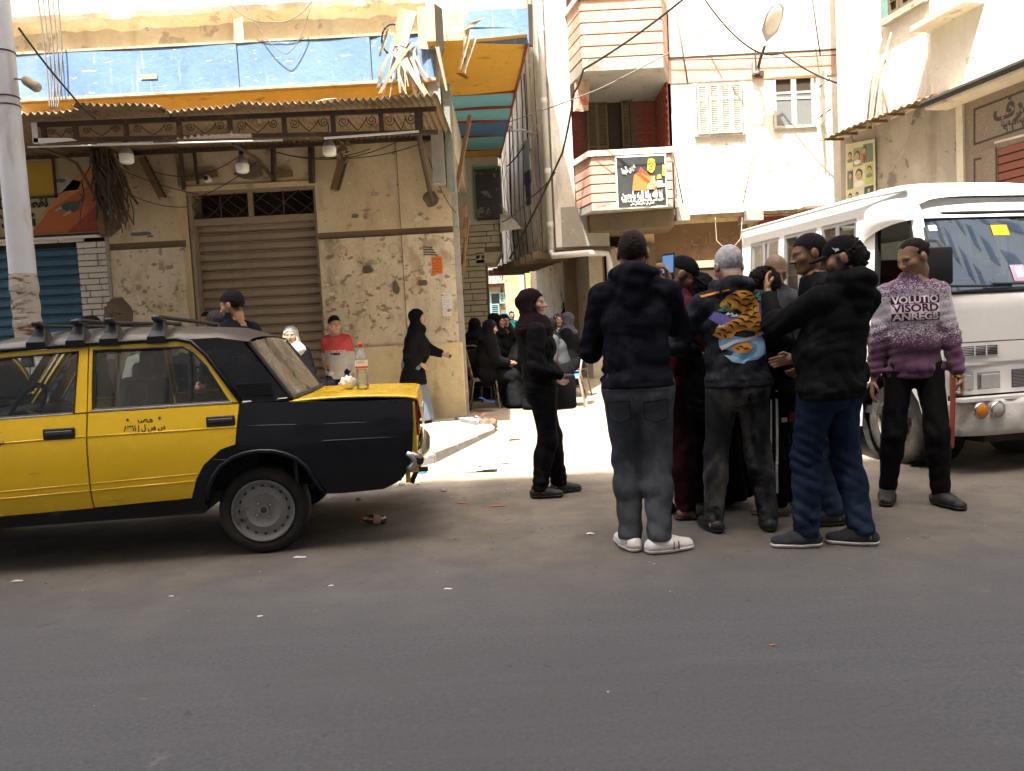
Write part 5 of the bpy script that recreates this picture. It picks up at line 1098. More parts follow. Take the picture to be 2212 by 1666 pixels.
for mir in (False, True):
    fd = panel('door', FDOOR, fy, M_yellow, TX, mirror=mir); rdoor = panel('door', RDOOR, fy, M_yellow, TX, mirror=mir)
    panel('rear_wing', QUART, fy, M_tblack, TX, mirror=mir, dent=.004); panel('sill', SILL, lambda x, z: fy(x, z)+.02, M_tblack, TX, mirror=mir); panel('front_wing', FFEND, fy, M_tblack, TX, mirror=mir)
    for dx_ in (0, -2.42):
        bb = MB(); bb.tube([(x+dx_, (fy(x, z)-.006) if not mir else CW-fy(x, z)+.006, z) for x, z in ARCH], .014, 7); bb.build('arch_lip', M_tblack, TX, smooth=True)
        yc = .12 if not mir else CW-.12
        pr_ = [(x*1.02+dx_, z) for x, z in ARCH]; bb = MB(); y0_, y1_ = (.015, .42) if not mir else (CW-.015, CW-.42)
        bb.add([(x, y0_, z) for x, z in pr_]+[(x, y1_, z) for x, z in pr_], [(i, i+1, len(pr_)+i+1, len(pr_)+i) for i in range(len(pr_)-1)]+[tuple(range(len(pr_), 2*len(pr_)))]); bb.build('wheel_well', M_trim, TX)
    # raised lines pressed into the doors
    for z0_, z1_, xa, xb, r_ in ((.782, .797, -1.86, -.955, .005), (.797, .797, -.938, -.10, .005), (.497, .519, -1.86, -.96, .005), (.519, .535, -.945, -.345, .005), (.455, .478, -1.86, -.96, .006), (.478, .492, -.945, -.36, .006)):
        bb = MB(); bb.tube([(xa, (fy(xa, z0_)+.002) if not mir else CW-fy(xa, z0_)-.002, z0_), (xb, (fy(xb, z1_)+.002) if not mir else CW-fy(xb, z1_)-.002, z1_)], r_, 6); bb.build('swage_line', M_yellow if r_ < .006 else M_yellow, TX, smooth=True)
    for z0_, z1_ in ((.800, .765), (.690, .672)):
        MB().tube([(x, (fy(x, z0_)+.003) if not mir else CW-fy(x, z0_)-.003, z0_+(z1_-z0_)*(x+.06)/.98) for x in [-.06+.098*k for k in range(11)]], .0042, 6).build('swage_line', M_tblack, TX, smooth=True)
    ro = [(-.943, .937), (-.942, 1.10), (-.940, 1.318), (-.42, 1.324), (-.355, 1.30), (-.282, 1.222), (-.083, .942)]; ri = [(-.912, .947), (-.914, 1.10), (-.916, 1.293), (-.405, 1.287), (-.345, 1.25), (-.272, 1.166), (-.135, .949)]
    ringf('window_frame', ro, ri, gy, M_yellow, rdoor if not mir else rdoor, mirror=mir)
    fo = [(-1.88, .918), (-1.62, 1.25), (-1.53, 1.307), (-.949, 1.318), (-.950, .936)]; fi = [(-1.78, .93), (-1.575, 1.215), (-1.49, 1.272), (-1.003, 1.293), (-1.02, .937)]
    ringf('window_frame', fo, fi, gy, M_yellow, fd, mirror=mir)
    g = lambda p, d=.012: (p[0], (gy(*p)+d) if not mir else CW-gy(*p)-d, p[1])
    MB().add([g(p) for p in ri], [tuple(range(len(ri)))]).build('window_pane', M_glass, rdoor); MB().add([g(p) for p in fi], [tuple(range(len(fi)))]).build('window_pane', M_glass, fd)
    for pl_, d_ in ((ri, rdoor), (fi, fd)): MB().tube([g(p, -.003) for p in pl_]+[g(pl_[0], -.003)], .008, 6).build('window_seal', M_trim, d_)
    one('window_divider', M_trim, rdoor, 'tube', [g((-.365, .945), .004), g((-.365, 1.27), .004)], .011, 6)
    one('chrome_strip', M_chrome, rdoor, 'tube', [g((-.915, .941), -.004), g((-.12, .944), -.004)], .008, 6); one('chrome_strip', M_chrome, fd, 'tube', [g((-1.78, .922), -.004), g((-1.02, .932), -.004)], .008, 6)
    bb = MB(); bb.tube([g(p, -.012) for p in ((-1.95, .915), (-1.66, 1.27), (-1.56, 1.318), (-.94, 1.334), (-.44, 1.337), (-.355, 1.315), (-.27, 1.232), (-.07, .942))], .013, 8); bb.build('rain_gutter', M_tblack, TX, smooth=True)
    cpil = panel('rear_pillar', [(-.43, 1.335), (-.20, 1.335), (-.06, 1.305), (.02, 1.20), (.20, .948), (.19, .932), (-.075, .938), (-.262, 1.232), (-.345, 1.31)], gy, M_tblack, TX, .03, mirror=mir)
    for k in range(9):
        z = .978+k*.0085; x0_ = -.085-.09*(z-.975)*3; one('vent_slat', M_trim, cpil, 'box', ((x0_+.095)/2+.01, (gy(0, z)-.004) if not mir else CW-gy(0, z)+.004, z), (.21, .012, .0045))
    one('chrome_strip', M_chrome, cpil, 'tube', [g((-.07, .94), -.006), g((.19, .945), -.006)], .007, 6)
    for (d_, x, z, w_, h_) in ((rdoor, -.188, .838, .165, .062), (fd, -1.095, .822, .175, .066)):
        yv = fy(x, z)-.004 if not mir else CW-fy(x, z)+.004; hd = MB().box((x, yv, z), (w_, .014, h_), 0, None, .005).build('door_handle', M_trim, d_)
        one('grip', mat('grip_grey', (.05, .05, .055), .4, .1, 9), hd, 'box', (x, yv-(.006 if not mir else -.006), z+.006), (w_*.86, .012, h_*.36), 0, None, .004)
    bb = MB(); bb.lathe([(0, -.014), (.012, -.014), (.019, -.008), (.021, 0)], Matrix.Translation((-1.015, fy(-1.015, .69) if not mir else CW-fy(0, .69), .69)) @ Matrix.Rotation(R_(-90 if not mir else 90), 4, 'X') @ Matrix.Scale(-1, 4, (0, 0, 1)), 14); bb.build('door_lock', M_chrome, fd, smooth=True)
    if not mir:
        for d_, cx in ((rdoor, -.62), (fd, -1.51)):
            dz_ = 0 if d_ is rdoor else -.03
            for s_, x, z, sz, wd in (('مصر', cx, .872, .062, .095), ('س ص ل | ٨٣٦١', cx+.0, .826, .046, .235)):
                tx = arab(s_)
                if '٨' in s_: tx = '\u0668\u0663\u0666\u0661 | '+arab('س ص ل')
                text(tx, (x, fy(x, z+dz_)-.001, z+dz_), (1, 0, 0), (0, .0, 1), sz, M_ink, d_, width=wd, bold=.0015)
            for e in (-.095, .085):
                st = [(cx+e+.012*(1 if k % 2 == 0 else .42)*math.sin(k*math.pi/5), (.878)+dz_+.012*(1 if k % 2 == 0 else .42)*math.cos(k*math.pi/5)) for k in range(10)]
                MB().prism(st, (0, fy(0, .87)-.004, 0), (1, 0, 0), (0, 0, 1), (0, -.001, 0)).build('star', M_ink, d_)
# roof, screens, lids
def zc(x): return float(np.interp(x, [-1.66, -1.5, -1.3, -1.0, -.5, -.2, -.02], [1.375, 1.415, 1.438, 1.446, 1.428, 1.402, 1.335]))
def ze(x): return float(np.interp(x, [-1.66, -1.55, -.2, -.02], [1.30, 1.325, 1.333, 1.30]))
def rf(u, v):
    x = -1.66+1.64*u; ya = gy(min(x, 0), ze(x))-.004; y = ya+(CW-2*ya)*v; k = abs(2*v-1)
    return (x, y, ze(x)+(zc(x)-ze(x))*(1-k**2.6)**.75)
bb = MB(); bb.grid(rf, 26, 26); bb.build('roof', M_tdust, TX, smooth=True)
def scr(name, m, tl, bl_, zt_, zb_, x_t, x_b, bow=.03):
    bb = MB(); bb.grid(lambda u, v: (x_b+(x_t-x_b)*v+bow*(1-(2*u-1)**2)*(1 if x_b > -1 else -1), (bl_+(CW-2*bl_)*u)*(1-v)+(tl+(CW-2*tl)*u)*v, zb_+(zt_-zb_)*v+.03*v*(1-(2*u-1)**2)), 14, 8); return bb.build(name, m, TX, smooth=True)
scr('rear_window', M_rglass, .185, .13, 1.295, .95, -.03, .205); scr('windscreen', M_glass, .17, .11, 1.315, .93, -1.665, -1.96)
for a, c in (((-.035, .175, 1.30), (.212, .118, .945)), ((-.035, CW-.175, 1.30), (.212, CW-.118, .945)), ((.215, .12, .945), (.215, CW-.12, .945))): one('screen_rubber', M_trim, TX, 'tube', [a, c] if a[0] != c[0] else [(.207+.03*(1-(2*k/10-1)**2), .118+(CW-.236)*k/10, .945) for k in range(11)], .016, 6)
for s_ in (.09, CW-.09): one('front_pillar', M_yellow, TX, 'tube', [(-1.955, s_, .92), (-1.65, s_+(.05 if s_ < 1 else -.05), 1.31)], .026, 7)
def lid(u, v):
    x = .20+.775*u; y = .09+(CW-.18)*v; z = .928-.018*u+.016*math.sin(math.pi*u)*(1-v*.7)+.010*(1-(2*v-1)**2)
    x += (.035*(1-(2*v-1)**2) if u < .05 else 0)
    if u > .93: z -= .012*((u-.93)/.07)
    return (x, y, z)
TL = MB().grid(lid, 24, 18).build('boot_lid', M_yellow, TX, smooth=True); md = TL.modifiers.new('s', 'SOLIDIFY'); md.thickness = .012; md.offset = -1
bb = MB(); bb.grid(lambda u, v: (.972+.022*math.sin(math.pi*min(1, v*1.4)*.5)-.0*v, .10+(CW-.2)*u, .900-.28*v+(.012*(1-(2*u-1)**2))), 14, 8); bb.build('boot_lid_rear', M_yellow, TL, smooth=True)
one('boot_gutter', M_trim, TX, 'b2', (.21, .075, .82), (.94, CW-.075, .898))
one('rear_panel', M_yellow, TX, 'b2', (.90, .08, .44), (.955, CW-.08, .88))
for s_ in (1, -1):
    y0_ = .12 if s_ == 1 else CW-.12; tl_ = one('tail_lamp', M_redl, TX, 'b2', (.925, y0_, .665), (.972, y0_+s_*.16, .855)); one('reversing_lens', M_clearl, tl_, 'b2', (.93, y0_+s_*.165, .665), (.975, y0_+s_*.28, .855)); one('indicator_lens', M_amber, tl_, 'b2', (.93, y0_+s_*.285, .665), (.974, y0_+s_*.36, .855))
npl = one('number_plate', M_wpaint, TX, 'b2', (.985, .60, .68), (.995, 1.02, .80)); one('plate_band', flat('plate_blue', (.05, .2, .5)), npl, 'b2', (.996, .60, .765), (.999, 1.02, .80))
RBm = MB(); RBm.grid(lambda u, v: (.985+.05*math.sin(math.pi*v)-.09*abs(2*u-1)**4, .015+(CW-.03)*u, .455+.125*v-.05*(1-u)**3*0), 16, 6); o = RBm.build('rear_bumper', M_chrome, TX, smooth=True); md = o.modifiers.new('s', 'SOLIDIFY'); md.thickness = .03
one('bumper_end', M_trim, TX, 'box', (.955, .05, .52), (.07, .04, .055), 0, (0, R_(10), R_(-8)), .012); one('bumper_bracket', M_trim, TX, 'box', (.93, .14, .42), (.03, .04, .12), 0, (0, R_(25), 0))
one('exhaust_pipe', M_iron, TX, 'tube', [(.4, 1.3, .24), (1.0, 1.3, .25)], .02, 8); one('rear_skirt', M_yellow, TX, 'b2', (.87, .12, .37), (.90, CW-.12, .46))
for (nm, x0_, x1_, z0_, z1_) in (('bonnet', -2.93, -1.93, .84, .925),):
    bb = MB(); bb.grid(lambda u, v: (x0_+(x1_-x0_)*u, .09+(CW-.18)*v, z0_+(z1_-z0_)*u+.03*(1-(2*v-1)**2)), 12, 12); bb.build(nm, M_tblack, TX, smooth=True)
one('front_panel', M_trim, TX, 'b2', (-2.96, .06, .5), (-2.9, CW-.06, .84)); one('front_bumper', M_chrome, TX, 'b2', (-3.05, .03, .40), (-2.95, CW-.03, .52))
for s_ in (.3, CW-.3): one('headlamp', M_clearl, TX, 'b2', (-2.975, s_-.17, .62), (-2.955, s_+.17, .78))
one('underbody', M_trim, TX, 'b2', (-2.0, .12, .27), (-.36, CW-.12, .325)); one('rear_floor', M_trim, TX, 'b2', (-.36, .45, .40), (.85, CW-.45, .46)); one('fuel_tank', M_trim, TX, 'b2', (.42, .2, .37), (.84, CW-.2, .50)); one('engine_bay', M_trim, TX, 'b2', (-2.9, .42, .3), (-2.0, CW-.42, .8))
one('rear_axle', M_trim, TX, 'tube', [(0, .2, .27), (0, CW-.2, .27)], .05, 8); one('bulkhead', M_trim, TX, 'b2', (-2.0, .08, .33), (-1.95, CW-.08, .92))
one('parcel_shelf', M_trim, TX, 'b2', (-.05, .1, .90), (.22, CW-.1, .93)); one('boot_wall', M_trim, TX, 'b2', (.20, .1, .35), (.22, CW-.1, .93))
def wheel(x, y, mir):
    M = Matrix.Translation((x, y, .268)) @ Matrix.Rotation(R_(90 if not mir else -90), 4, 'X')
    w_ = MB(); w_.lathe([(.185, -.155), (.235, -.165), (.258, -.155), (.270, -.13), (.271, -.085), (.270, -.04), (.260, -.012), (.24, .002), (.21, .002), (.188, -.008), (.184, -.03)], M, 48)
    T = w_.build('tyre', M_rubber, wv, smooth=True)
    rb = MB(); rb.lathe([(.190, .0), (.186, .006), (.178, .004), (.172, -.012), (.165, -.03), (.150, -.034), (.142, -.028), (.118, -.020), (.104, -.012), (.090, -.020), (.070, -.028), (.036, -.029), (.034, -.018), (.0, -.016)], M, 40); Rm = rb.build('rim', M_rim, wv, smooth=40)
    for k in range(16):
        a = 2*math.pi*k/16; MB().lathe([(0, .0015), (.009, .0015), (.011, 0)], M @ Matrix.Translation((.146*math.cos(a), .146*math.sin(a), -.030)), 8).build('vent_hole', M_trim, Rm)
    for k in range(4):
        a = 2*math.pi*k/4+.6; MB().lathe([(.0, .014), (.008, .013), (.009, 0)], M @ Matrix.Translation((.049*math.cos(a), .049*math.sin(a), -.030)), 6).build('wheel_bolt', M_chrome, Rm)
    one('hub_cap', M_iron, Rm, 'lathe', [(0, .0), (.02, -.002), (.022, -.02)], M @ Matrix.Translation((0, 0, -.014)), 12)
for x, y, mir in ((0, .085, False), (0, CW-.085, True), (-2.42, .085, False), (-2.42, CW-.085, True)):
    wv = link('wheel', bpy.data.meshes.new('wheel'), TX); wheel(x, y, mir)
# roof bars
for i, x in enumerate((-1.231, -1.011, -.821, -.55)):
    rbk = MB().box((x, CW/2, 1.463+.004*(i % 2)), (.036, CW-.32, .022), 0, (R_(1.0*(-1)**i), 0, 0), .006).build('roof_bar', M_trim, TX)
    for s_ in (0, 1):
        Y = lambda y: y if s_ == 0 else CW-y; bb = MB()
        prof = [(.115, 1.315), (.105, 1.36), (.15, 1.395), (.175, 1.44), (.18, 1.462), (.23, 1.462), (.235, 1.43), (.245, 1.375), (.20, 1.365), (.15, 1.33)]
        for (wa, wb) in ((.06, .03),):
            n_ = len(prof); vs_ = []
            for sg in (-1, 1):
                for (y, z) in prof: wd = wa+(wb-wa)*min(1, max(0, (z-1.33)/.10)); vs_.append((x+sg*wd, Y(y), z))
            bb.add(vs_, [tuple(range(n_)), tuple(range(2*n_-1, n_-1, -1))]+[((k+1) % n_, k, n_+k, n_+(k+1) % n_) for k in range(n_)])
        bb.build('bar_foot', M_trim, rbk, bev=.004)
        if i in (1, 2): one('red_tie', M_redtrim, rbk, 'box', (x, Y(.205), 1.432), (.05, .06, .014))
    one('bar_end', M_trim, rbk, 'box', (x, .15, 1.468), (.05, .05, .03), 0, None, .008)
# inside
def seat(x, y, m, hgt, parent, w_=.48):
    t = MB().box((x, y, .52), (.5, w_, .16), 0, None, .04).build('seat', m, parent, smooth=40); one('seat_back', m, t, 'box', (x+.24, y, .82), (.13, w_, .56), 0, (0, R_(8), 0), .04); one('headrest', m, t, 'box', (x+.30, y, hgt), (.09, .26, .20), 0, (0, R_(6), 0), .04)
seat(-1.02, .50, M_seat, 1.19, TX); seat(-1.30, 1.12, M_seatp, 1.10, TX); bs = MB().box((-.30, CW/2, .50), (.5, 1.3, .2), 0, None, .05).build('rear_bench', M_seat, TX); one('seat_back', M_seat, bs, 'box', (-.05, CW/2, .72), (.14, 1.3, .42), 0, (0, R_(10), 0), .05)
one('floor', M_trim, TX, 'b2', (-1.95, .1, .33), (-.36, CW-.1, .36)); one('dashboard', M_trim, TX, 'box', (-1.78, CW/2, .82), (.26, 1.38, .22), 0, None, .05)
bb = MB(); Mw = Matrix.Translation((-1.50, .48, .93)) @ Matrix.Rotation(R_(-62), 4, 'Y'); R0 = .19
bb.tube([Mw @ Vector((R0*math.cos(a), R0*math.sin(a), 0)) for a in [k*2*math.pi/24 for k in range(25)]], .015, 7); bb.tube([Mw @ Vector((0, -R0, 0)), Mw @ Vector((0, R0, 0))], .014, 6); bb.tube([Mw @ Vector((0, 0, 0)), Mw @ Vector((0, 0, -.25))], .022, 6); bb.build('steering_wheel', M_trim, TX, smooth=True)
rv = MB().box((-1.55, .66, 1.245), (.03, .26, .07), 0, (0, 0, R_(38)), .015).build('rear_view_mirror', M_trim, TX); one('mirror_glass', mat('mirror', (.7, .72, .7), .03, 0, 1, metal=1, rvar=0), rv, 'box', (-1.533, .648, 1.245), (.006, .24, .056), 0, (0, 0, R_(38)))
orn = MB().tube([(-1.53, .64, 1.21), (-1.53, .64, 1.11)], .003, 4).build('hanging_ornament', M_cable, TX); one('charm', M_redtrim, orn, 'box', (-1.53, .64, 1.085), (.035, .02, .055), 0, (.2, .3, 0))
one('window_sticker', M_trim, TX, 'add', [(-.235, gy(0, .95)-.001+.012, .953), (-.15, gy(0, .95)+.011, .953), (-.195, gy(0, 1.03)+.011, 1.035)], [(0, 1, 2)])
def TXW(p): return Matrix.Translation(TX.location) @ Matrix.Rotation(R_(6), 4, 'Z') @ Vector(p)
# bottle and bag on the boot
bp_ = TXW((.60, .62, .942)); t = thing('water_bottle', 'clear plastic water bottle with red cap standing on the taxi boot', 'bottle', bp_)
M_pet = glass('clear_plastic', (.93, .95, .95), .10, .10, .45, (.85, .87, .86)); prf = [(.0, 0), (.034, .0), (.041, .008), (.041, .03), (.038, .037), (.041, .045), (.041, .06), (.037, .067), (.041, .075), (.041, .09), (.036, .1), (.038, .12), (.0425, .135), (.0425, .20), (.040, .215), (.030, .245), (.016, .27), (.0135, .29), (.0135, .30)]
MB().lathe(prf, None, 28).build('bottle_body', M_pet, t, smooth=True); MB().lathe([(.0155, .288), (.0165, .29), (.0165, .308), (.012, .311), (0, .311)], None, 18).build('cap', flat('cap_red', (.62, .02, .02), .4), t, smooth=True)
MB().lathe([(.0430, .138), (.0430, .198)], None, 28).build('label', flat('label_white', (.72, .70, .68)), t, smooth=True); MB().lathe([(.0434, .142), (.0434, .156)], None, 28).build('label_band', flat('label_red', (.55, .06, .05)), t, smooth=True)
text('BARAKA', (0, -.0452, .182), (1, 0, 0), (0, 0, 1), .021, flat('label_ink', (.5, .04, .03)), t, width=.05)
MB().lathe([(.0, .003), (.036, .003), (.038, .03), (0, .03)], None, 20).build('water', glass('water', (.93, .96, .96), .06, .0), t, smooth=True)
bp_ = TXW((.50, .66, .944)); rnd = random.Random(4); bb = MB(); bb.sphere((0, 0, .042), (.062, .05, .045), 12)
for i, v in enumerate(bb.v): k = 1+.16*math.sin(v[0]*110+v[2]*70)*math.sin(v[1]*90+v[2]*40)+rnd.uniform(-.03, .03); bb.v[i] = (v[0]*k, v[1]*k, max(0, v[2]*k))
o = bb.build('plastic_bag', mat('white_plastic_bag', (.72, .70, .64), .35, .08, 12, .6, 40), None, smooth=True, loc=bp_); tag(o, 'crumpled white plastic bag beside the bottle on the taxi boot', 'bag')

# scratches and small dents on the near side
rnd = random.Random(12); M_scr = mat('bare_scratch', (.16, .15, .14), .6, .3, 40); M_scy = mat('dirty_scratch', (.22, .13, .02), .7, .3, 40)
for i in range(16):
    if rnd.random() < .55: x, z, m = rnd.uniform(.05, .88), rnd.uniform(.42, .86), M_scr
    else: x, z, m = rnd.uniform(-1.5, -.2), rnd.uniform(.40, .62), M_scy
    if m is M_scr: continue
    if m is M_scy and x > -.45 and z < .60: continue
    L = rnd.uniform(.02, .14); a = rnd.gauss(0, .12); pts = [(x+L*k/4*math.cos(a), fy(x+L*k/4, z)-.0012+(.004*math.sin((x+L*k/4)*7.3+z*5)*math.sin((x+L*k/4)*3.1-z*9) if m is M_scr else 0), z+L*k/4*math.sin(a)+rnd.uniform(-.002, .002)) for k in range(5)]
    MB().tube(pts, rnd.uniform(.0005, .0011), 4).build('scratch', m, TX)
# ================================================================ minibus
M_bwhite = mat('bus_white', (.80, .80, .77), .38, .05, 2.5, .06, 12, spec=.5, coat=.2, layers=(((.50, .47, .42), 1.5, .50, .85, (1, 1, 2), .5), ((.16, .12, .09), 16, .705, .72, (1, 1, 1), .8)))
M_bglass = glass('bus_glass', (.45, .50, .50), .12, .02, .10)
M_wsglass = glass('bus_windscreen', (.28, .40, .56), .50, .02, .03, gcol=(.55, .74, 1.))  # blue of the reflected sky is put into the glass colours
M_alu = mat('aluminium_frame', (.55, .55, .54), .35, .08, 9, metal=.8)
u_ = Vector((-.215, .977, 0)).normalized(); BRZ = math.atan2(u_.y, u_.x)
BU = thing('minibus', 'white minibus with raised roof parked facing the street on the right', 'minibus', (3.31, 5.80, 0), BRZ)
# local x = rearwards, local -y = across the front to the far side
BW = 1.68; BL = 3.05
def q3(x, v, z): return (x, -v, z)
def bpanel(name, poly, m, th=.03, off=0, yf=None, parent=BU, both=True, dx=.12, dz=.1):
    f = yf or (lambda x, z: .05*max(0, (z-1.4))**1.0*.9+(.03*(.6-z) if z < .6 else 0))
    for mir in ((False, True) if both else (False,)):
        o = panel(name, poly, lambda x, z: f(x, z)+off, m, parent, th, dx, dz, mirror=mir, W=BW)
        for v in o.data.vertices: v.co.y = -v.co.y
        o.data.flip_normals()
BAR = [(.68+.40*math.cos(a), .36+.40*math.sin(a)) for a in [R_(-12+k*20.4) for k in range(11)]]
BAR2 = [(2.45+.40*math.cos(a), .36+.40*math.sin(a)) for a in [R_(-12+k*20.4) for k in range(11)]]
bpanel('door', [(.14, 1.40), (.10, .75), (.25, .72)]+[p for p in BAR[::-1] if p[0] < .62 or True][0:0]+[(.26, .42)]+[p for p in BAR[::-1] if p[0] <= .78]+[(.78, 1.46), (.24, 1.46)] if False else [(.05, .42), (.27, .42)]+BAR[::-1][0:]+[(1.05, .42), (1.05, 1.47), (.20, 1.47), (.07, 1.32)], M_bwhite)
bpanel('side_panel', [(1.06, .42), (2.04, .42)]+BAR2[::-1]+[(2.84, .42), (BL, .46), (BL, 1.47), (1.06, 1.47)], M_bwhite)
TZ = 2.12
bpanel('roof_band', [(.36, TZ), (BL-.05, TZ), (BL-.06, 2.27), (.48, 2.27)], M_bwhite)
for a, c in ((2.86, BL-.02), (2.20, 2.30), (1.57, 1.66), (.82, 1.07)): bpanel('window_post', [(a, 1.465), (c, 1.465), (c, TZ+.005), (a, TZ+.005)], M_bwhite)
bpanel('front_post', [(.18, 1.465), (.27, 1.465), (.44, TZ+.01), (.34, TZ+.01)], M_bwhite)
f0 = lambda x, z: .05*max(0, (z-1.4))*.9
for (a, c) in ((2.30, 2.86), (1.66, 2.20), (1.07, 1.57), (.27, .82)):
    al = a+.17 if a < .3 else a; e = .035
    o_ = [(a, 1.468), (c, 1.468), (c, TZ), (al, TZ)]; i_ = [(a+e, 1.468+e), (c-e, 1.468+e), (c-e, TZ-e), (al+e*.6, TZ-e)]
    for mir in (False, True):
        o = ringf('window_frame', o_, i_, lambda x, z: f0(x, z)-.006, M_alu if a > .5 else M_trim, BU, .03, mirror=mir, W=BW)
        for v in o.data.vertices: v.co.y = -v.co.y
        gp = [((p[0]), -(f0(*p)+.01) if not mir else -(BW-f0(*p)-.01), p[1]) for p in i_]
        if a > .5: MB().add(gp, [(0, 1, 2, 3)]).build('window_pane', M_bglass, BU)
        if a > 1: xm = (a+c)/2; one('window_divider', M_alu, BU, 'b2', (xm-.012, gp[0][1]-.012, 1.5), (xm+.012, gp[0][1]+.012, TZ-.03))
# roof: raised, rounded
def br(u, v):
    x = .30+(BL-.34)*u; k = abs(2*v-1); zt = 2.27+float(np.interp(x, [.3, .5, .75, 1.0, 2.6, BL], [-.10, .02, .09, .11, .10, .02]))
    fr = .04; edge = 2.12 if x < .45 else 2.24
    return (x, -(fr+(BW-2*fr)*v), edge+(zt-edge)*(1-k**5)**.7)
MB().grid(br, 26, 30).build('roof', M_bwhite, BU, smooth=True)
bb = MB(); bb.grid(lambda u, v: (.30-.035*math.sin(math.pi*v)*0+.06*v-.02*math.sin(math.pi*u), -(.06+(BW-.12)*u), 2.0+.16*v), 20, 4); bb.build('roof_brow', M_bwhite, BU, smooth=True)
for s_ in (0, 1):
    bb = MB(); yv = lambda v: -v if s_ == 0 else -(BW-v)
    bb.tube([(.44, yv(.02), 2.25), (1.0, yv(.0), 2.275), (BL-.06, yv(.0), 2.275)], .018, 6); bb.build('rain_gutter', M_bwhite, BU, smooth=True)
    # moulded air scoop over the cab door
    bb = MB()
    def sc_(u, v):
        x = .36+.60*u; z = 1.93+.27*v; k = math.sin(math.pi*min(1, u*1.0))**.8*math.sin(math.pi*(.15+.75*v))
        zz = z if v > .5 else z+.10*(1-v*2)*(1-u)
        return (x, yv(f0(x, z)-.012-.075*k*(.4+.6*u)), zz-.12*(u-.5)**2)
    bb.grid(sc_, 14, 10); bb.build('air_scoop', M_bwhite, BU, smooth=True)
# front
def fx(v, z): return float(np.interp(z, [.3, .62, .9, 1.33, 1.40, 2.02, 2.1], [.03, .0, .0, .03, .07, .30, .34])) + .06*(abs(2*v/BW-1))**4
def fpatch(name, v0, v1, z0, z1, m, off=0, nu=10, nv=6, parent=BU, th=0):
    bb = MB(); bb.grid(lambda u, w_: (fx(v0+(v1-v0)*u, z0+(z1-z0)*w_)-off, -(v0+(v1-v0)*u), z0+(z1-z0)*w_), nu, nv); o = bb.build(name, m, parent, smooth=True)
    if th: md = o.modifiers.new('s', 'SOLIDIFY'); md.thickness = th; md.offset = 0
    return o
fpatch('front_panel', .005, BW-.005, 1.02, 1.40, M_bwhite, 0, 20, 8); fpatch('grille_panel', .005, BW-.005, .86, 1.012, M_bwhite, .012, 20, 4); fpatch('lamp_panel', .005, BW-.005, .615, .855, M_bwhite, .0, 20, 4)
MB().b2((.0, -.03, .84), (.02, -BW+.03, .86)).build('step_lip', M_bwhite, BU)
ws = fpatch('windscreen', .045, BW-.045, 1.41, 2.03, M_wsglass, -.01, 24, 12)
rub = [(.045, 1.40), (.045, 2.035), (BW-.045, 2.035), (BW-.045, 1.40), (.045, 1.40)]
pts = [(fx(v, z)-.008, -v, z) for (v, z) in sum([[(a[0]+(c[0]-a[0])*k/8, a[1]+(c[1]-a[1])*k/8) for k in range(8)] for a, c in zip(rub[:-1], rub[1:])], [])]; MB().tube(pts+[pts[0]], .016, 6).build('windscreen_rubber', M_trim, BU, smooth=True)
for k in range(2):
    for j in range(6): zz = .918+j*.0125; MB().b2((-.016, -(.11+k*.66+.0), zz), (-.008, -(.43+k*.66), zz+.007)).build('grille_slot', M_trim, BU)
for j in range(3): MB().b2((-.020, -(.115+.105*j+.09), .912), (-.010, -(.115+.105*j+.1), .992)).build('grille_rib', M_bwhite, BU)
for v0, v1 in ((.03, .215), (.255, .455), (BW-.455, BW-.255), (BW-.215, BW-.03)):
    hl = MB().b2((-.004, -v0, .645), (.02, -v1, .785)).build('headlamp', M_chrome, BU, bev=.008); MB().b2((-.018, -v0-.015, .66), (-.005, -v1+.015, .77)).build('lens', M_clearl, hl, bev=.008)
MB().b2((-.006, -.56, .65), (.01, -(BW-.56), .79)).build('radiator_mesh', M_trim, BU)
for j in range(12): MB().b2((-.012, -.56, .66+j*.011), (-.006, -(BW-.56), .664+j*.011)).build('mesh_wire', M_plgrey, BU)
bb = MB(); bb.grid(lambda u, w_: (-.10+.13*abs(2*u-1)**6+.02*math.sin(w_*3.1)*-1+.012*math.sin(u*40)*math.sin(w_*5), BW*-u*1.0-0, .31+.27*w_), 40, 6); o = bb.build('bumper', mat('bus_bumper', (.62, .61, .58), .5, .08, 4, .5, 14, layers=(((.15, .09, .05), 7, .62, .66), ((.40, .37, .33), 3, .55, .7))), BU, smooth=True); md = o.modifiers.new('s', 'SOLIDIFY'); md.thickness = .02
MB().b2((-.10, -.02, .575), (.02, -BW+.02, .60)).build('bumper_top', M_bwhite, BU)
for v, m in ((.155, M_amber), (.30, M_clearl)):
    M = Matrix.Translation((-.118, -v, .51)) @ Matrix.Rotation(R_(-90), 4, 'Y'); fl = MB().lathe([(.062, 0), (.066, .015), (.056, .024)], M, 22).build('round_lamp', M_chrome, BU, smooth=True); MB().lathe([(.056, .018), (.04, .03), (0, .036)], M, 22).build('lens', m, fl, smooth=True)
one('wiper', M_trim, BU, 'tube', [(fx(.3, 1.42)-.03, -.08, 1.45), (fx(.6, 1.45)-.035, -.62, 1.435)], .010, 5); one('wiper', M_trim, BU, 'tube', [(fx(.6, 1.42)-.03, -.45, 1.455), (fx(.9, 1.45)-.035, -1.05, 1.44)], .010, 5)
def fdec(name, v0, v1, z0, z1, m, off=.0): return fpatch(name, v0, v1, z0, z1, m, off, 2, 2)
fdec('sticker', .645, .80, 1.845, 1.93, flat('sticker_orange', (.50, .25, .01)), -.005); fdec('sticker', .10, .165, 1.90, 1.945, M_wpaint, -.005); fdec('sticker', .70, .83, 1.47, 1.60, flat('sticker_mauve', (.28, .16, .24)), -.005); fdec('sticker', .74, .80, 1.50, 1.58, M_paperw, -.002)
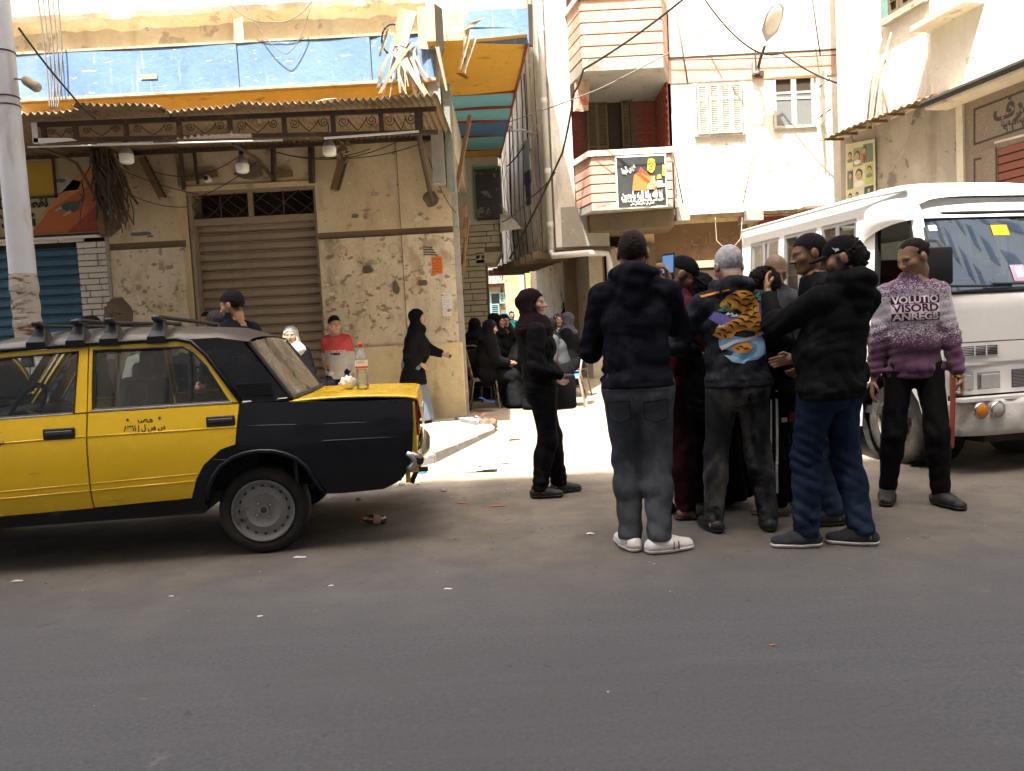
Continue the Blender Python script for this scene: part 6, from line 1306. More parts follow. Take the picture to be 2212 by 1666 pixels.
for k, (v, z, c) in enumerate(((.74, 1.70, (.7, .6, .1)), (.77, 1.64, (.6, .3, .25)), (.72, 1.76, (.6, .5, .45)))): one('dangling_charm', flat('charm%d' % k, c), BU, 'sphere', (.45, -v, z), .03, 6)
# mirror
mr = MB().box((-.02, .10, 1.60), (.07, .20, .29), 0, (0, 0, R_(-10)), .03).build('wing_mirror', M_trim, BU, smooth=40); one('mirror_arm', M_trim, mr, 'tube', [(.0, .06, 1.74), (.12, -.02, 1.80), (.25, -.03, 1.82)], .014, 6); one('mirror_arm', M_trim, mr, 'tube', [(.0, .06, 1.47), (.10, -.01, 1.42), (.18, -.03, 1.40)], .014, 6)
# rear, floor and inside
bb = MB(); bb.grid(lambda u, v: (BL-.02+.03*math.sin(math.pi*v), -(.04+(BW-.08)*u), .46+1.0*v), 4, 4); bb.build('rear_panel', M_bwhite, BU, smooth=True)
for a, c in ((.03, .16), (BW-.16, BW-.03)): MB().b2((BL-.06, -a, 1.46), (BL-.0, -c, 2.26)).build('rear_post', M_bwhite, BU)
MB().b2((BL-.05, -.1, 2.08), (BL-.0, -BW+.1, 2.26)).build('rear_head', M_bwhite, BU); MB().add([(BL-.02, -.16, 1.46), (BL-.02, -BW+.16, 1.46), (BL-.04, -BW+.16, 2.08), (BL-.04, -.16, 2.08)], [(0, 1, 2, 3)]).build('rear_window', M_bglass, BU)
MB().b2((.05, -.06, .40), (BL-.05, -BW+.06, .47)).build('floor', M_trim, BU); MB().b2((.12, -.08, 1.12), (.42, -BW+.08, 1.38)).build('dashboard', M_trim, BU, bev=.03)
M_bseat = mat('maroon_bus_seat', (.10, .025, .03), .8, .15, 9, .2)
for x, v in ((.85, .42), (.85, 1.22), (1.65, .42), (1.65, 1.05), (2.45, .42), (2.45, 1.1)):
    s_ = MB().box((x, -v, .85), (.45, .48, .16), 0, None, .04).build('seat', M_bseat, BU); one('seat_back', M_bseat, s_, 'box', (x+.26, -v, 1.22), (.12, .46, .66), 0, (0, R_(8), 0), .04); one('headrest', M_bseat, s_, 'box', (x+.30, -v, 1.66), (.10, .28, .18), 0, None, .04)
def bwheel(x, v, s_):
    M = Matrix.Translation((x, -v, .345)) @ Matrix.Rotation(R_(-90*s_), 4, 'X'); w_ = link('wheel', bpy.data.meshes.new('wheel'), BU)
    MB().lathe([(.20, -.17), (.28, -.18), (.325, -.165), (.345, -.13), (.346, -.04), (.325, -.008), (.28, .003), (.235, .0), (.205, -.012)], M, 40).build('tyre', mat('dusty_tyre', (.045, .042, .038), .85, .2, 7, .4, layers=(((.26, .22, .17), 2, .45, .75),)), w_, smooth=True)
    rm = MB().lathe([(.215, -.005), (.205, .0), (.195, -.02), (.17, -.055), (.13, -.06), (.10, -.035), (.075, -.03), (.07, .02), (.045, .035), (0, .036)], M, 32).build('rim', mat('bus_rim', (.25, .24, .22), .5, .2, 8, metal=.3, layers=(((.09, .07, .05), 5, .5, .62),)), w_, smooth=40)
    for k in range(6): a = k*math.pi/3; MB().lathe([(0, .016), (.011, .015), (.012, 0)], M @ Matrix.Translation((.105*math.cos(a), .105*math.sin(a), -.036)), 6).build('wheel_nut', M_chrome, rm)
    wl_ = MB(); wl_.lathe([(.395, .02), (.395, -.36), (0, -.36)], M, 24, 0); wl_.build('wheel_well', M_trim, w_)
for x in (.68, 2.45): bwheel(x, .06, 1); bwheel(x, BW-.06, -1)
MB().b2((.1, -.40, .22), (BL-.1, -BW+.40, .40)).build('chassis', M_trim, BU)
one('red_strap', M_redtrim, BU, 'tube', [(-.05, .02, .80), (-.06, .03, .6), (-.07, .05, .4), (-.06, .05, .24)], .02, 6)
# ================================================================ people: implicit surfaces meshed with surface nets
F32 = np.float32
def smin(a, b_, k):
    h = np.clip(.5+.5*(b_-a)/k, 0, 1); return b_*(1-h)+a*h-k*h*(1-h)
def cone(p, a, b_, ra, rb, e=None, s=1.0):
    a = np.array(a, F32); b_ = np.array(b_, F32); ab = b_-a; L2 = float(ab@ab)+1e-9
    q = p-a; t = np.clip(q@ab/L2, 0, 1)[:, None]; q = q-t*ab; d2 = (q*q).sum(1)
    if e is not None: c = q@np.array(e, F32); d2 = d2+c*c*(1/(s*s)-1)
    return np.sqrt(np.maximum(d2, 1e-12))-(ra+(rb-ra)*t[:, 0])
def ell(p, c, r):
    r = np.array(r, F32); q = (p-np.array(c, F32))/r; k = np.sqrt((q*q).sum(1)+1e-12); return (k-1)*float(r.min())
def mesh_sdf(f, lo, hi, h):
    lo = np.array(lo, float); n = np.ceil((np.array(hi)-lo)/h).astype(int)+1
    ax = [lo[i]+h*np.arange(n[i]) for i in range(3)]
    X, Y, Z = np.meshgrid(*ax, indexing='ij'); P_ = np.stack([X, Y, Z], -1).reshape(-1, 3).astype(F32)
    v = f(P_).reshape(n).astype(np.float64); s = v < 0
    c = [v[i:n[0]-1+i, j:n[1]-1+j, k:n[2]-1+k] for i in (0, 1) for j in (0, 1) for k in (0, 1)]
    sg = np.zeros(c[0].shape, int)
    for x in c: sg += (x < 0)
    act = (sg > 0) & (sg < 8); idx = -np.ones(act.shape, int); I = np.argwhere(act); idx[act] = np.arange(len(I))
    cv = np.stack([x[act] for x in c], 1); off = np.array([(i, j, k) for i in (0, 1) for j in (0, 1) for k in (0, 1)], float)
    acc = np.zeros((len(I), 3)); cnt = np.zeros(len(I))
    for a in range(8):
        for b_ in range(a+1, 8):
            if np.abs(off[a]-off[b_]).sum() != 1: continue
            m = (cv[:, a] < 0) != (cv[:, b_] < 0); den = cv[:, a]-cv[:, b_]; t = np.where(m, cv[:, a]/np.where(den == 0, 1, den), 0)
            acc += m[:, None]*(off[a]+t[:, None]*(off[b_]-off[a])); cnt += m
    V_ = lo+h*(I+acc/np.maximum(cnt, 1)[:, None]); Fc = []
    for d in range(3):
        e1, e2 = [(1, 2), (2, 0), (0, 1)][d]
        sl0 = [slice(1, -1)]*3; sl1 = [slice(1, -1)]*3; sl0[d] = slice(0, n[d]-1); sl1[d] = slice(1, n[d])
        A, B_ = s[tuple(sl0)], s[tuple(sl1)]; ch = np.argwhere(A != B_)
        if not len(ch): continue
        dirn = A[tuple(ch.T)]; base = ch.copy()
        for ax_ in range(3):
            if ax_ != d: base[:, ax_] += 1
        def cell(o1, o2):
            q = base.copy(); q[:, e1] -= o1; q[:, e2] -= o2; return idx[q[:, 0], q[:, 1], q[:, 2]]
        Q = np.stack([cell(1, 1), cell(0, 1), cell(0, 0), cell(1, 0)], 1); Q[~dirn] = Q[~dirn][:, ::-1]; Fc.append(Q)
    return V_, (np.concatenate(Fc) if Fc else np.zeros((0, 4), int))
def np_mesh(name, V_, Fc, mats, col=None, mi=None):
    me = bpy.data.meshes.new(name); me.vertices.add(len(V_)); me.vertices.foreach_set('co', np.asarray(V_, F32).ravel())
    me.loops.add(len(Fc)*4); me.loops.foreach_set('vertex_index', np.asarray(Fc, np.int32).ravel())
    me.polygons.add(len(Fc)); me.polygons.foreach_set('loop_start', np.arange(0, len(Fc)*4, 4, dtype=np.int32)); me.polygons.foreach_set('loop_total', np.full(len(Fc), 4, np.int32))
    me.update(calc_edges=True); me.validate()
    me.polygons.foreach_set('use_smooth', np.ones(len(me.polygons), bool))
    for m in (mats if isinstance(mats, (list, tuple)) else [mats]): me.materials.append(m)
    if mi is not None: me.polygons.foreach_set('material_index', np.asarray(mi, np.int32))
    if col is not None:
        at = me.color_attributes.new('Col', 'FLOAT_COLOR', 'POINT'); at.data.foreach_set('color', np.concatenate([col, np.ones((len(col), 1))], 1).astype(F32).ravel())
    return me
_wr = np.random.RandomState(5)
def folds(p, amp, seed=0, vert=1.0, fr=34):
    r = np.random.RandomState(seed+11); out = np.zeros(len(p), F32)
    for i in range(6):
        d = r.normal(size=3)*np.array([1, 1, 1.25*vert]); d /= np.linalg.norm(d); f = fr*r.uniform(.5, 1.7)
        w_ = .5+.5*np.sin(p@(r.normal(size=3)*6).astype(F32)+r.uniform(0, 6))
        out += (1-2*np.abs(np.sin(p@(d*f).astype(F32)+2.0*np.sin(p@(r.normal(size=3)*7).astype(F32))+r.uniform(0, 6))))*w_
    return out*amp/2.6
# ---------------------------------------------------------------- head and hand templates
def head_sdf(p):
    ax = p.copy(); ax[:, 0] = np.abs(p[:, 0])
    d = ell(p, (0, -.07, .11), (.325, .42, .385)); d = smin(d, ell(p, (0, .07, -.15), (.265, .295, .345)), .12)
    d = smin(d, ell(p, (0, .265, -.40), (.10, .09, .085)), .10); d = smin(d, cone(ax, (.235, -.02, -.20), (.12, .22, -.40), .06, .06), .08)
    d = smin(d, cone(ax, (.03, .33, .085), (.17, .29, .075), .045, .04), .06)
    d = smin(d, cone(p, (0, .37, .05), (0, .455, -.12), .030, .046), .05); d = smin(d, ell(ax, (.05, .405, -.135), (.036, .05, .032)), .03)
    d = smin(d, ell(ax, (.19, .24, -.09), (.09, .08, .08)), .09)
    d = -smin(-d, ell(ax, (.135, .40, -.005), (.075, .075, .05)), .05)
    d = smin(d, ell(ax, (.135, .285, -.005), (.062, .062, .05)), .02)
    d = smin(d, cone(p, (-.075, .335, -.235), (.075, .335, -.235), .030, .030), .03); d = smin(d, cone(p, (-.06, .325, -.285), (.06, .325, -.285), .034, .034), .03)
    d = smin(d, ell(ax-np.array([0, 0, 0], F32), (.345, -.05, -.03), (.045, .095, .14)), .025)
    d = smin(d, cone(p, (0, -.10, -.25), (0, -.17, -.95), .225, .26), .08)
    return d
HV, HF = mesh_sdf(head_sdf, (-.46, -.6, -1.0), (.46, .6, .58), .026)
def head_col(skin, beard=0, hairc=(.02, .015, .012), scalp=0, lips=(.35, .12, .10), brow=1, female=0):
    x, y, z = HV[:, 0], HV[:, 1], HV[:, 2]; ax = np.abs(x); c = np.tile(np.array(skin, float), (len(HV), 1)); hc = np.array(hairc)
    front = (y > .18)
    def put(m, col, a=1.0):
        m = (m*a)[:, None]; c[:] = c*(1-m)+np.array(col)*m
    sm = lambda v, a, b_: np.clip((v-a)/(b_-a), 0, 1)
    put(front*sm(z, -.1, .0)*0+front*np.exp(-((ax-.17)/.1)**2-((z+.1)/.1)**2), np.array(skin)*np.array([1.12, .95, .9]), .4)
    if beard:
        jaw = sm(-z, .16, .24)*sm(y, -.12, .0)*(z > -.52)*(1-np.exp(-((ax)/.09)**2-((z+.26)/.05)**2)*(y > .25)); must = front*(ax < .15)*np.exp(-((z+.195)/.025)**2); side = np.exp(-((ax-.30)/.08)**2)*(y > -.08)*(y < .12)*(z < .05)*(z > -.3)
        put(np.clip(jaw+must+side, 0, 1), hc, beard)
    if scalp:
        hl = np.interp(y, [-.5, -.2, -.08, .02, .10, .16, .24, .5], [-.30, -.28, -.02, .0, -.02, .10, .27, .30]); put(np.clip((z-hl)/.09+.5, 0, 1)*((ax < .345) | (z > .12)), hc*1.5, scalp)
    put(front*np.clip(1.4*np.exp(-((ax-.135)/.085)**4-((z-.085-.02*np.cos(ax*12))/.019)**2), 0, 1), hc, .6*brow)
    put(front*np.exp(-((ax-.14)/.066)**4-((z+.004)/.028)**4), (.42, .38, .34), .9); put(front*np.exp(-((ax-.135)/.034)**4-((z+.004)/.028)**4), (.02, .012, .01), 1)
    put(front*np.exp(-((ax-.14)/.075)**4-((z-.024)/.014)**2), (.03, .02, .018), .9 if female else .7)
    put(front*np.exp(-((ax)/.095)**4-((z+.26)/.045)**4), lips, .8); put(front*np.exp(-((ax)/.10)**4-((z+.26)/.009)**2), np.array(lips)*.3, .8)
    put(front*np.exp(-((ax-.035)/.02)**2-((z+.165)/.015)**2), np.array(skin)*.3, .8)
    return c
def hand_tpl(curl):
    pr_ = [((0, 0, .02), (0, 0, -.03), .022, .021, 1.25), ((0, .0, -.03), (0, .0, -.082), .0155, .0145, 2.4)]; fin = []
    for y0_, L, r_ in ((.029, .072, .0088), (.0095, .080, .0092), (-.0105, .074, .0088), (-.029, .058, .0078)):
        p = np.array([0., y0_, -.084]); a = curl*.35; seg = [p]
        for k, fr in enumerate((.46, .30, .24)):
            d = np.array([-math.sin(a), y0_*.8*(.5 if k == 0 else 0), -math.cos(a)]); p = p+d/np.linalg.norm(d)*L*fr; seg.append(p); a += curl*(.75 if k == 0 else .6)
        fin.append((seg, r_))
    th_ = ([np.array([-.004, .026, -.022]), np.array([-.016-.01*curl, .05, -.050]), np.array([-.026-.016*curl, .050-.012*curl, -.078])], .0105)
    def f(p):
        d = None
        for a, b_, ra, rb, s in pr_: q = cone(p, a, b_, ra, rb, (0, 1, 0), s); d = q if d is None else smin(d, q, .012)
        for seg, r_ in fin+[th_]:
            g_ = None
            for a, b_ in zip(seg[:-1], seg[1:]): q = cone(p, a, b_, r_, r_*.92); g_ = q if g_ is None else np.minimum(g_, q)
            d = smin(d, g_, .004)
        return d
    return mesh_sdf(f, (-.10, -.075, -.19), (.04, .085, .045), .0052)
HANDS = {k: hand_tpl(v) for k, v in (('relax', .55), ('grip', 1.35), ('flat', .12))}
M_skin = mat('skin', (.5, .3, .2), .52, .06, 14, .12, 60, spec=.35, attr='Col')
_skb = [n for n in M_skin.node_tree.nodes if n.type == 'BSDF_PRINCIPLED'][0]; _skb.inputs['Subsurface Weight'].default_value = .08; _skb.inputs['Subsurface Radius'].default_value = (.02, .008, .004)
M_skin2 = mat('skin_far', (.5, .3, .2), .55, .06, 14, 0, spec=.3, attr='Col')
def cloth(name, c, var=.16, scale=16, rough=.85, bump=.25, layers=(), sheen=0): return mat('cloth_'+name, c, rough, var, scale, bump, 220, spec=.06, layers=layers, sheen=sheen, coord='Object')
def ik(a, b_, la, lb, hint):
    a, b_, hint = map(lambda v: np.array(v, float), (a, b_, hint)); d = b_-a; L = np.linalg.norm(d); mx = (la+lb)*.998
    if L > mx: b_ = a+d/L*mx; d = b_-a; L = mx
    x = (L*L+la*la-lb*lb)/(2*L); hh = math.sqrt(max(la*la-x*x, 0)); u = d/L; pp = hint-u*(hint@u); pp /= (np.linalg.norm(pp)+1e-9)
    return a+u*x+pp*hh, b_
PEOPLE = {}
def person(label, loc, yaw, H=1.72, w=1.0, belly=0., lean=0., side=0., hip=None, head=(0, 0, 0), wr=((-.26, .05, .80), (.26, .05, .80)), el=((-.5, -1, .0), (.5, -1, .0)), an=((-.11, 0, 0), (.11, 0, 0)), toe=(8, -8), kh=(0, 1, 0),
           skin=(.36, .20, .12), hair='short', hairc=(.015, .012, .011), beard=0, scalp=0, hijab=None, cap=None, top=None, hem=None, hood=False, bottom=None, skirt=None, legw=1.0, shoes=None, sole=None, hands=('relax', 'relax'), thumb=((0, 1, 0), (0, 1, 0)), h=.0125, z0=0., group=None, female=False, collar=False, drape=1.0, seat=False, headH=None, sandals=False, spread=.42, foldamp=1.0, longhair=False, tag_extra=None, cuffs=None):
    s = H/1.75; A = lambda *v: np.array(v, float); far = h > .016
    hz = .525*H if hip is None else hip[2]; hc = A(0, 0, hz) if hip is None else A(*hip)
    TL = .306*H; dz = math.sqrt(max(.01, TL*TL-lean*lean-side*side)); sc = hc+A(side, lean, dz); nk = sc+A(side*.12, lean*.16, .03*H); hH = headH or .236*(.6+.4*s)
    hcn = nk+A(0, .02+lean*.12, .0)+A(0, 0, .43*hH+.024*s)
    sw = .168*s*w*(.9 if female else 1); SL, SR = sc+A(-sw, -.005, -.030*H), sc+A(sw, -.005, -.030*H); PL, PR = hc+A(-.088*s, 0, -.005*H), hc+A(.088*s, 0, -.005*H)
    ua, fa = .172*H, .150*H; ul, ll = .245*H, .238*H
    EL, WL = ik(SL, wr[0], ua, fa, el[0]); ER, WR = ik(SR, wr[1], ua, fa, el[1])
    ALt, ARt = A(*an[0])+A(0, 0, .075*s), A(*an[1])+A(0, 0, .075*s)
    kL = kh if not isinstance(kh[0], tuple) else kh[0]; kR = kh if not isinstance(kh[0], tuple) else kh[1]
    KL, AL_ = ik(PL, ALt, ul, ll, kL); KR, AR_ = ik(PR, ARt, ul, ll, kR)
    ch = hc+(sc-hc)*.66; wst = hc+(sc-hc)*.30; ex = (1, 0, 0)
    def torso(p, i=0, k=.06):
        d = cone(p, hc+A(0, -.01, -.02), wst, .098*s*w+i*.8, .087*s*w+belly*.3+i, ex, 1.42); d = smin(d, cone(p, wst+A(0, belly*.35, 0), ch, .087*s*w+belly*.5+i, .100*s*w+i*.8, ex, 1.42), k)
        if belly > .02: d = smin(d, ell(p, wst+A(0, .05, .02), (.15*s*w+i, .10*s+belly+i, .14*s+i)), k)
        d = smin(d, cone(p, ch, sc+A(0, 0, -.05), .100*s*w+i*.8, .082*s+i*.8, ex, 1.42), k); d = smin(d, smin(cone(p, SL, nk+A(-.03, -.01, -.035), .052*s+i*.8, .045*s), cone(p, SR, nk+A(.03, -.01, -.035), .052*s+i*.8, .045*s), .03), .05); d = smin(d, cone(p, sc+A(0, 0, -.01), nk+A(0, .01, .0), .07*s+i*.8, .056*s+i*.5), .05)
        if female: d = smin(d, cone(p, ch+A(-.075*s, .075*s, .01), ch+A(.075*s, .075*s, .01), .062*s+i, .062*s+i), .05)
        return d
    def arm(p, S_, E, W_, i=0, j=None, wi=None):
        j = i if j is None else j; wi = j if wi is None else wi
        return smin(cone(p, S_, E, .056*s*w+i, .044*s+j), cone(p, E, W_, .043*s+j, .029*s+wi), .03)
    def leg(p, P_, K, A_, i=0, j=None, ai=None):
        j = i if j is None else j; ai = j if ai is None else ai
        return smin(cone(p, P_, K, .082*s*w+i, .055*s+j), smin(cone(p, K, K+(A_-K)*.35+A(0, -.012, 0), .055*s+j, .057*s+j), cone(p, K+(A_-K)*.3+A(0, -.01, 0), A_, .056*s+j, .037*s+ai), .03), .04)
    allp = np.array([SL, SR, EL, ER, WL, WR, PL, PR, KL, KR, AL_, AR_, hc, sc])
    def bounds(pts, m): pts = np.array(pts); return pts.min(0)-m, pts.max(0)+m
    root_loc = Vector((loc[0], loc[1], z0)); M3 = Matrix.Rotation(R_(yaw), 3, 'Z'); R3 = np.array(M3)
    toW = lambda Vv: Vv  # meshes stay in the person's own frame; the root carries the pose in the world
    parts = []
    def fbody(p):
        d = torso(p, -.004)
        for q in ((SL, EL, WL), (SR, ER, WR)): d = smin(d, arm(p, *q, -.002), .03)
        for q in ((PL, KL, AL_), (PR, KR, AR_)): d = smin(d, leg(p, *q, -.002), .04)
        for A_, a_, t_ in ((AL_, an[0], toe[0]), (AR_, an[1], toe[1])):
            f_ = A(-math.sin(R_(t_)), math.cos(R_(t_)), 0); b0 = A(*a_)
            d = smin(d, cone(p, b0+A(0, 0, .045)-f_*.035, b0+f_*.13*s+A(0, 0, .026), .034*s, .022*s, np.cross(f_, A(0, 0, 1)), 1.5), .03)
        return d
    lo, hi = bounds(np.concatenate([allp, [a_ for a_ in an]]), .20*s*w+belly); lo[2] = min(a_[2] for a_ in an)-.03
    BV, BF = mesh_sdf(fbody, lo, hi, .026 if far else .021); Vs = [BV]; Fs = [BF]; sk = np.array(skin, float); Cs = [np.tile(sk, (len(BV), 1))]; nb = len(BV)
    hy, hp, hr = head; Hm = Matrix.Rotation(R_(hy), 3, 'Z') @ Matrix.Rotation(R_(hp), 3, 'X') @ Matrix.Rotation(R_(hr), 3, 'Y'); Hn = np.array(Hm); head2 = lambda V_: (V_*hH)@Hn.T+hcn; inv = lambda p: ((p-hcn.astype(F32))@Hn.astype(F32))/hH
    nw = np.clip((HV[:, 2]+.80)/.42, 0, 1)[:, None]; nw = nw*nw*(3-2*nw); Vs.append(head2(HV)*nw+((HV*hH)@np.array(Matrix.Rotation(R_(hy*.5), 3, 'Z')).T+hcn)*(1-nw)); Fs.append(HF+nb); nb += len(HV); Cs.append(head_col(skin, beard, hairc, scalp, female=female, brow=.8 if female else 1))
    for k, (W_, E) in enumerate(((WL, EL), (WR, ER))):
        if hands[k] is None: continue
        hv, hf = HANDS[hands[k]]; hv = hv.copy()
        if k == 0: hv[:, 0] *= -1; hf = hf[:, ::-1]
        d = (W_-E); d /= np.linalg.norm(d); th_ = A(*thumb[k]); th_ = th_-d*(th_@d); th_ /= np.linalg.norm(th_)+1e-9; zx = -d; yx = th_; xx_ = np.cross(yx, zx); Rm = np.stack([xx_, yx, zx], 1)
        Vs.append((hv*(.92*s if not female else .86*s))@Rm.T+W_+d*.01); Fs.append(hf+nb); nb += len(hv); Cs.append(np.tile(sk*.95, (len(hv), 1)))
    me = np_mesh('person', np.concatenate(Vs), np.concatenate(Fs), M_skin2 if far else M_skin, np.concatenate(Cs))
    root = link('person', me, None, root_loc); root.rotation_euler.z = R_(yaw); tag(root, label, 'person', group)
    sd = int(abs(loc[0]*977+loc[1]*571)) % 1000; info = dict(root=root, R=R3, loc=np.array(root_loc), hcn=hcn, s=s, WL=WL, WR=WR, hH=hH, sc=sc, hc=hc)
    def add(name, f, lo, hi, m, hh=None): 
        V_, F_ = mesh_sdf(f, lo, hi, hh or h); o = link(name, np_mesh(name, V_, F_, m), root); return o
    fa_ = foldamp*(1 if not far else .8)
    if top:
        nm, m, i, sl_i = top; hemz = hc[2]-.06*H if hem is None else hem
        def ftop(p):
            d = torso(p, i); jn = np.full(len(p), 9., F32)
            for q in ((SL, EL, WL), (SR, ER, WR)):
                d = smin(d, arm(p, q[0], q[1], q[1]+(q[2]-q[1])*.97, i*.9, sl_i, sl_i*.7), .014); jn = np.minimum(jn, np.linalg.norm(p-q[1].astype(F32), axis=1))
            if skirt is None: d = smin(d, cone(p, hc+A(0, 0, -.03), hc+A(0, -.005, -.10), .108*s*w+i*.8, .108*s*w+i*.8, ex, 1.42), .05); d = smin(d, cone(p, PL+A(0, -.038*s, -.02), PR+A(0, -.038*s, -.02), .088*s*w+i*.3, .088*s*w+i*.3), .05) if not seat else d
            if hemz < hc[2]-.14 and not seat: d = smin(d, cone(p, hc, A(0, -.02, hemz-.05), .120*s*w+i*.7, .165*s*w+i, ex, 1.2), .05)
            if hood:
                hb = nk+A(0, -.100*s, .012); d = smin(d, smin(cone(p, nk+A(-.095*s, .0, .005), hb, .040*s, .055*s), cone(p, nk+A(.095*s, .0, .005), hb, .040*s, .055*s), .02), .012); d = smin(d, cone(p, hb+A(0, -.01, -.01), hb+A(0, -.03*s, -.155*s), .066*s, .034*s, ex, 1.75), .014); d = smin(d, smin(cone(p, nk+A(-.095*s, .0, .005), nk+A(0, .075*s, -.03), .036*s, .030*s), cone(p, nk+A(.095*s, .0, .005), nk+A(0, .075*s, -.03), .036*s, .030*s), .02), .015); d = d+.006*np.sin(p[:, 2]*70+p[:, 0]*25)*np.exp(-((p-(hb+A(0, -.02, -.05)).astype(F32))**2).sum(1)/.012)
            if collar: d = smin(d, cone(p, nk+A(0, .005, -.02), nk+A(0, .012, .045), .072*s, .066*s), .02)
            amp = (.0070+.011*np.exp(-(jn/.12)**2)+.008*np.exp(-((p[:, 2]-hemz-.07)/.06)**2))*fa_
            d = d+folds(p, 1, sd, 1, 40)*amp*.8
            d = np.where(np.abs(p[:, 2]-hemz-.02) < .022, d+.004, d)
            d = np.maximum(d, hemz-p[:, 2])
            for W_, E in ((WL, EL), (WR, ER)):
                u = (W_-E)/np.linalg.norm(W_-E); far_ = (p-W_.astype(F32))@u.astype(F32)+.012; near_ = np.linalg.norm(p-W_.astype(F32), axis=1)-.10; d = np.maximum(d, np.where(near_ < 0, far_, -9))
            nh = inv(p); d = (np.maximum(d, -(ell(nh, (0, -.13, -.5), (.30, .33, .55)))*hH) if (hood or collar) else np.maximum(d, -(ell(nh, (0, -.06, -.42), (.37, .37, .42)))*hH)) if not hijab else d
            return d
        lo, hi = bounds([SL, SR, EL, ER, WL, WR, hc, sc, nk], .19*s*w+belly+i); lo[2] = max(lo[2], hemz-.04) if not seat else lo[2]; lo[2] = min(lo[2], hemz-.03); info['ftop'] = ftop
        info['top'] = add(nm, ftop, lo, hi, m)
    if bottom:
        nm, m, i, ai = bottom
        def fbot(p):
            d = cone(p, hc+A(0, -.01, -.02), wst, .099*s*w+i*.6, .088*s*w+belly*.3+i*.6, ex, 1.40); jn = np.full(len(p), 9., F32)
            d = smin(d, cone(p, PL+A(0, -.035*s, -.04), PR+A(0, -.035*s, -.04), .082*s*w, .082*s*w), .05) if not seat else d
            for q in ((PL, KL, AL_), (PR, KR, AR_)): d = smin(d, leg(p, q[0], q[1], q[2], i, i*legw, ai), .035); jn = np.minimum(jn, np.minimum(np.linalg.norm(p-q[1].astype(F32), axis=1), np.linalg.norm(p-(q[2]+A(0, 0, .05)).astype(F32), axis=1)))
            d = d+folds(p, 1, sd+3, .85, 30)*(.0040+.0085*np.exp(-(jn/.12)**2))*fa_
            d = np.maximum(d, p[:, 2]-(wst[2]+.02))
            for A_, K in ((AL_, KL), (AR_, KR)):
                u = (A_-K)/np.linalg.norm(A_-K); q = (p-A_.astype(F32))@u.astype(F32)-.012; near_ = np.linalg.norm(p-A_.astype(F32), axis=1)-.14; d = np.maximum(d, np.where(near_ < 0, q, -9))
            return d
        lo, hi = bounds([PL, PR, KL, KR, AL_, AR_, hc, wst], .17*s*w+belly*.5); lo[2] = max(lo[2], .02*0+min(a_[2] for a_ in an)); info['fbot'] = fbot; info['bottom'] = add(nm, fbot, lo, hi, m)
    if skirt:
        nm, m, rh, zh, zt = skirt
        def fsk(p):
            if seat:
                d = cone(p, hc, (KL+KR)/2+A(0, .02, .02), .15*s*w, .14*s, ex, 1.45); km = (KL+KR)/2; am = (AL_+AR_)/2; d = smin(d, cone(p, km, am, .13*s, .16*s+rh*.2, ex, 1.5), .06); d = smin(d, cone(p, hc+A(0, 0, -.03), wst, .15*s*w, .13*s*w, ex, 1.35), .06); lim = am[2]-.05
            else:
                fc = (A(*an[0])+A(*an[1]))/2; d = cone(p, wst+A(0, -.01, .05), hc+A(0, -.02, -.02), .115*s*w, .135*s*w, ex, 1.3); d = smin(d, cone(p, hc+A(0, -.02, -.02), A(fc[0], fc[1], zh), .135*s*w, rh, ex, 1.15), .06); lim = zh
            ang = np.arctan2(p[:, 1]-.0, p[:, 0]); dn = np.clip((hc[2]-p[:, 2])/max(.1, hc[2]-lim), 0, 1)
            d = d+np.sin(ang*7+1.5*np.sin(p[:, 2]*4)+sd)*.016*dn+np.sin(ang*13+sd)*.006*dn+folds(p, .006, sd+5, .35, 26)
            return np.maximum(np.maximum(d, lim-p[:, 2]), p[:, 2]-(wst[2]+.08))
        lo, hi = bounds([PL, PR, KL, KR, AL_, AR_, hc, wst], .24*s*w+rh*.5); lo[2] = min(lo[2], zh-.02); info['skirt'] = add(nm, fsk, lo, hi, m)
    if shoes:
        for k, (a_, t_) in enumerate(zip(an, toe)):
            f_ = A(-math.sin(R_(t_)), math.cos(R_(t_)), 0); sdv = np.cross(f_, A(0, 0, 1)); b0 = A(*a_)
            def fsh(p, sl=False):
                d = cone(p, b0-f_*.045*s+A(0, 0, .042), b0+f_*.055*s+A(0, 0, .050), .043*s, .046*s); d = smin(d, cone(p, b0+f_*.04*s+A(0, 0, .045), b0+f_*.165*s+A(0, 0, .030), .045*s, .032*s, sdv, 1.25), .03)
                if not sandals: d = smin(d, cone(p, b0+A(0, 0, .05), b0+A(0, 0, .085)+f_*.005, .045*s, .044*s), .025); d = np.maximum(d, p[:, 2]-b0[2]-.10*s-((p-b0.astype(F32))@f_.astype(F32))*-.15)
                d = d+folds(p, .0018, sd+k, 1, 60)
                return d
            l2, h2 = b0-.26*s, b0+.26*s; l2[2] = b0[2]-.02; h2[2] = b0[2]+.14; hh = max(.008, h*.75)
            if sandals:
                def fst(p): q = np.abs(((p-b0.astype(F32))@f_.astype(F32))-.085*s)-.04; return np.maximum(np.maximum(fsh(p)-.008, q), (b0[2]+.02)-p[:, 2])
                so_ = add('sandal', fst, l2, h2, shoes, hh)
            else: so_ = add('shoe', lambda p: np.maximum(fsh(p), (b0[2]+.022)-p[:, 2]), l2, h2, shoes, hh)
            V_, F_ = mesh_sdf(lambda p: np.maximum(np.maximum(fsh(p)-.005, p[:, 2]-b0[2]-.026), b0[2]+.003-p[:, 2]), l2, h2, hh); link('sole', np_mesh('sole', V_, F_, sole or shoes), so_)
    nz = lambda p, f, a, sd2=0: folds(p, a, sd+sd2, 1, f)
    def hadd(name, f, lo, hi, m, hh): V_, F_ = mesh_sdf(f, lo, hi, hh); return link(name, np_mesh(name, head2(V_).astype(F32), F_, m), root)
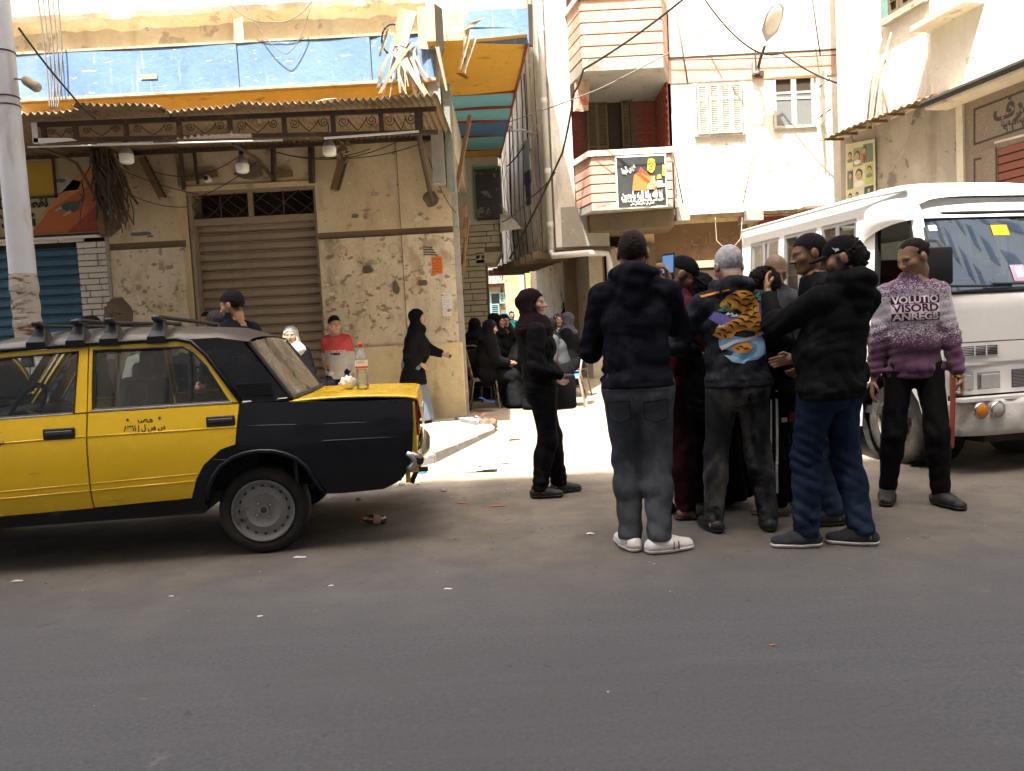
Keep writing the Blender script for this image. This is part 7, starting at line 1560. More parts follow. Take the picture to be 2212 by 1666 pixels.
    hh_ = .030 if not far else .042
    if hijab:
        m, dl = hijab
        def fhj(p):
            d = ell(p, (0, -.09, .09), (.402, .48, .445)); d = smin(d, ell(p, (0, -.02, -.26), (.36, .38, .40)), .12); d = smin(d, cone(p, (0, -.05, -.32), (0, -.06, -.35-.5*dl), .37, .40+.27*dl, (1, 0, 0), 1.0+.35*dl), .15)
            if dl > .8: d = smin(d, cone(p, (0, .12, -.6), (0, .22, -1.3), .25, .22, (1, 0, 0), 1.6), .2)
            d = d+nz(p, 9, .028, 2); op = ell(p-np.stack([0*p[:, 0], .18*p[:, 2], 0*p[:, 2]], 1), (0, .60, -.075), (.62, .48, .385)); d = -smin(-d, op, .03)
            return d
        hadd('headscarf', fhj, (-1.0, -.85, -1.75), (1.0, .85, .62), m, hh_*1.15)
    elif hair and not cap:
        th_, zf, zb, nzs, cur = {'short': (.026, .24, -.22, .010, 0), 'fade': (.07, .24, -.12, .022, 0), 'curly': (.12, .20, -.08, .075, 1), 'bald': (.022, .36, -.2, .006, 0), 'crop': (.03, .26, -.22, .012, 0), 'boy': (.07, .25, -.10, .028, 0)}[hair]
        def fhr(p):
            d = ell(p, (0, -.07-.02, .11+th_*.55), (.325+.009+cur*.07, .42+.016+cur*.06, .385+th_*.6)); line = np.interp(p[:, 1], [-.5, -.22, -.06, .06, .20, .40], [zb, zb, zb+.14, max(.06, zb+.26), zf-.02, zf+.02]).astype(F32)
            if hair == 'bald': line = np.where(p[:, 1] > .02, line+.22*np.clip((np.abs(p[:, 0])-.10)/.12, 0, 1)*(p[:, 2] > .2), line)
            d = np.maximum(d, (line-p[:, 2])*.8+.015*np.sin(p[:, 0]*40)); d = d+nz(p, 26 if not cur else 34, nzs, 4)
            return d
        hadd('hair', fhr, (-.5, -.65, -.3), (.5, .6, .68), cloth('hair_%02d_%02d' % (int(hairc[0]*99), int(hairc[2]*99)), hairc, .5, 40, .6, .6, sheen=0), hh_*.8)
    if cap:
        cm, cyaw = cap
        def fcp(p):
            d = ell(p, (0, -.06, .10), (.355, .46, .43)); d = np.maximum(d, .10+p[:, 1]*.10-p[:, 2]); q = p-np.array([0, .50, .13], F32); br_ = ell(q, (0, 0, -.02), (.24, .30, .035)); br_ = np.abs(p[:, 2]-(.155-.9*np.maximum(0, p[:, 1]-.3)**1.3*.35-1.1*p[:, 0]**2))-.016
            br_ = np.maximum(br_, np.sqrt((p[:, 0]/.27)**2+((p[:, 1]-.36)/.36)**2)*.3-.3); return smin(d, br_, .02)
        hadd('cap', fcp, (-.5, -.65, -.1), (.5, .85, .62), cm, hh_*.75)
        if longhair:
            hadd('hair', lambda p: smin(np.maximum(ell(p, (0, -.12, .05), (.345, .42, .40)), p[:, 1]-.02), cone(p, (-.1, -.42, -.10), (.1, -.42, -.10), .15, .15), .1)+nz(p, 22, .06, 4), (-.5, -.75, -.4), (.5, .3, .5), cloth('hair_01_01', hairc, .5, 40, .6, .6, sheen=0), hh_*.9)
    PEOPLE[label] = info; return info
def w2(info, p): return info['R']@np.array(p)+info['loc']
from mathutils.bvhtree import BVHTree
def project(info, pts2, z_c, x_c=0, back=True, f='ftop', lift=.003):
    """wrap 2D points (x right as seen, z up, metres) on the clothing, from behind or in front"""
    key = 'bvh'+f
    if key not in info:
        me = info['top' if f == 'ftop' else 'bottom'].data; info[key] = BVHTree.FromPolygons([v.co.copy() for v in me.vertices], [tuple(p.vertices) for p in me.polygons])
    out = []; dy = 1 if back else -1; last = None
    for x, z in pts2:
        o = Vector((x if back else -x, -1.0*dy, z)); hit = info[key].ray_cast(o, Vector((0, dy, 0)))[0]
        yv = hit.y if hit is not None else (last if last is not None else -.1*dy); last = yv
        out.append((o.x, yv-dy*lift, z))
    return np.array(out, F32)
def decal(info, name, poly, m, back=True, lift=.004, step=.016, f='ftop', parent=None):
    bm = bmesh.new(); bm.faces.new([bm.verts.new((x, 0, z)) for x, z in poly]); xs_ = [p[0] for p in poly]; zs_ = [p[1] for p in poly]
    for ax_, a, b_ in ((0, min(xs_), max(xs_)), (2, min(zs_), max(zs_))):
        v = math.floor(a/step)*step+step
        while v < b_:
            no = [0, 0, 0]; no[ax_] = 1; c_ = [0, 0, 0]; c_[ax_] = v; bmesh.ops.bisect_plane(bm, geom=bm.verts[:]+bm.edges[:]+bm.faces[:], plane_co=c_, plane_no=no); v += step
    vs_ = list(bm.verts); W_ = project(info, [(v.co.x, v.co.z) for v in vs_], 0, 0, back, f, lift)
    for v, c_ in zip(vs_, W_): v.co = Vector(c_.tolist())
    bmesh.ops.triangulate(bm, faces=[f_ for f_ in bm.faces if len(f_.verts) > 4]); me = bpy.data.meshes.new(name); bm.to_mesh(me); bm.free(); me.materials.append(m); return link(name, me, parent or info['top'])
def decal_text(info, s_, x, z, size, m, back=True, width=None, lift=.005, bold=.0, parent=None):
    me = text_mesh(s_, size, width=width, bold=bold); bm = bmesh.new(); bm.from_mesh(me)
    for v in bm.verts: v.co = Vector((v.co.x+x, 0, v.co.y+z))
    xs_ = [v.co.x for v in bm.verts]; v = min(xs_)+.02
    while v < max(xs_): bmesh.ops.bisect_plane(bm, geom=bm.verts[:]+bm.edges[:]+bm.faces[:], plane_co=(v, 0, 0), plane_no=(1, 0, 0)); v += .02
    vs_ = list(bm.verts); W_ = project(info, [(v.co.x, v.co.z) for v in vs_], 0, 0, back, 'ftop', lift)
    for v, c_ in zip(vs_, W_): v.co = Vector(c_.tolist())
    bm.to_mesh(me); bm.free(); me.materials.clear(); me.materials.append(m); return link('lettering', me, parent or info['top'])
# ================================================================ the crowd in the street
C_blk = cloth('black', (.007, .007, .008)); C_blk2 = cloth('soft_black', (.0055, .0055, .006), .25, 9, layers=(((.010, .010, .011), 7, .55, .6),))
C_navy = cloth('navy_black', (.006, .0065, .011), .2, 5, layers=(((.011, .0115, .017), 6, .52, .56), ((.006, .006, .009), 8, .56, .6)))
C_char = cloth('charcoal_camo', (.016, .018, .024), .2, 6, layers=(((.032, .034, .042), 9, .52, .58), ((.012, .013, .017), 7, .56, .6)))
C_gjean = cloth('grey_denim', (.046, .052, .062), .2, 6, layers=(((.105, .112, .125), 3.2, .45, .66, (1, 1, .6), .8), ((.028, .032, .040), 5, .56, .7)))
C_fjean = cloth('faded_black_denim', (.026, .026, .028), .25, 6, layers=(((.15, .145, .135), 3.4, .46, .64, (1, 1, .6), .75), ((.007, .007, .009), 5, .52, .66)))
C_bjean = cloth('dark_blue_denim', (.010, .018, .038), .2, 6, layers=(((.028, .046, .082), 3.2, .48, .68, (1, 1, .6), .8), ((.005, .009, .020), 5, .55, .7)))
C_mjean = cloth('mid_blue_denim', (.026, .042, .070), .2, 6, layers=(((.07, .105, .155), 2.5, .55, .72),))
C_mar = cloth('maroon', (.055, .008, .014)); C_marp = cloth('maroon_track', (.022, .006, .008)); C_wsh = mat('white_shoe', (.70, .69, .66), .5, .05, 8); C_bsh = mat('black_shoe', (.016, .015, .015), .55, .2, 20, .2); C_kn = mat('woven_shoe', (.028, .030, .036), .8, .5, 90, .6); C_brn = mat('taupe_trainer', (.16, .13, .10), .7, .15, 20, .2)
C_hijm = cloth('plum_black', (.010, .005, .0065), .2, 14); C_grey = cloth('slate_grey', (.055, .058, .066)); C_white = cloth('white_cotton', (.62, .62, .60), .05); C_teal = cloth('teal', (.015, .16, .19)); C_satin = mat('blue_grey_satin', (.13, .16, .21), .4, .15, 9, .2, spec=.5); C_lscarf = cloth('pale_grey_scarf', (.42, .41, .39), .1)
def grad_sweater():
    m = bpy.data.materials.new('purple_knit'); m.use_nodes = True; q = NT(m); out = q.n('OutputMaterial'); b_ = q.n('BsdfPrincipled'); q.l(b_.outputs[0], out.inputs[0]); tc = q.n('TexCoord'); ob = tc.outputs['Object']; sp = q.n('SeparateXYZ'); q.l(ob, sp.inputs[0])
    f = q.noise(ob, 130, 2, .7); g = q.noise(q.mapv(ob, (1, 1, 2.2)), 70, 3, .7); z = sp.outputs[2]
    dens = q.math('SUBTRACT', .30, q.math('ABSOLUTE', q.math('SUBTRACT', z, 1.28))); thr = q.math('MULTIPLY_ADD', dens, -.95, .66)
    k = q.ramp(q.math('SUBTRACT', q.math('MULTIPLY_ADD', f, .5, q.math('MULTIPLY', g, .5)), thr), -.03, .05)
    q.l(q.mix(k, (.085, .026, .068), (.44, .41, .47)), b_.inputs['Base Color']); b_.inputs['Roughness'].default_value = .9; b_.inputs['Sheen Weight'].default_value = .3
    bp = q.n('Bump', i_Strength=.4, i_Distance=.004); q.l(f, bp.inputs['Height']); q.l(bp.outputs[0], b_.inputs['Normal']); return m
C_purp = grad_sweater()
SK_m, SK_l, SK_d = (.30, .165, .10), (.42, .25, .165), (.20, .105, .062)
# 1 man with phone, back to the viewer
m1 = person('man in black hoodie and grey jeans filming with a phone, back to the viewer', (.70, 4.27), -12, 1.80, 1.03, lean=.03, head=(-4, -4, 0), wr=((-.10, .30, 1.22), (.19, .15, 1.50)), el=((-.62, -.35, -.9), (.12, .3, -1)), an=((-.078, .04, 0), (.085, -.02, 0)), toe=(25, -62), skin=SK_m, hair='short', hairc=(.022, .016, .014), beard=.8, scalp=.8,
    top=('hoodie', C_navy, .021, .018), hood=True, bottom=('jeans', C_gjean, .023, .026), legw=.85, shoes=C_wsh, sole=C_wsh, hands=('grip', 'grip'), thumb=((0, 0, 1), (0, -1, .2)), hem=.93, spread=.5, h=.0098)
# 2 grey-haired man, tiger jacket
m2 = person('grey-haired man in dark jacket with a tiger print, back to the viewer', (1.345, 4.58), 3, 1.715, 1.06, lean=.06, head=(4, -22, 0), wr=((-.14, .33, 1.08), (.16, .33, 1.05)), el=((-1, -.5, -.2), (1, -.5, -.2)), an=((-.155, .05, 0), (.165, 0, 0)), toe=(6, -14), skin=SK_m, hair='crop', hairc=(.42, .42, .42), scalp=.55,
    top=('jacket', C_char, .024, .020), hood=True, bottom=('trousers', C_fjean, .016, .020), legw=.8, shoes=C_bsh, hands=('relax', 'relax'), hem=.88, h=.0098)
# 3 man with black cap and ponytail
m3 = person('bearded man in black hoodie, black cap and dark blue jeans', (1.735, 4.20), 28, 1.70, 1.10, belly=.03, lean=-.03, side=.085, head=(42, -10, 0), wr=((-.08, .34, 1.42), (.08, .30, 1.04)), el=((-.5, .1, -1), (.7, -.6, -.5)), an=((-.13, .07, 0), (.13, -.09, 0)), toe=(55, 40), skin=SK_m, hair=None, beard=.9, cap=(C_blk, 0), longhair=True,
    top=('hoodie', C_blk2, .024, .020), hood=True, bottom=('jeans', C_bjean, .020, .028), legw=.85, shoes=C_kn, sole=C_wsh, hem=.82, h=.0098, hands=('relax', 'relax'), thumb=((0, 0, 1), (0, 0, 1)))
# 4 man in purple sweater
m4 = person('man in purple lettered sweater and black trousers beside the minibus', (2.63, 5.02), 163, 1.735, .92, belly=.015, head=(-56, -20, 0), wr=((-.25, .08, .83), (.25, .02, .80)), el=((-.25, -1, 0), (.25, -1, 0)), an=((-.145, .02, 0), (.16, -.08, 0)), toe=(28, -12), skin=SK_m, hair='bald', scalp=.5, hairc=(.018, .014, .012),
    top=('sweater', C_purp, .018, .015), bottom=('trousers', C_fjean if False else cloth('black_slim', (.010, .009, .0095)), .012, .014), shoes=C_bsh, hands=('grip', 'relax'), hem=.84, h=.0098)
# 5 woman in black
m5 = person('woman in black headscarf and tight black clothes standing with a handbag', (.22, 5.90), -82, 1.585, 1.12, belly=.01, lean=-.04, head=(-24, 4, 0), wr=((-.13, .12, .90), (.13, .15, .93)), el=((-.3, -1, 0), (.4, -1, -.1)), an=((-.06, .12, 0), (.07, -.06, 0)), toe=(4, -12), skin=SK_l, female=True, hair=None, hijab=(C_hijm, .95),
    top=('blouse', C_blk, .020, .016), bottom=('trousers', C_blk2, .022, .024), shoes=C_bsh, hem=.80, h=.0098, hands=('relax', None))
# 6 man with black cap, bending over
m6 = person('man in maroon with black cap and glasses bending forward behind the photographer', (.965, 5.0), -72, 1.72, 1.0, lean=.14, head=(-28, -32, 0), wr=((-.10, .50, 1.10), (.22, .48, 1.08)), el=((-.6, -.6, -.5), (.6, -.6, -.5)), an=((-.10, .0, 0), (.10, .10, 0)), toe=(20, -8), skin=SK_d, hair=None, beard=.6, cap=(C_blk, 0),
    top=('sweater', C_mar, .024, .020), bottom=('track_trousers', C_marp, .022, .020), shoes=C_bsh, sandals=True, hem=.84)
g_ = m6; 
# 7 woman in abaya
m7 = person('woman in a wide black abaya in the middle of the crowd', (1.37, 5.30), 10, 1.60, 1.15, lean=.06, head=(-30, -16, 0), wr=((-.22, .22, .98), (.22, .25, 1.0)), an=((-.12, .0, 0), (.12, .02, 0)), skin=SK_l, female=True, hair=None, hijab=(C_blk, 1.0), top=('abaya_top', C_blk2, .045, .05), skirt=('abaya_skirt', C_blk2, .24, .06, 1), shoes=C_bsh, sandals=True, hem=.62)
# 8 bald man facing the viewer
q_ = P(1672, 600, 5.65)
m8 = person('balding man in dark grey jacket facing the crowd in front of the minibus', (q_.x, 5.65), 172, 1.73, 1.0, lean=.04, head=(10, -24, 0), wr=((-.18, .28, 1.05), (.18, .28, 1.05)), skin=SK_m, hair=None, scalp=.55, top=('jacket', C_grey, .028, .024), bottom=('trousers', C_blk, .02, .02), shoes=C_bsh, hem=.85)
# 9 boy in tracksuit
q_ = P(1672, 650, 4.98)
m9 = person('curly-haired boy in a black tracksuit with white stripes', (q_.x+.03, 4.98), 62, 1.56, .95, lean=.05, head=(-95, -18, 0), wr=((-.15, .25, .95), (.16, .25, .95)), an=((-.09, .02, 0), (.10, .0, 0)), toe=(10, 15), skin=SK_d, hair='curly', hairc=(.012, .010, .009), top=('track_top', C_blk, .026, .022), bottom=('track_trousers', C_blk2, .024, .020), shoes=C_brn, sole=C_brn, hem=.72)
# 10 tall young man
m10 = person('tall young man with short faded hair looking left behind the man with the cap', (2.02, 4.72), 82, 1.79, 1.0, lean=.12, head=(8, -10, 0), wr=((-.20, .22, 1.0), (.22, .22, 1.0)), an=((-.12, .10, 0), (.14, -.10, 0)), toe=(5, -10), skin=SK_d, hair='short', hairc=(.014, .011, .010), scalp=.8, top=('jumper', C_blk, .024, .022), bottom=('jeans', C_mjean, .024, .028), shoes=C_bsh, hem=.86)
# --- things they hold and wear
t = thing('mobile_phone', 'dark phone with blue screen held up by the man filming', 'phone'); w_ = w2(m1, m1['WR']+np.array([.0, .05, .10])); fwd_ = np.array(m1['R'][:, 1])
pm_ = MB().box((0, 0, 0), (.078, .010, .155), 0, None, .004).build('case', M_trim, t); pm_.location = w_; pm_.rotation_euler = (R_(-6), 0, R_(-40)); ps_ = MB().box((0, -.006, .012), (.068, .002, .10)).build('screen', mat('phone_screen', (.10, .20, .38), .1, .1, 5, emit=(.10, .22, .45, .25)), pm_)
bl_ = MB()
Z_ = .985
bmx = MB(); bmx.grid(lambda u, v: tuple(project(m1, [(-.19+.38*u, .925+.035*v)], 0, 0, True, 'fbot', .006)[0]), 22, 2); bmx.build('belt', mat('grey_belt', (.05, .05, .052), .6, .1, 9), m1['bottom'], smooth=True)
C_pk = cloth('denim_pocket', (.056, .062, .072), .2, 6); C_st = cloth('denim_stitch', (.03, .033, .04))
for cx in (-.105, .095):
    decal(m1, 'back_pocket', [(cx-.065, .86), (cx+.065, .87), (cx+.065, .76), (cx, .735), (cx-.065, .755)], C_st, True, .003, .016, 'fbot', m1['bottom']); decal(m1, 'back_pocket', [(cx-.059, .852), (cx+.059, .862), (cx+.059, .764), (cx, .742), (cx-.059, .762)], C_pk, True, .005, .016, 'fbot', m1['bottom'])
# stripes on white trainers
# tiger print
TG = cloth('print_orange', (.50, .235, .045), .1); TB_ = cloth('print_black', (.012, .012, .014), .1); TBl = cloth('print_blue', (.13, .27, .46), .15); TPu = cloth('print_violet', (.10, .09, .26), .15); TGr = cloth('print_green', (.05, .20, .12), .1); TW_ = cloth('print_pale', (.50, .52, .50), .1); TLb = cloth('print_light_blue', (.30, .48, .62), .1)
tz = 1.262
def tp(poly, m, k): return decal(m2, 'print', [(x*1.05, tz+z*.78) for x, z in poly], m, True, .002+.0011*k, .014)
tp([(-.13, .09), (-.06, .05), (.0, .06), (.02, -.02), (-.04, -.04), (-.13, .0), (-.16, .04)], TPu, 0); tp([(.10, .15), (.15, .13), (.16, .02), (.12, -.05), (.09, .02)], TPu, 0)
tp([(-.12, -.12), (-.09, -.09), (.02, -.12), (.12, -.10), (.16, -.16), (.15, -.24), (.08, -.285), (-.02, -.295), (-.08, -.27), (-.05, -.22), (-.12, -.18)], TBl, 0)
tp([(.04, -.14), (.12, -.12), (.15, -.18), (.12, -.25), (.05, -.27), (.08, -.22), (.09, -.18)], TLb, 1); tp([(-.10, -.24), (-.05, -.25), (.0, -.285), (.04, -.27), (.0, -.31), (-.06, -.295)], TLb, 1)
tp([(-.07, .20), (-.02, .235), (.05, .23), (.10, .20), (.13, .13), (.12, .06), (.14, .0), (.13, -.06), (.08, -.075), (.02, -.06), (-.04, -.075), (-.09, -.09), (-.14, -.08), (-.13, -.03), (-.08, .0), (-.02, .03), (.01, .07), (-.02, .10), (-.07, .09), (-.10, .13)], TG, 2)
tp([(-.15, -.085), (-.12, -.045), (-.06, -.04), (-.03, -.07), (-.05, -.11), (-.11, -.12)], TG, 3); tp([(.07, -.02), (.14, .02), (.16, -.04), (.14, -.10), (.08, -.10)], TG, 3)
tp([(-.04, -.17), (.03, -.15), (.06, -.19), (.03, -.23), (-.03, -.23), (-.06, -.20)], TG, 2)
rnd = random.Random(8)
for (x, z, L, a) in [(-.03, .20, .06, 60), (.02, .21, .06, 75), (.06, .19, .07, 95), (.09, .165, .06, 120), (.03, .165, .07, 80), (-.02, .155, .07, 40), (-.06, .135, .05, 20), (.06, .13, .08, 100), (.10, .11, .05, 125), (.02, .12, .06, 70), (.05, .085, .08, 95), (.09, .06, .06, 115), (.03, .05, .07, 75), (.07, .03, .07, 95), (.00, .02, .06, 55), (.04, .0, .07, 80), (.10, -.01, .06, 105), (-.03, -.005, .06, 50), (-.06, -.025, .05, 40), (.01, -.035, .06, 70), (.08, -.04, .06, 95), (.12, -.035, .05, 110), (-.10, -.055, .04, 70), (-.07, -.075, .04, 95), (-.12, -.08, .04, 50), (.11, -.075, .05, 90), (-.01, -.185, .04, 70), (.02, -.20, .04, 100), (-.03, -.20, .03, 60), (-.09, -.10, .03, 10)]:
    c_, s_ = math.cos(R_(a-90)), math.sin(R_(a-90)); n_ = 5; up_ = []; dn_ = []
    for k in range(n_+1):
        t_ = k/n_-.5; bx_ = t_*L; bz = .012*math.cos(t_*3)-.008; wd = .0055*(1-abs(2*t_)**1.6)+.0006; up_.append((x+bx_*c_-(bz+wd)*s_, z+bx_*s_+(bz+wd)*c_)); dn_.append((x+bx_*c_-(bz-wd)*s_, z+bx_*s_+(bz-wd)*c_))
    tp(up_+dn_[::-1], TB_, 4.5)
tp([(-.12, -.175), (-.04, -.13), (.06, -.115), (.15, -.065), (.158, -.085), (.06, -.14), (-.04, -.155), (-.11, -.205)], TW_, 4)
for x, z in ((-.08, .115), (-.05, .085), (-.095, .095), (.13, .16), (.12, .19)): tp([(x-.02, z), (x, z+.012), (x+.025, z+.03), (x+.008, z), (x+.03, z-.012), (x, z-.008)], TGr, 5)
for x, z in ((-.06, .07), (-.035, .055), (-.11, -.02)): tp([(x-.02, z-.012), (x-.005, z+.012), (x+.002, z-.004), (x+.012, z+.01), (x+.02, z-.012)], TW_, 5.5)
tp([(-.20, .215), (-.06, .25), (-.058, .238), (-.19, .20)], TG, 2)
# knitted letters of the purple sweater
W_l = cloth('knit_white', (.62, .58, .60), .12, 60); P_l = cloth('knit_purple', (.07, .018, .055), .15, 60)
zb_ = 1.285
for xa, xb, l1, l2, l3 in ((-.140, .140, 'VOLUTIO', 'VISORD', 'ANREGB'),):
    for z0_, z1_, mm in ((.036, .085, P_l), (-.022, .034, W_l), (-.072, -.024, P_l)): decal(m4, 'knit_band', [(xa, zb_+z0_), (xb, zb_+z0_), (xb, zb_+z1_), (xa, zb_+z1_)], mm, False, .002)
    for tx_, z_, sz_, mm in ((l1, .060, .062, W_l), (l2, .006, .066, P_l), (l3, -.048, .060, W_l)): decal_text(m4, tx_, (xa+xb)/2, zb_+z_, sz_, mm, False, (xb-xa)*.96, .0045, .002)
bk = w2(m4, m4['WL']); 
o = MB().lathe([(.036, -.006), (.040, 0), (.036, .006)], None, 18).build('bracelet', mat('gold', (.6, .42, .12), .3, .05, 5, metal=1), m4['root'], smooth=True); o.location = m4['WL']
# cap mark, spectacles, handbag
def hmat(info): return info
hb = thing('handbag', 'black handbag carried in front by the woman in black', 'handbag'); c_ = w2(m5, (-.20, .20, .78))
bb = MB(); bb.box((0, 0, 0), (.10, .24, .28), 0, None, .03); o = bb.build('bag', C_bsh, hb, smooth=40); o.location = c_; o.rotation_euler.z = R_(-72); sp_ = [w2(m5, p) for p in ((-.16, .22, .92), (-.17, .10, 1.10), (-.16, .06, 1.28), (-.15, -.02, 1.30))]; MB().tube(sp_, .009, 6).build('strap', C_bsh, hb, smooth=True)
# track stripes of the boy
ang_ = m9
def side_strip(info, name, path, wd, m, f='bottom', lift=.003):
    me = info[f].data; bv = BVHTree.FromPolygons([v.co.copy() for v in me.vertices], [tuple(p.vertices) for p in me.polygons]); bb = MB(); rows = []
    for (y, z) in path:
        r_ = []
        for e in (-.5, .5):
            hit = bv.ray_cast(Vector((-1, y+e*wd, z)), Vector((1, 0, 0)))[0]; r_.append((hit.x if hit is not None else (rows[-1][0][0] if rows else -.1), y+e*wd, z))
        rows.append([(a_[0]-lift, a_[1], a_[2]) for a_ in r_])
    bb.add([p for r_ in rows for p in r_], [(2*i, 2*i+1, 2*i+3, 2*i+2) for i in range(len(rows)-1)]); return bb.build(name, m, info[f], smooth=True)
side_strip(m9, 'white_stripe', [(.0+.02*k/30, .82-.022*k) for k in range(31)], .014, C_white); side_strip(m9, 'white_stripe', [(.035+.02*k/30, .82-.022*k) for k in range(31)], .010, C_white)
side_strip(m9, 'logo_patch', [(-.035, .66), (-.035, .645), (-.035, .63), (-.035, .615), (-.035, .60)], .055, cloth('logo_red', (.30, .02, .03)), lift=.005); side_strip(m9, 'logo_mark', [(-.035, .645), (-.035, .63), (-.035, .615)], .03, C_white, lift=.008)
side_strip(m9, 'white_stripe', [(.06-.10*k/8, 1.16-.01*k) for k in range(9)], .02, C_white, 'top')
def on_head(info, name, pts, m, hy, hp, parent=None):
    Hm = Matrix.Rotation(R_(hy), 3, 'Z') @ Matrix.Rotation(R_(hp), 3, 'X'); V_ = [Hm @ (Vector(p)*info['hH'])+Vector(info['hcn']) for p in pts]
    MB().add(V_, [tuple(range(len(V_)))]).build(name, m, info['root'])
on_head(m3, 'cap_mark', [(-.362, .02, .20), (-.362, .06, .23), (-.362, .10, .22), (-.360, .16, .27), (-.360, .14, .22), (-.362, .10, .18), (-.364, .11, .14), (-.363, .07, .17), (-.363, .03, .16)], C_white, 42, -10)
fr_ = mat('spectacle_frame', (.02, .02, .02), .3, .1, 5); Hm6 = Matrix.Rotation(R_(-28), 3, 'Z') @ Matrix.Rotation(R_(-32), 3, 'X'); tr6 = lambda p: Hm6 @ (Vector(p)*m6['hH'])+Vector(m6['hcn'])
for sx in (-1, 1):
    pts = [tr6((sx*.225, .38, .0)) if k == 15 else tr6((sx*.14+sx*.085*math.cos(k*.449), .40-.02*abs(math.cos(k*.449)), -.01+.055*math.sin(k*.449))) for k in range(15)]
    MB().tube(pts+[tr6((sx*.225, .38, .0)), tr6((sx*.34, -.03, .01))], .002, 5).build('spectacle_rim', fr_, m6['root'])

for k, c in ((.045, (.02, .03, .08)), (.075, (.35, .05, .04))):     # two thin stripes on the near white trainer
    f_ = Vector((math.sin(R_(62)), math.cos(R_(62)), 0)); sd_ = Vector((f_.y, -f_.x, 0)); p0 = Vector((.10, -.02, 0))+f_*k+sd_*.050
    MB().box(p0+Vector((0, 0, .045)), (.004, .008, .045), 0, (0, 0, math.atan2(f_.y, f_.x))).build('shoe_stripe', flat('stripe_%d' % int(k*1000), c), m1['root'])
# ================================================================ people behind the taxi
q_ = P(505, 680, 6.75); person('young man in black sweater with faded haircut standing behind the taxi', (q_.x, 6.75), 60, 1.755, 1.08, head=(22, -12, 0), wr=((-.2, .2, 1.0), (.2, .2, 1.0)), skin=SK_m, hair='fade', hairc=(.012, .010, .010), scalp=.85, top=('sweater', C_navy, .026, .024), collar=True, bottom=('trousers', C_blk, .02, .02), shoes=C_bsh, hem=.88)
q_ = P(468, 700, 8.3); person('woman in black headscarf half hidden beside the young man behind the taxi', (q_.x, 8.3), 70, 1.52, 1.05, female=True, skin=SK_l, hair=None, hijab=(C_blk, .9), top=('abaya_top', C_blk, .035, .03), skirt=('abaya_skirt', C_blk, .24, .06, 1), shoes=C_bsh, h=.02, z0=.14, hem=.6)
q_ = P(197, 720, 8.7); person('woman in black headscarf behind the front roof bars of the taxi', (q_.x, 8.7), 120, 1.56, 1.05, female=True, skin=SK_m, hair=None, hijab=(C_blk, .9), top=('abaya_top', C_blk, .035, .03), skirt=('abaya_skirt', C_blk, .24, .06, 1), shoes=C_bsh, h=.02, z0=.14, hem=.6)
def seated(label, px, y, yaw, z0, sz=.44, **k):
    q_ = P(px, 780, y); kw = dict(H=1.62, hip=(0, 0, sz+.10), lean=.05, wr=((-.14, .36, sz+.22), (.14, .36, sz+.22)), an=((-.11, .42, 0), (.11, .46, 0)), toe=(5, -5), seat=True, h=.02, z0=z0, shoes=C_bsh, hem=sz+.02); kw.update(k); return person(label, (q_.x, y), yaw, **kw)
seated('man in white shirt sitting on the pavement, seen through the taxi window', 322, 9.2, 175, .14, H=1.74, skin=SK_m, hair='short', scalp=.6, top=('shirt', C_white, .03, .025), bottom=('trousers', C_grey, .02, .02), headH=.23)
seated('person in dark clothes beside the white shirt, seen through the taxi window', 385, 9.6, 170, .14, H=1.70, skin=SK_m, hair='short', scalp=.6, top=('jumper', C_blk, .03, .025), bottom=('trousers', cloth('light_jean', (.22, .25, .28)), .02, .02), wr=((-.10, .34, .80), (.10, .34, .80)))
q_ = P(452, 830, 9.9); person('person in pale blue-grey clothes standing at the shutter, seen through the taxi window', (q_.x, 10.0), 170, 1.60, skin=SK_m, hair='short', scalp=.6, top=('shirt', cloth('pale_blue', (.30, .36, .40)), .03, .025), bottom=('trousers', cloth('pale_blue', (.30, .36, .40)), .02, .025), shoes=C_bsh, h=.02, z0=.14)
seated('girl with pale grey headscarf sitting in front of the brown shutter', 634, 9.75, 188, .14, H=1.66, female=True, skin=SK_l, hair=None, hijab=(C_lscarf, .8), top=('blouse', C_blk, .03, .025), skirt=('skirt', C_blk, .2, .1, 1), sz=.47)
q_ = P(728, 760, 10.0); boy = person('boy in red and grey sweater with hands behind his back', (q_.x, 10.0), 178, 1.45, .92, head=(38, 0, 0), wr=((-.20, -.10, .68), (.20, -.10, .68)), el=((-1, -.6, 0), (1, -.6, 0)), skin=SK_l, hair='boy', scalp=.5, top=('sweater', None, .026, .022), bottom=('trousers', C_navy, .022, .022), shoes=C_bsh, h=.0155, z0=.14, hem=.66, an=((-.09, 0, 0), (.09, .03, 0))) if False else None
def two_tone():
    m = bpy.data.materials.new('red_grey_knit'); m.use_nodes = True; q = NT(m); out = q.n('OutputMaterial'); b_ = q.n('BsdfPrincipled'); q.l(b_.outputs[0], out.inputs[0]); tc = q.n('TexCoord'); sp = q.n('SeparateXYZ'); q.l(tc.outputs['Object'], sp.inputs[0])
    k = q.ramp(sp.outputs[2], 1.005, 1.012); f = q.noise(tc.outputs['Object'], 160, 2); c = q.mix(k, (.34, .31, .27), (.42, .035, .035)); q.l(q.mix(q.math('MULTIPLY', f, .25), c, (.1, .1, .1)), b_.inputs['Base Color']); b_.inputs['Roughness'].default_value = .9; return m
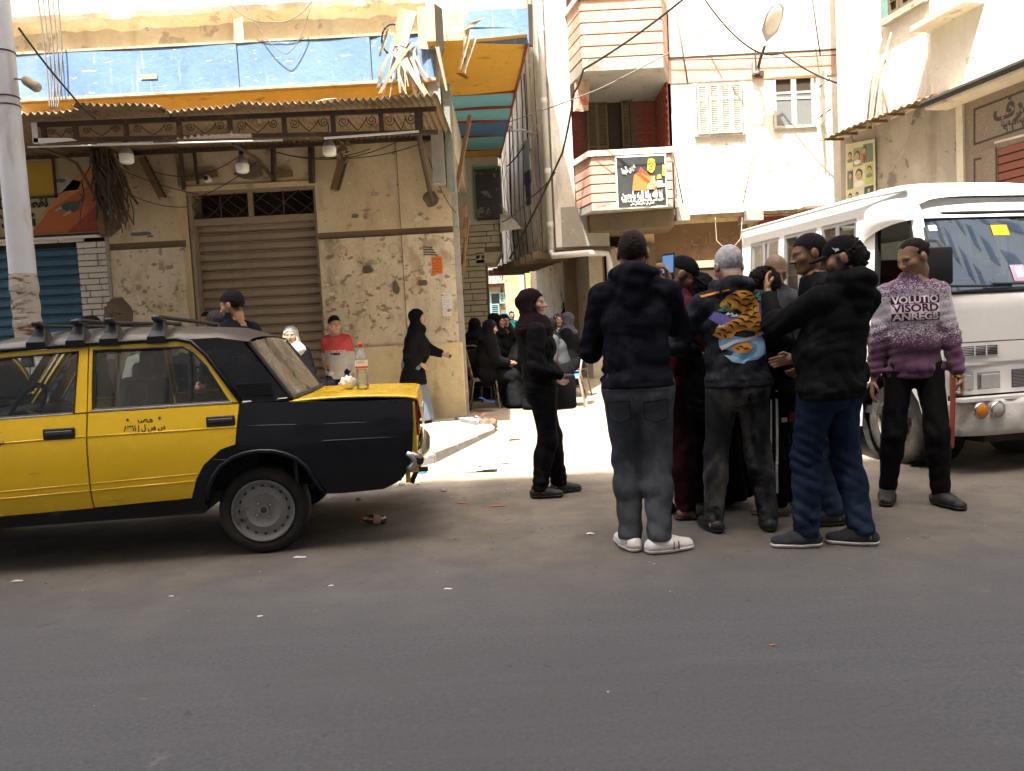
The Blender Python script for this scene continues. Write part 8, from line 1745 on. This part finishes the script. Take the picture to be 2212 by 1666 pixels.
boy = person('boy in red and grey sweater standing with hands behind his back', (q_.x, 10.0), 178, 1.45, .95, head=(38, 0, 0), wr=((-.17, -.14, .70), (.17, -.14, .70)), el=((-1, -.5, 0), (1, -.5, 0)), skin=SK_l, hair='boy', scalp=.75, hairc=(.02, .014, .012), top=('sweater', two_tone(), .026, .022), bottom=('trousers', C_navy, .022, .022), shoes=C_bsh, h=.0155, z0=.14, hem=.66, an=((-.09, 0, 0), (.09, .03, 0)))
decal_text(boy, 'BEST SIDE STYLE', 0, 1.02, .034, W_l, False, .27, .008); decal_text(boy, '1983', 0, .985, .036, C_navy, False, .12, .008, .002); decal(boy, 'patch', [(-.14, .80), (-.08, .82), (-.085, .86), (-.14, .87)], cloth('patch_orange', (.5, .2, .02)), False, .006)
q_ = P(893, 780, 10.25); ow = person('old woman in black robe over blue-grey skirt stretching her arm by the wall', (q_.x, 10.22), -88, 1.50, 1.10, belly=.03, lean=.06, head=(0, -2, 0), wr=((-.10, .40, .90), (.17, .12, .80)), el=((-.3, -.6, -.8), (.4, -1, 0)), an=((-.09, .03, 0), (.09, -.03, 0)), skin=SK_l, female=True, hair=None, hijab=(C_blk, .55), top=('robe', C_blk, .04, .036), skirt=('satin_skirt', C_satin, .235, .05, 1), shoes=C_bsh, h=.0155, z0=.14, hem=.52)
ph_ = thing('small_phone', 'small dark phone in the outstretched hand of the old woman', 'phone'); w_ = w2(ow, ow['WL']+np.array([0, .09, -.03])); o = MB().box((0, 0, 0), (.02, .10, .05), 0, None, .004).build('case', M_trim, ph_); o.location = w_; o.rotation_euler = (0, R_(20), 0)
# ================================================================ women sitting in the alley
zA = zg(0, 11.6)
seated('woman in black robe sitting on the rusty chair at the alley corner', 1046, 11.5, -82, zA, H=1.62, w=1.25, belly=.06, female=True, skin=SK_l, hair=None, hijab=(C_blk, 1.0), top=('robe_top', C_blk, .05, .05), skirt=('robe_skirt', C_blk, .2, .1, 1), lean=.08, head=(0, -10, 0))
seated('woman in black seen from behind, beside the alley corner', 1026, 12.4, -20, zg(0, 12.4), H=1.70, w=1.15, female=True, skin=SK_l, hair=None, hijab=(C_blk, 1.0), top=('robe_top', C_blk, .04, .04), skirt=('robe_skirt', C_blk, .2, .1, 1))
seated('woman with black headscarf and bright face looking right in the seated row', 1071, 12.7, -110, zg(0, 12.7), H=1.72, female=True, skin=SK_l, hair=None, hijab=(C_blk, 1.0), top=('robe_top', C_blk, .04, .04), skirt=('robe_skirt', C_blk, .2, .1, 1), sz=.46)
seated('woman leaning her cheek on her hand in the seated row', 1089, 13.3, -150, zg(0, 13.3), H=1.70, female=True, skin=SK_m, hair=None, hijab=(C_hijm, .9), top=('robe_top', C_blk, .04, .04), skirt=('robe_skirt', C_blk, .2, .1, 1), sz=.46, wr=((-.14, .36, .7), (.10, .18, 1.12)), hands=('relax', 'grip'))
seated('woman in black bending forward in the seated row', 1103, 12.2, -100, zg(0, 12.2), H=1.60, w=1.1, female=True, skin=SK_l, hair=None, hijab=(C_blk2, 1.0), top=('robe_top', C_blk2, .04, .04), skirt=('robe_skirt', C_blk2, .2, .1, 1), lean=.22, head=(0, -25, 0))
q_ = P(1107, 720, 20.5); person('man in teal shirt with hand at his mouth standing deep in the alley', (q_.x, 20.5), 195, 1.56, skin=SK_m, hair='short', scalp=.7, top=('shirt', C_teal, .03, .025), bottom=('trousers', C_blk, .02, .02), shoes=C_bsh, h=.022, z0=zg(0, 20), wr=((-.24, .05, .75), (.08, .20, 1.32)))
seated('woman in dark grey jacket sitting on the blue chair', 1214, 11.25, 84, zg(0, 11.2), H=1.62, w=1.15, female=True, skin=SK_l, hair=None, hijab=(C_blk, .9), top=('jacket', C_grey, .045, .04), skirt=('skirt', C_blk, .16, .1, 1), lean=.12, head=(10, -4, 0))
seated('woman in dark hood sitting behind the blue chair', 1238, 12.3, 70, zg(0, 12.3), H=1.72, w=1.15, female=True, skin=SK_l, hair=None, hijab=(C_grey, 1.0), top=('robe_top', C_blk, .05, .045), skirt=('robe_skirt', C_blk, .2, .1, 1))
seated('woman with pale patterned scarf sitting farther back in the alley', 1208, 14.2, 190, zg(0, 14.2), H=1.62, female=True, skin=SK_l, hair=None, hijab=(cloth('dotted_scarf', (.05, .045, .05), .3, 30, layers=(((.6, .58, .55), 26, .6, .62),)), .9), top=('robe_top', C_blk, .04, .04), skirt=('robe_skirt', C_blk, .2, .1, 1))
q_ = P(1226, 700, 17.2); person('person in black standing in the shade of the alley doorway', (q_.x, 17.2), 80, 1.62, 1.05, female=True, skin=SK_m, hair=None, hijab=(C_blk, 1.0), top=('robe_top', C_blk, .04, .04), skirt=('robe_skirt', C_blk, .22, .06, 1), shoes=C_bsh, h=.024, z0=zg(0, 17), hem=.6)
# ---------------------------------------------------------------- chairs
def chair(label, px, y, yaw, z0, fm, sm, back=True, dx=0):
    q_ = P(px, 800, y); t = thing('metal_chair', label, 'chair', (q_.x, y, z0), R_(yaw), 'metal chairs'); r_ = .013
    for sx in (-.19, .19):
        MB().tube([(sx, .20, 0), (sx, .16, .44)], r_, 7).build('leg', fm, t); MB().tube([(sx, -.24, 0), (sx, -.17, .42), (sx*.98, -.26, .88)], r_, 7).build('leg', fm, t, smooth=True); MB().tube([(sx, -.18, .43), (sx, .18, .44)], r_, 7).build('seat_rail', fm, t)
    MB().tube([(-.186, -.26, .87), (-.12, -.275, .91), (.12, -.275, .91), (.186, -.26, .87)], r_, 7).build('back_rail', fm, t, smooth=True); MB().tube([(-.19, .17, .22), (.19, .17, .22)], .009, 6).build('stretcher', fm, t)
    MB().box((0, .0, .455), (.38, .38, .035), 0, None, .012).build('seat', sm, t)
    if back: MB().box((0, -.235, .74), (.34, .025, .22), 0, (R_(11), 0, 0), .01).build('backrest', sm, t)
    return t
M_rustp = mat('chipped_chair_paint', (.22, .17, .12), .7, .3, 20, .3, layers=(((.08, .045, .03), 14, .5, .58),)); M_blup = mat('blue_seat', (.03, .20, .62), .5, .08, 8)
chair('rusty metal chair under the woman at the alley corner', 1044, 11.5, -82, zA, M_rustp, M_rustp, False); chair('metal chair with blue seat and back in the sunny alley', 1225, 11.25, 84, zg(0, 11.2), M_alu, M_blup)
chair('dark chair of the girl in front of the brown shutter', 636, 9.75, 188, .14, M_trim, M_trim)
chair('dark chair under the white-shirted man behind the taxi', 322, 9.2, 175, .14, M_trim, M_trim); chair('dark chair under the dark-clothed person behind the taxi', 385, 9.6, 170, .14, M_trim, M_trim)
for px, y, yw, lab in ((1026, 12.4, -20, 'chair of the woman seen from behind in the alley'), (1071, 12.7, -110, 'chair of the bright-faced woman in the seated row'), (1089, 13.3, -150, 'chair of the woman leaning on her hand'), (1103, 12.2, -100, 'chair of the bending woman in the seated row'), (1238, 12.3, 70, 'chair of the hooded woman behind the blue chair'), (1208, 14.2, 190, 'chair of the woman with the pale patterned scarf')): chair(lab, px, y, yw, zg(0, y), M_rustp, M_trim)
# ================================================================ litter on the ground
rnd = random.Random(31)
b = MB()
for i in range(420):
    y = rnd.choice((rnd.uniform(2.2, 7), rnd.uniform(4.0, 6.8), rnd.uniform(7, 11.5))); x = rnd.uniform(-.62, .62)*y*1.1
    if -5 < x < -.5 and y > 7.1 and y < 10.8: continue
    s_ = rnd.uniform(.003, .012)*(1.4 if rnd.random() < .1 else 1)*min(1, y/6); a = rnd.uniform(0, 6.28); z = zg(x, y)+.002; N = rnd.choice((4, 5, 6))
    b.add([(x+s_*math.cos(a+6.283*k/N)*rnd.uniform(.5, 1.3), y+s_*math.sin(a+6.283*k/N)*rnd.uniform(.5, 1.3), z+rnd.uniform(0, s_*.5)) for k in range(N)]+[(x, y, z+s_*.6)], [(k, (k+1) % N, N) for k in range(N)], rnd.choice((0, 1, 1, 2, 2)))
tag(b.build('gravel', [mat('grit_pale', (.36, .34, .31), .8, .2, 30), mat('grit_brown', (.16, .10, .06), .9, .2, 30), mat('grit_dark', (.06, .055, .05), .9, .2, 30)]), 'grit and tiny scraps scattered over the street', 'litter', kind='stuff')
def scrap(px, py, s_, m, lab, cat='scrap', asp=2.2, ang=0, fold=.3):
    o = G(px, py, 0); z = zg(o.x, o.y); o = G(px, py, z+.004); bb = MB(); rr = random.Random(px)
    bb.grid(lambda u, v: ((u-.5)*s_*asp*(1-.3*v*rr.uniform(.8, 1)), (v-.5)*s_*(1-.25*u), .012*s_/.06*(math.sin(u*5+px)*.5+.5)*fold*2), 5, 4); ob = bb.build('litter_scrap', m, None, smooth=True, loc=o); ob.rotation_euler.z = R_(ang); tag(ob, lab, cat, 'litter on the street')
scrap(648, 1204, .036, M_paperw, 'small white paper scrap on the road behind the taxi wheel', ang=8); scrap(38, 1255, .03, M_paperw, 'white scrap on the road below the taxi door at the left edge', ang=10)
scrap(1040, 1015, .22, M_paperw, 'large white paper sheet lying at the sunlit kerb', asp=1.6, ang=-20); scrap(1020, 1008, .1, M_paperw, 'torn white sheet beside the large one at the kerb', asp=2, ang=30)
scrap(885, 1037, .08, M_paperw, 'white paper under the rear bumper of the taxi', asp=1.8); scrap(1073, 1093, .03, mat('orange_scrap', (.5, .12, .04), .7), 'thin orange scrap in front of the woman in black', asp=5)
scrap(1000, 1086, .03, mat('orange_scrap', (.5, .12, .04), .7), 'small red-brown scrap left of the woman in black', asp=3); scrap(1275, 1153, .035, M_paperw, 'crumpled white scrap beside the photographer', asp=1.5); scrap(1090, 1000, .05, mat('grey_scrap', (.4, .38, .36), .7), 'grey scrap at the edge of the shade left of the woman in black', asp=2)
scrap(968, 1272, .018, M_paperw, 'small pale scrap in the middle of the road', asp=2.5); scrap(562, 1331, .014, M_paperw, 'small pale scrap in the near left road', asp=2); scrap(715, 1265, .015, M_paperw, 'pale chip on the road right of the taxi wheel', asp=2); scrap(1670, 1393, .012, mat('orange_scrap', (.5, .12, .04), .7), 'tiny orange scrap on the right foreground road', asp=2.5); scrap(370, 1288, .014, M_paperw, 'pale chip on the road below the taxi sill', asp=2)
scrap(1110, 945, .12, mat('yellow_leaf', (.4, .32, .08), .7), 'yellowish wrapper at the tip of the kerb', asp=1.2, fold=1); scrap(1040, 900, .12, mat('red_wrapper', (.4, .08, .07), .7), 'red and white wrapper in the shade by the alley corner', asp=1.5, fold=1); scrap(1030, 904, .08, M_paperw, 'white wrapper in the shade by the alley corner', asp=1.2, fold=1); scrap(1050, 870, .2, mat('blue_bag', (.05, .18, .5), .5), 'blue plastic under the rusty chair', asp=1.5, fold=1)
# blue bag at the bumper, drinks bottle, stones
def lump(px, py, s_, m, lab, cat, sq=.6, z=None):
    o = G(px, py, 0); zz = zg(o.x, o.y) if z is None else z; o = G(px, py, zz); bb = MB(); bb.sphere((0, 0, s_*.35), (s_, s_*.8, s_*sq), 7); rr = random.Random(px)
    for i, v in enumerate(bb.v): k = 1+rr.uniform(-.2, .2); bb.v[i] = (v[0]*k, v[1]*k, max(0, v[2]*k))
    tag(bb.build(cat.replace(' ', '_'), m, None, smooth=40, loc=o), lab, cat)
lump(912, 1022, .045, mat('cyan_bag', (.02, .28, .48), .4, .2, 20), 'crumpled bright blue bag on the ground behind the taxi bumper', 'bag'); lump(1055, 925, .12, M_dkcon, 'dark rubble stone at the alley corner', 'stone'); lump(1000, 885, .05, M_plgrey, 'grey lump at the foot of the corner wall', 'stone', z=.14); lump(912, 895, .08, mat('pale_slipper', (.5, .53, .52), .7), 'pale slipper on the pavement behind the taxi', 'slipper', .3, .14)
for i, (px, py) in enumerate(((775, 1080), (868, 1048), (958, 1062))): lump(px, py, .025, M_conc, 'small grey stone on the road behind the taxi, '+('leftmost', 'middle one under the bumper', 'rightmost')[i], 'pebble')
o = G(805, 1128, .02); t = thing('drink_bottle', 'small crushed plastic bottle with orange cap lying on the road', 'bottle', o, R_(205)); Mx = Matrix.Translation((0, 0, .02)) @ Matrix.Rotation(R_(90), 4, 'Y') @ Matrix.Rotation(R_(-12), 4, 'Y')
MB().lathe([(0, -.09), (.028, -.09), (.032, -.08), (.030, -.04), (.033, 0), (.030, .03), (.018, .06), (.012, .07)], Mx, 14).build('bottle_body', glass('brown_bottle', (.62, .50, .42), .15, .1, .2), t, smooth=True); MB().lathe([(.014, .068), (.015, .09), (0, .091)], Mx, 12).build('cap', flat('cap_orange', (.6, .12, .02)), t, smooth=True); MB().lathe([(.0335, -.05), (.0335, .0)], Mx, 14).build('label', flat('label_pink', (.5, .33, .28)), t, smooth=True)
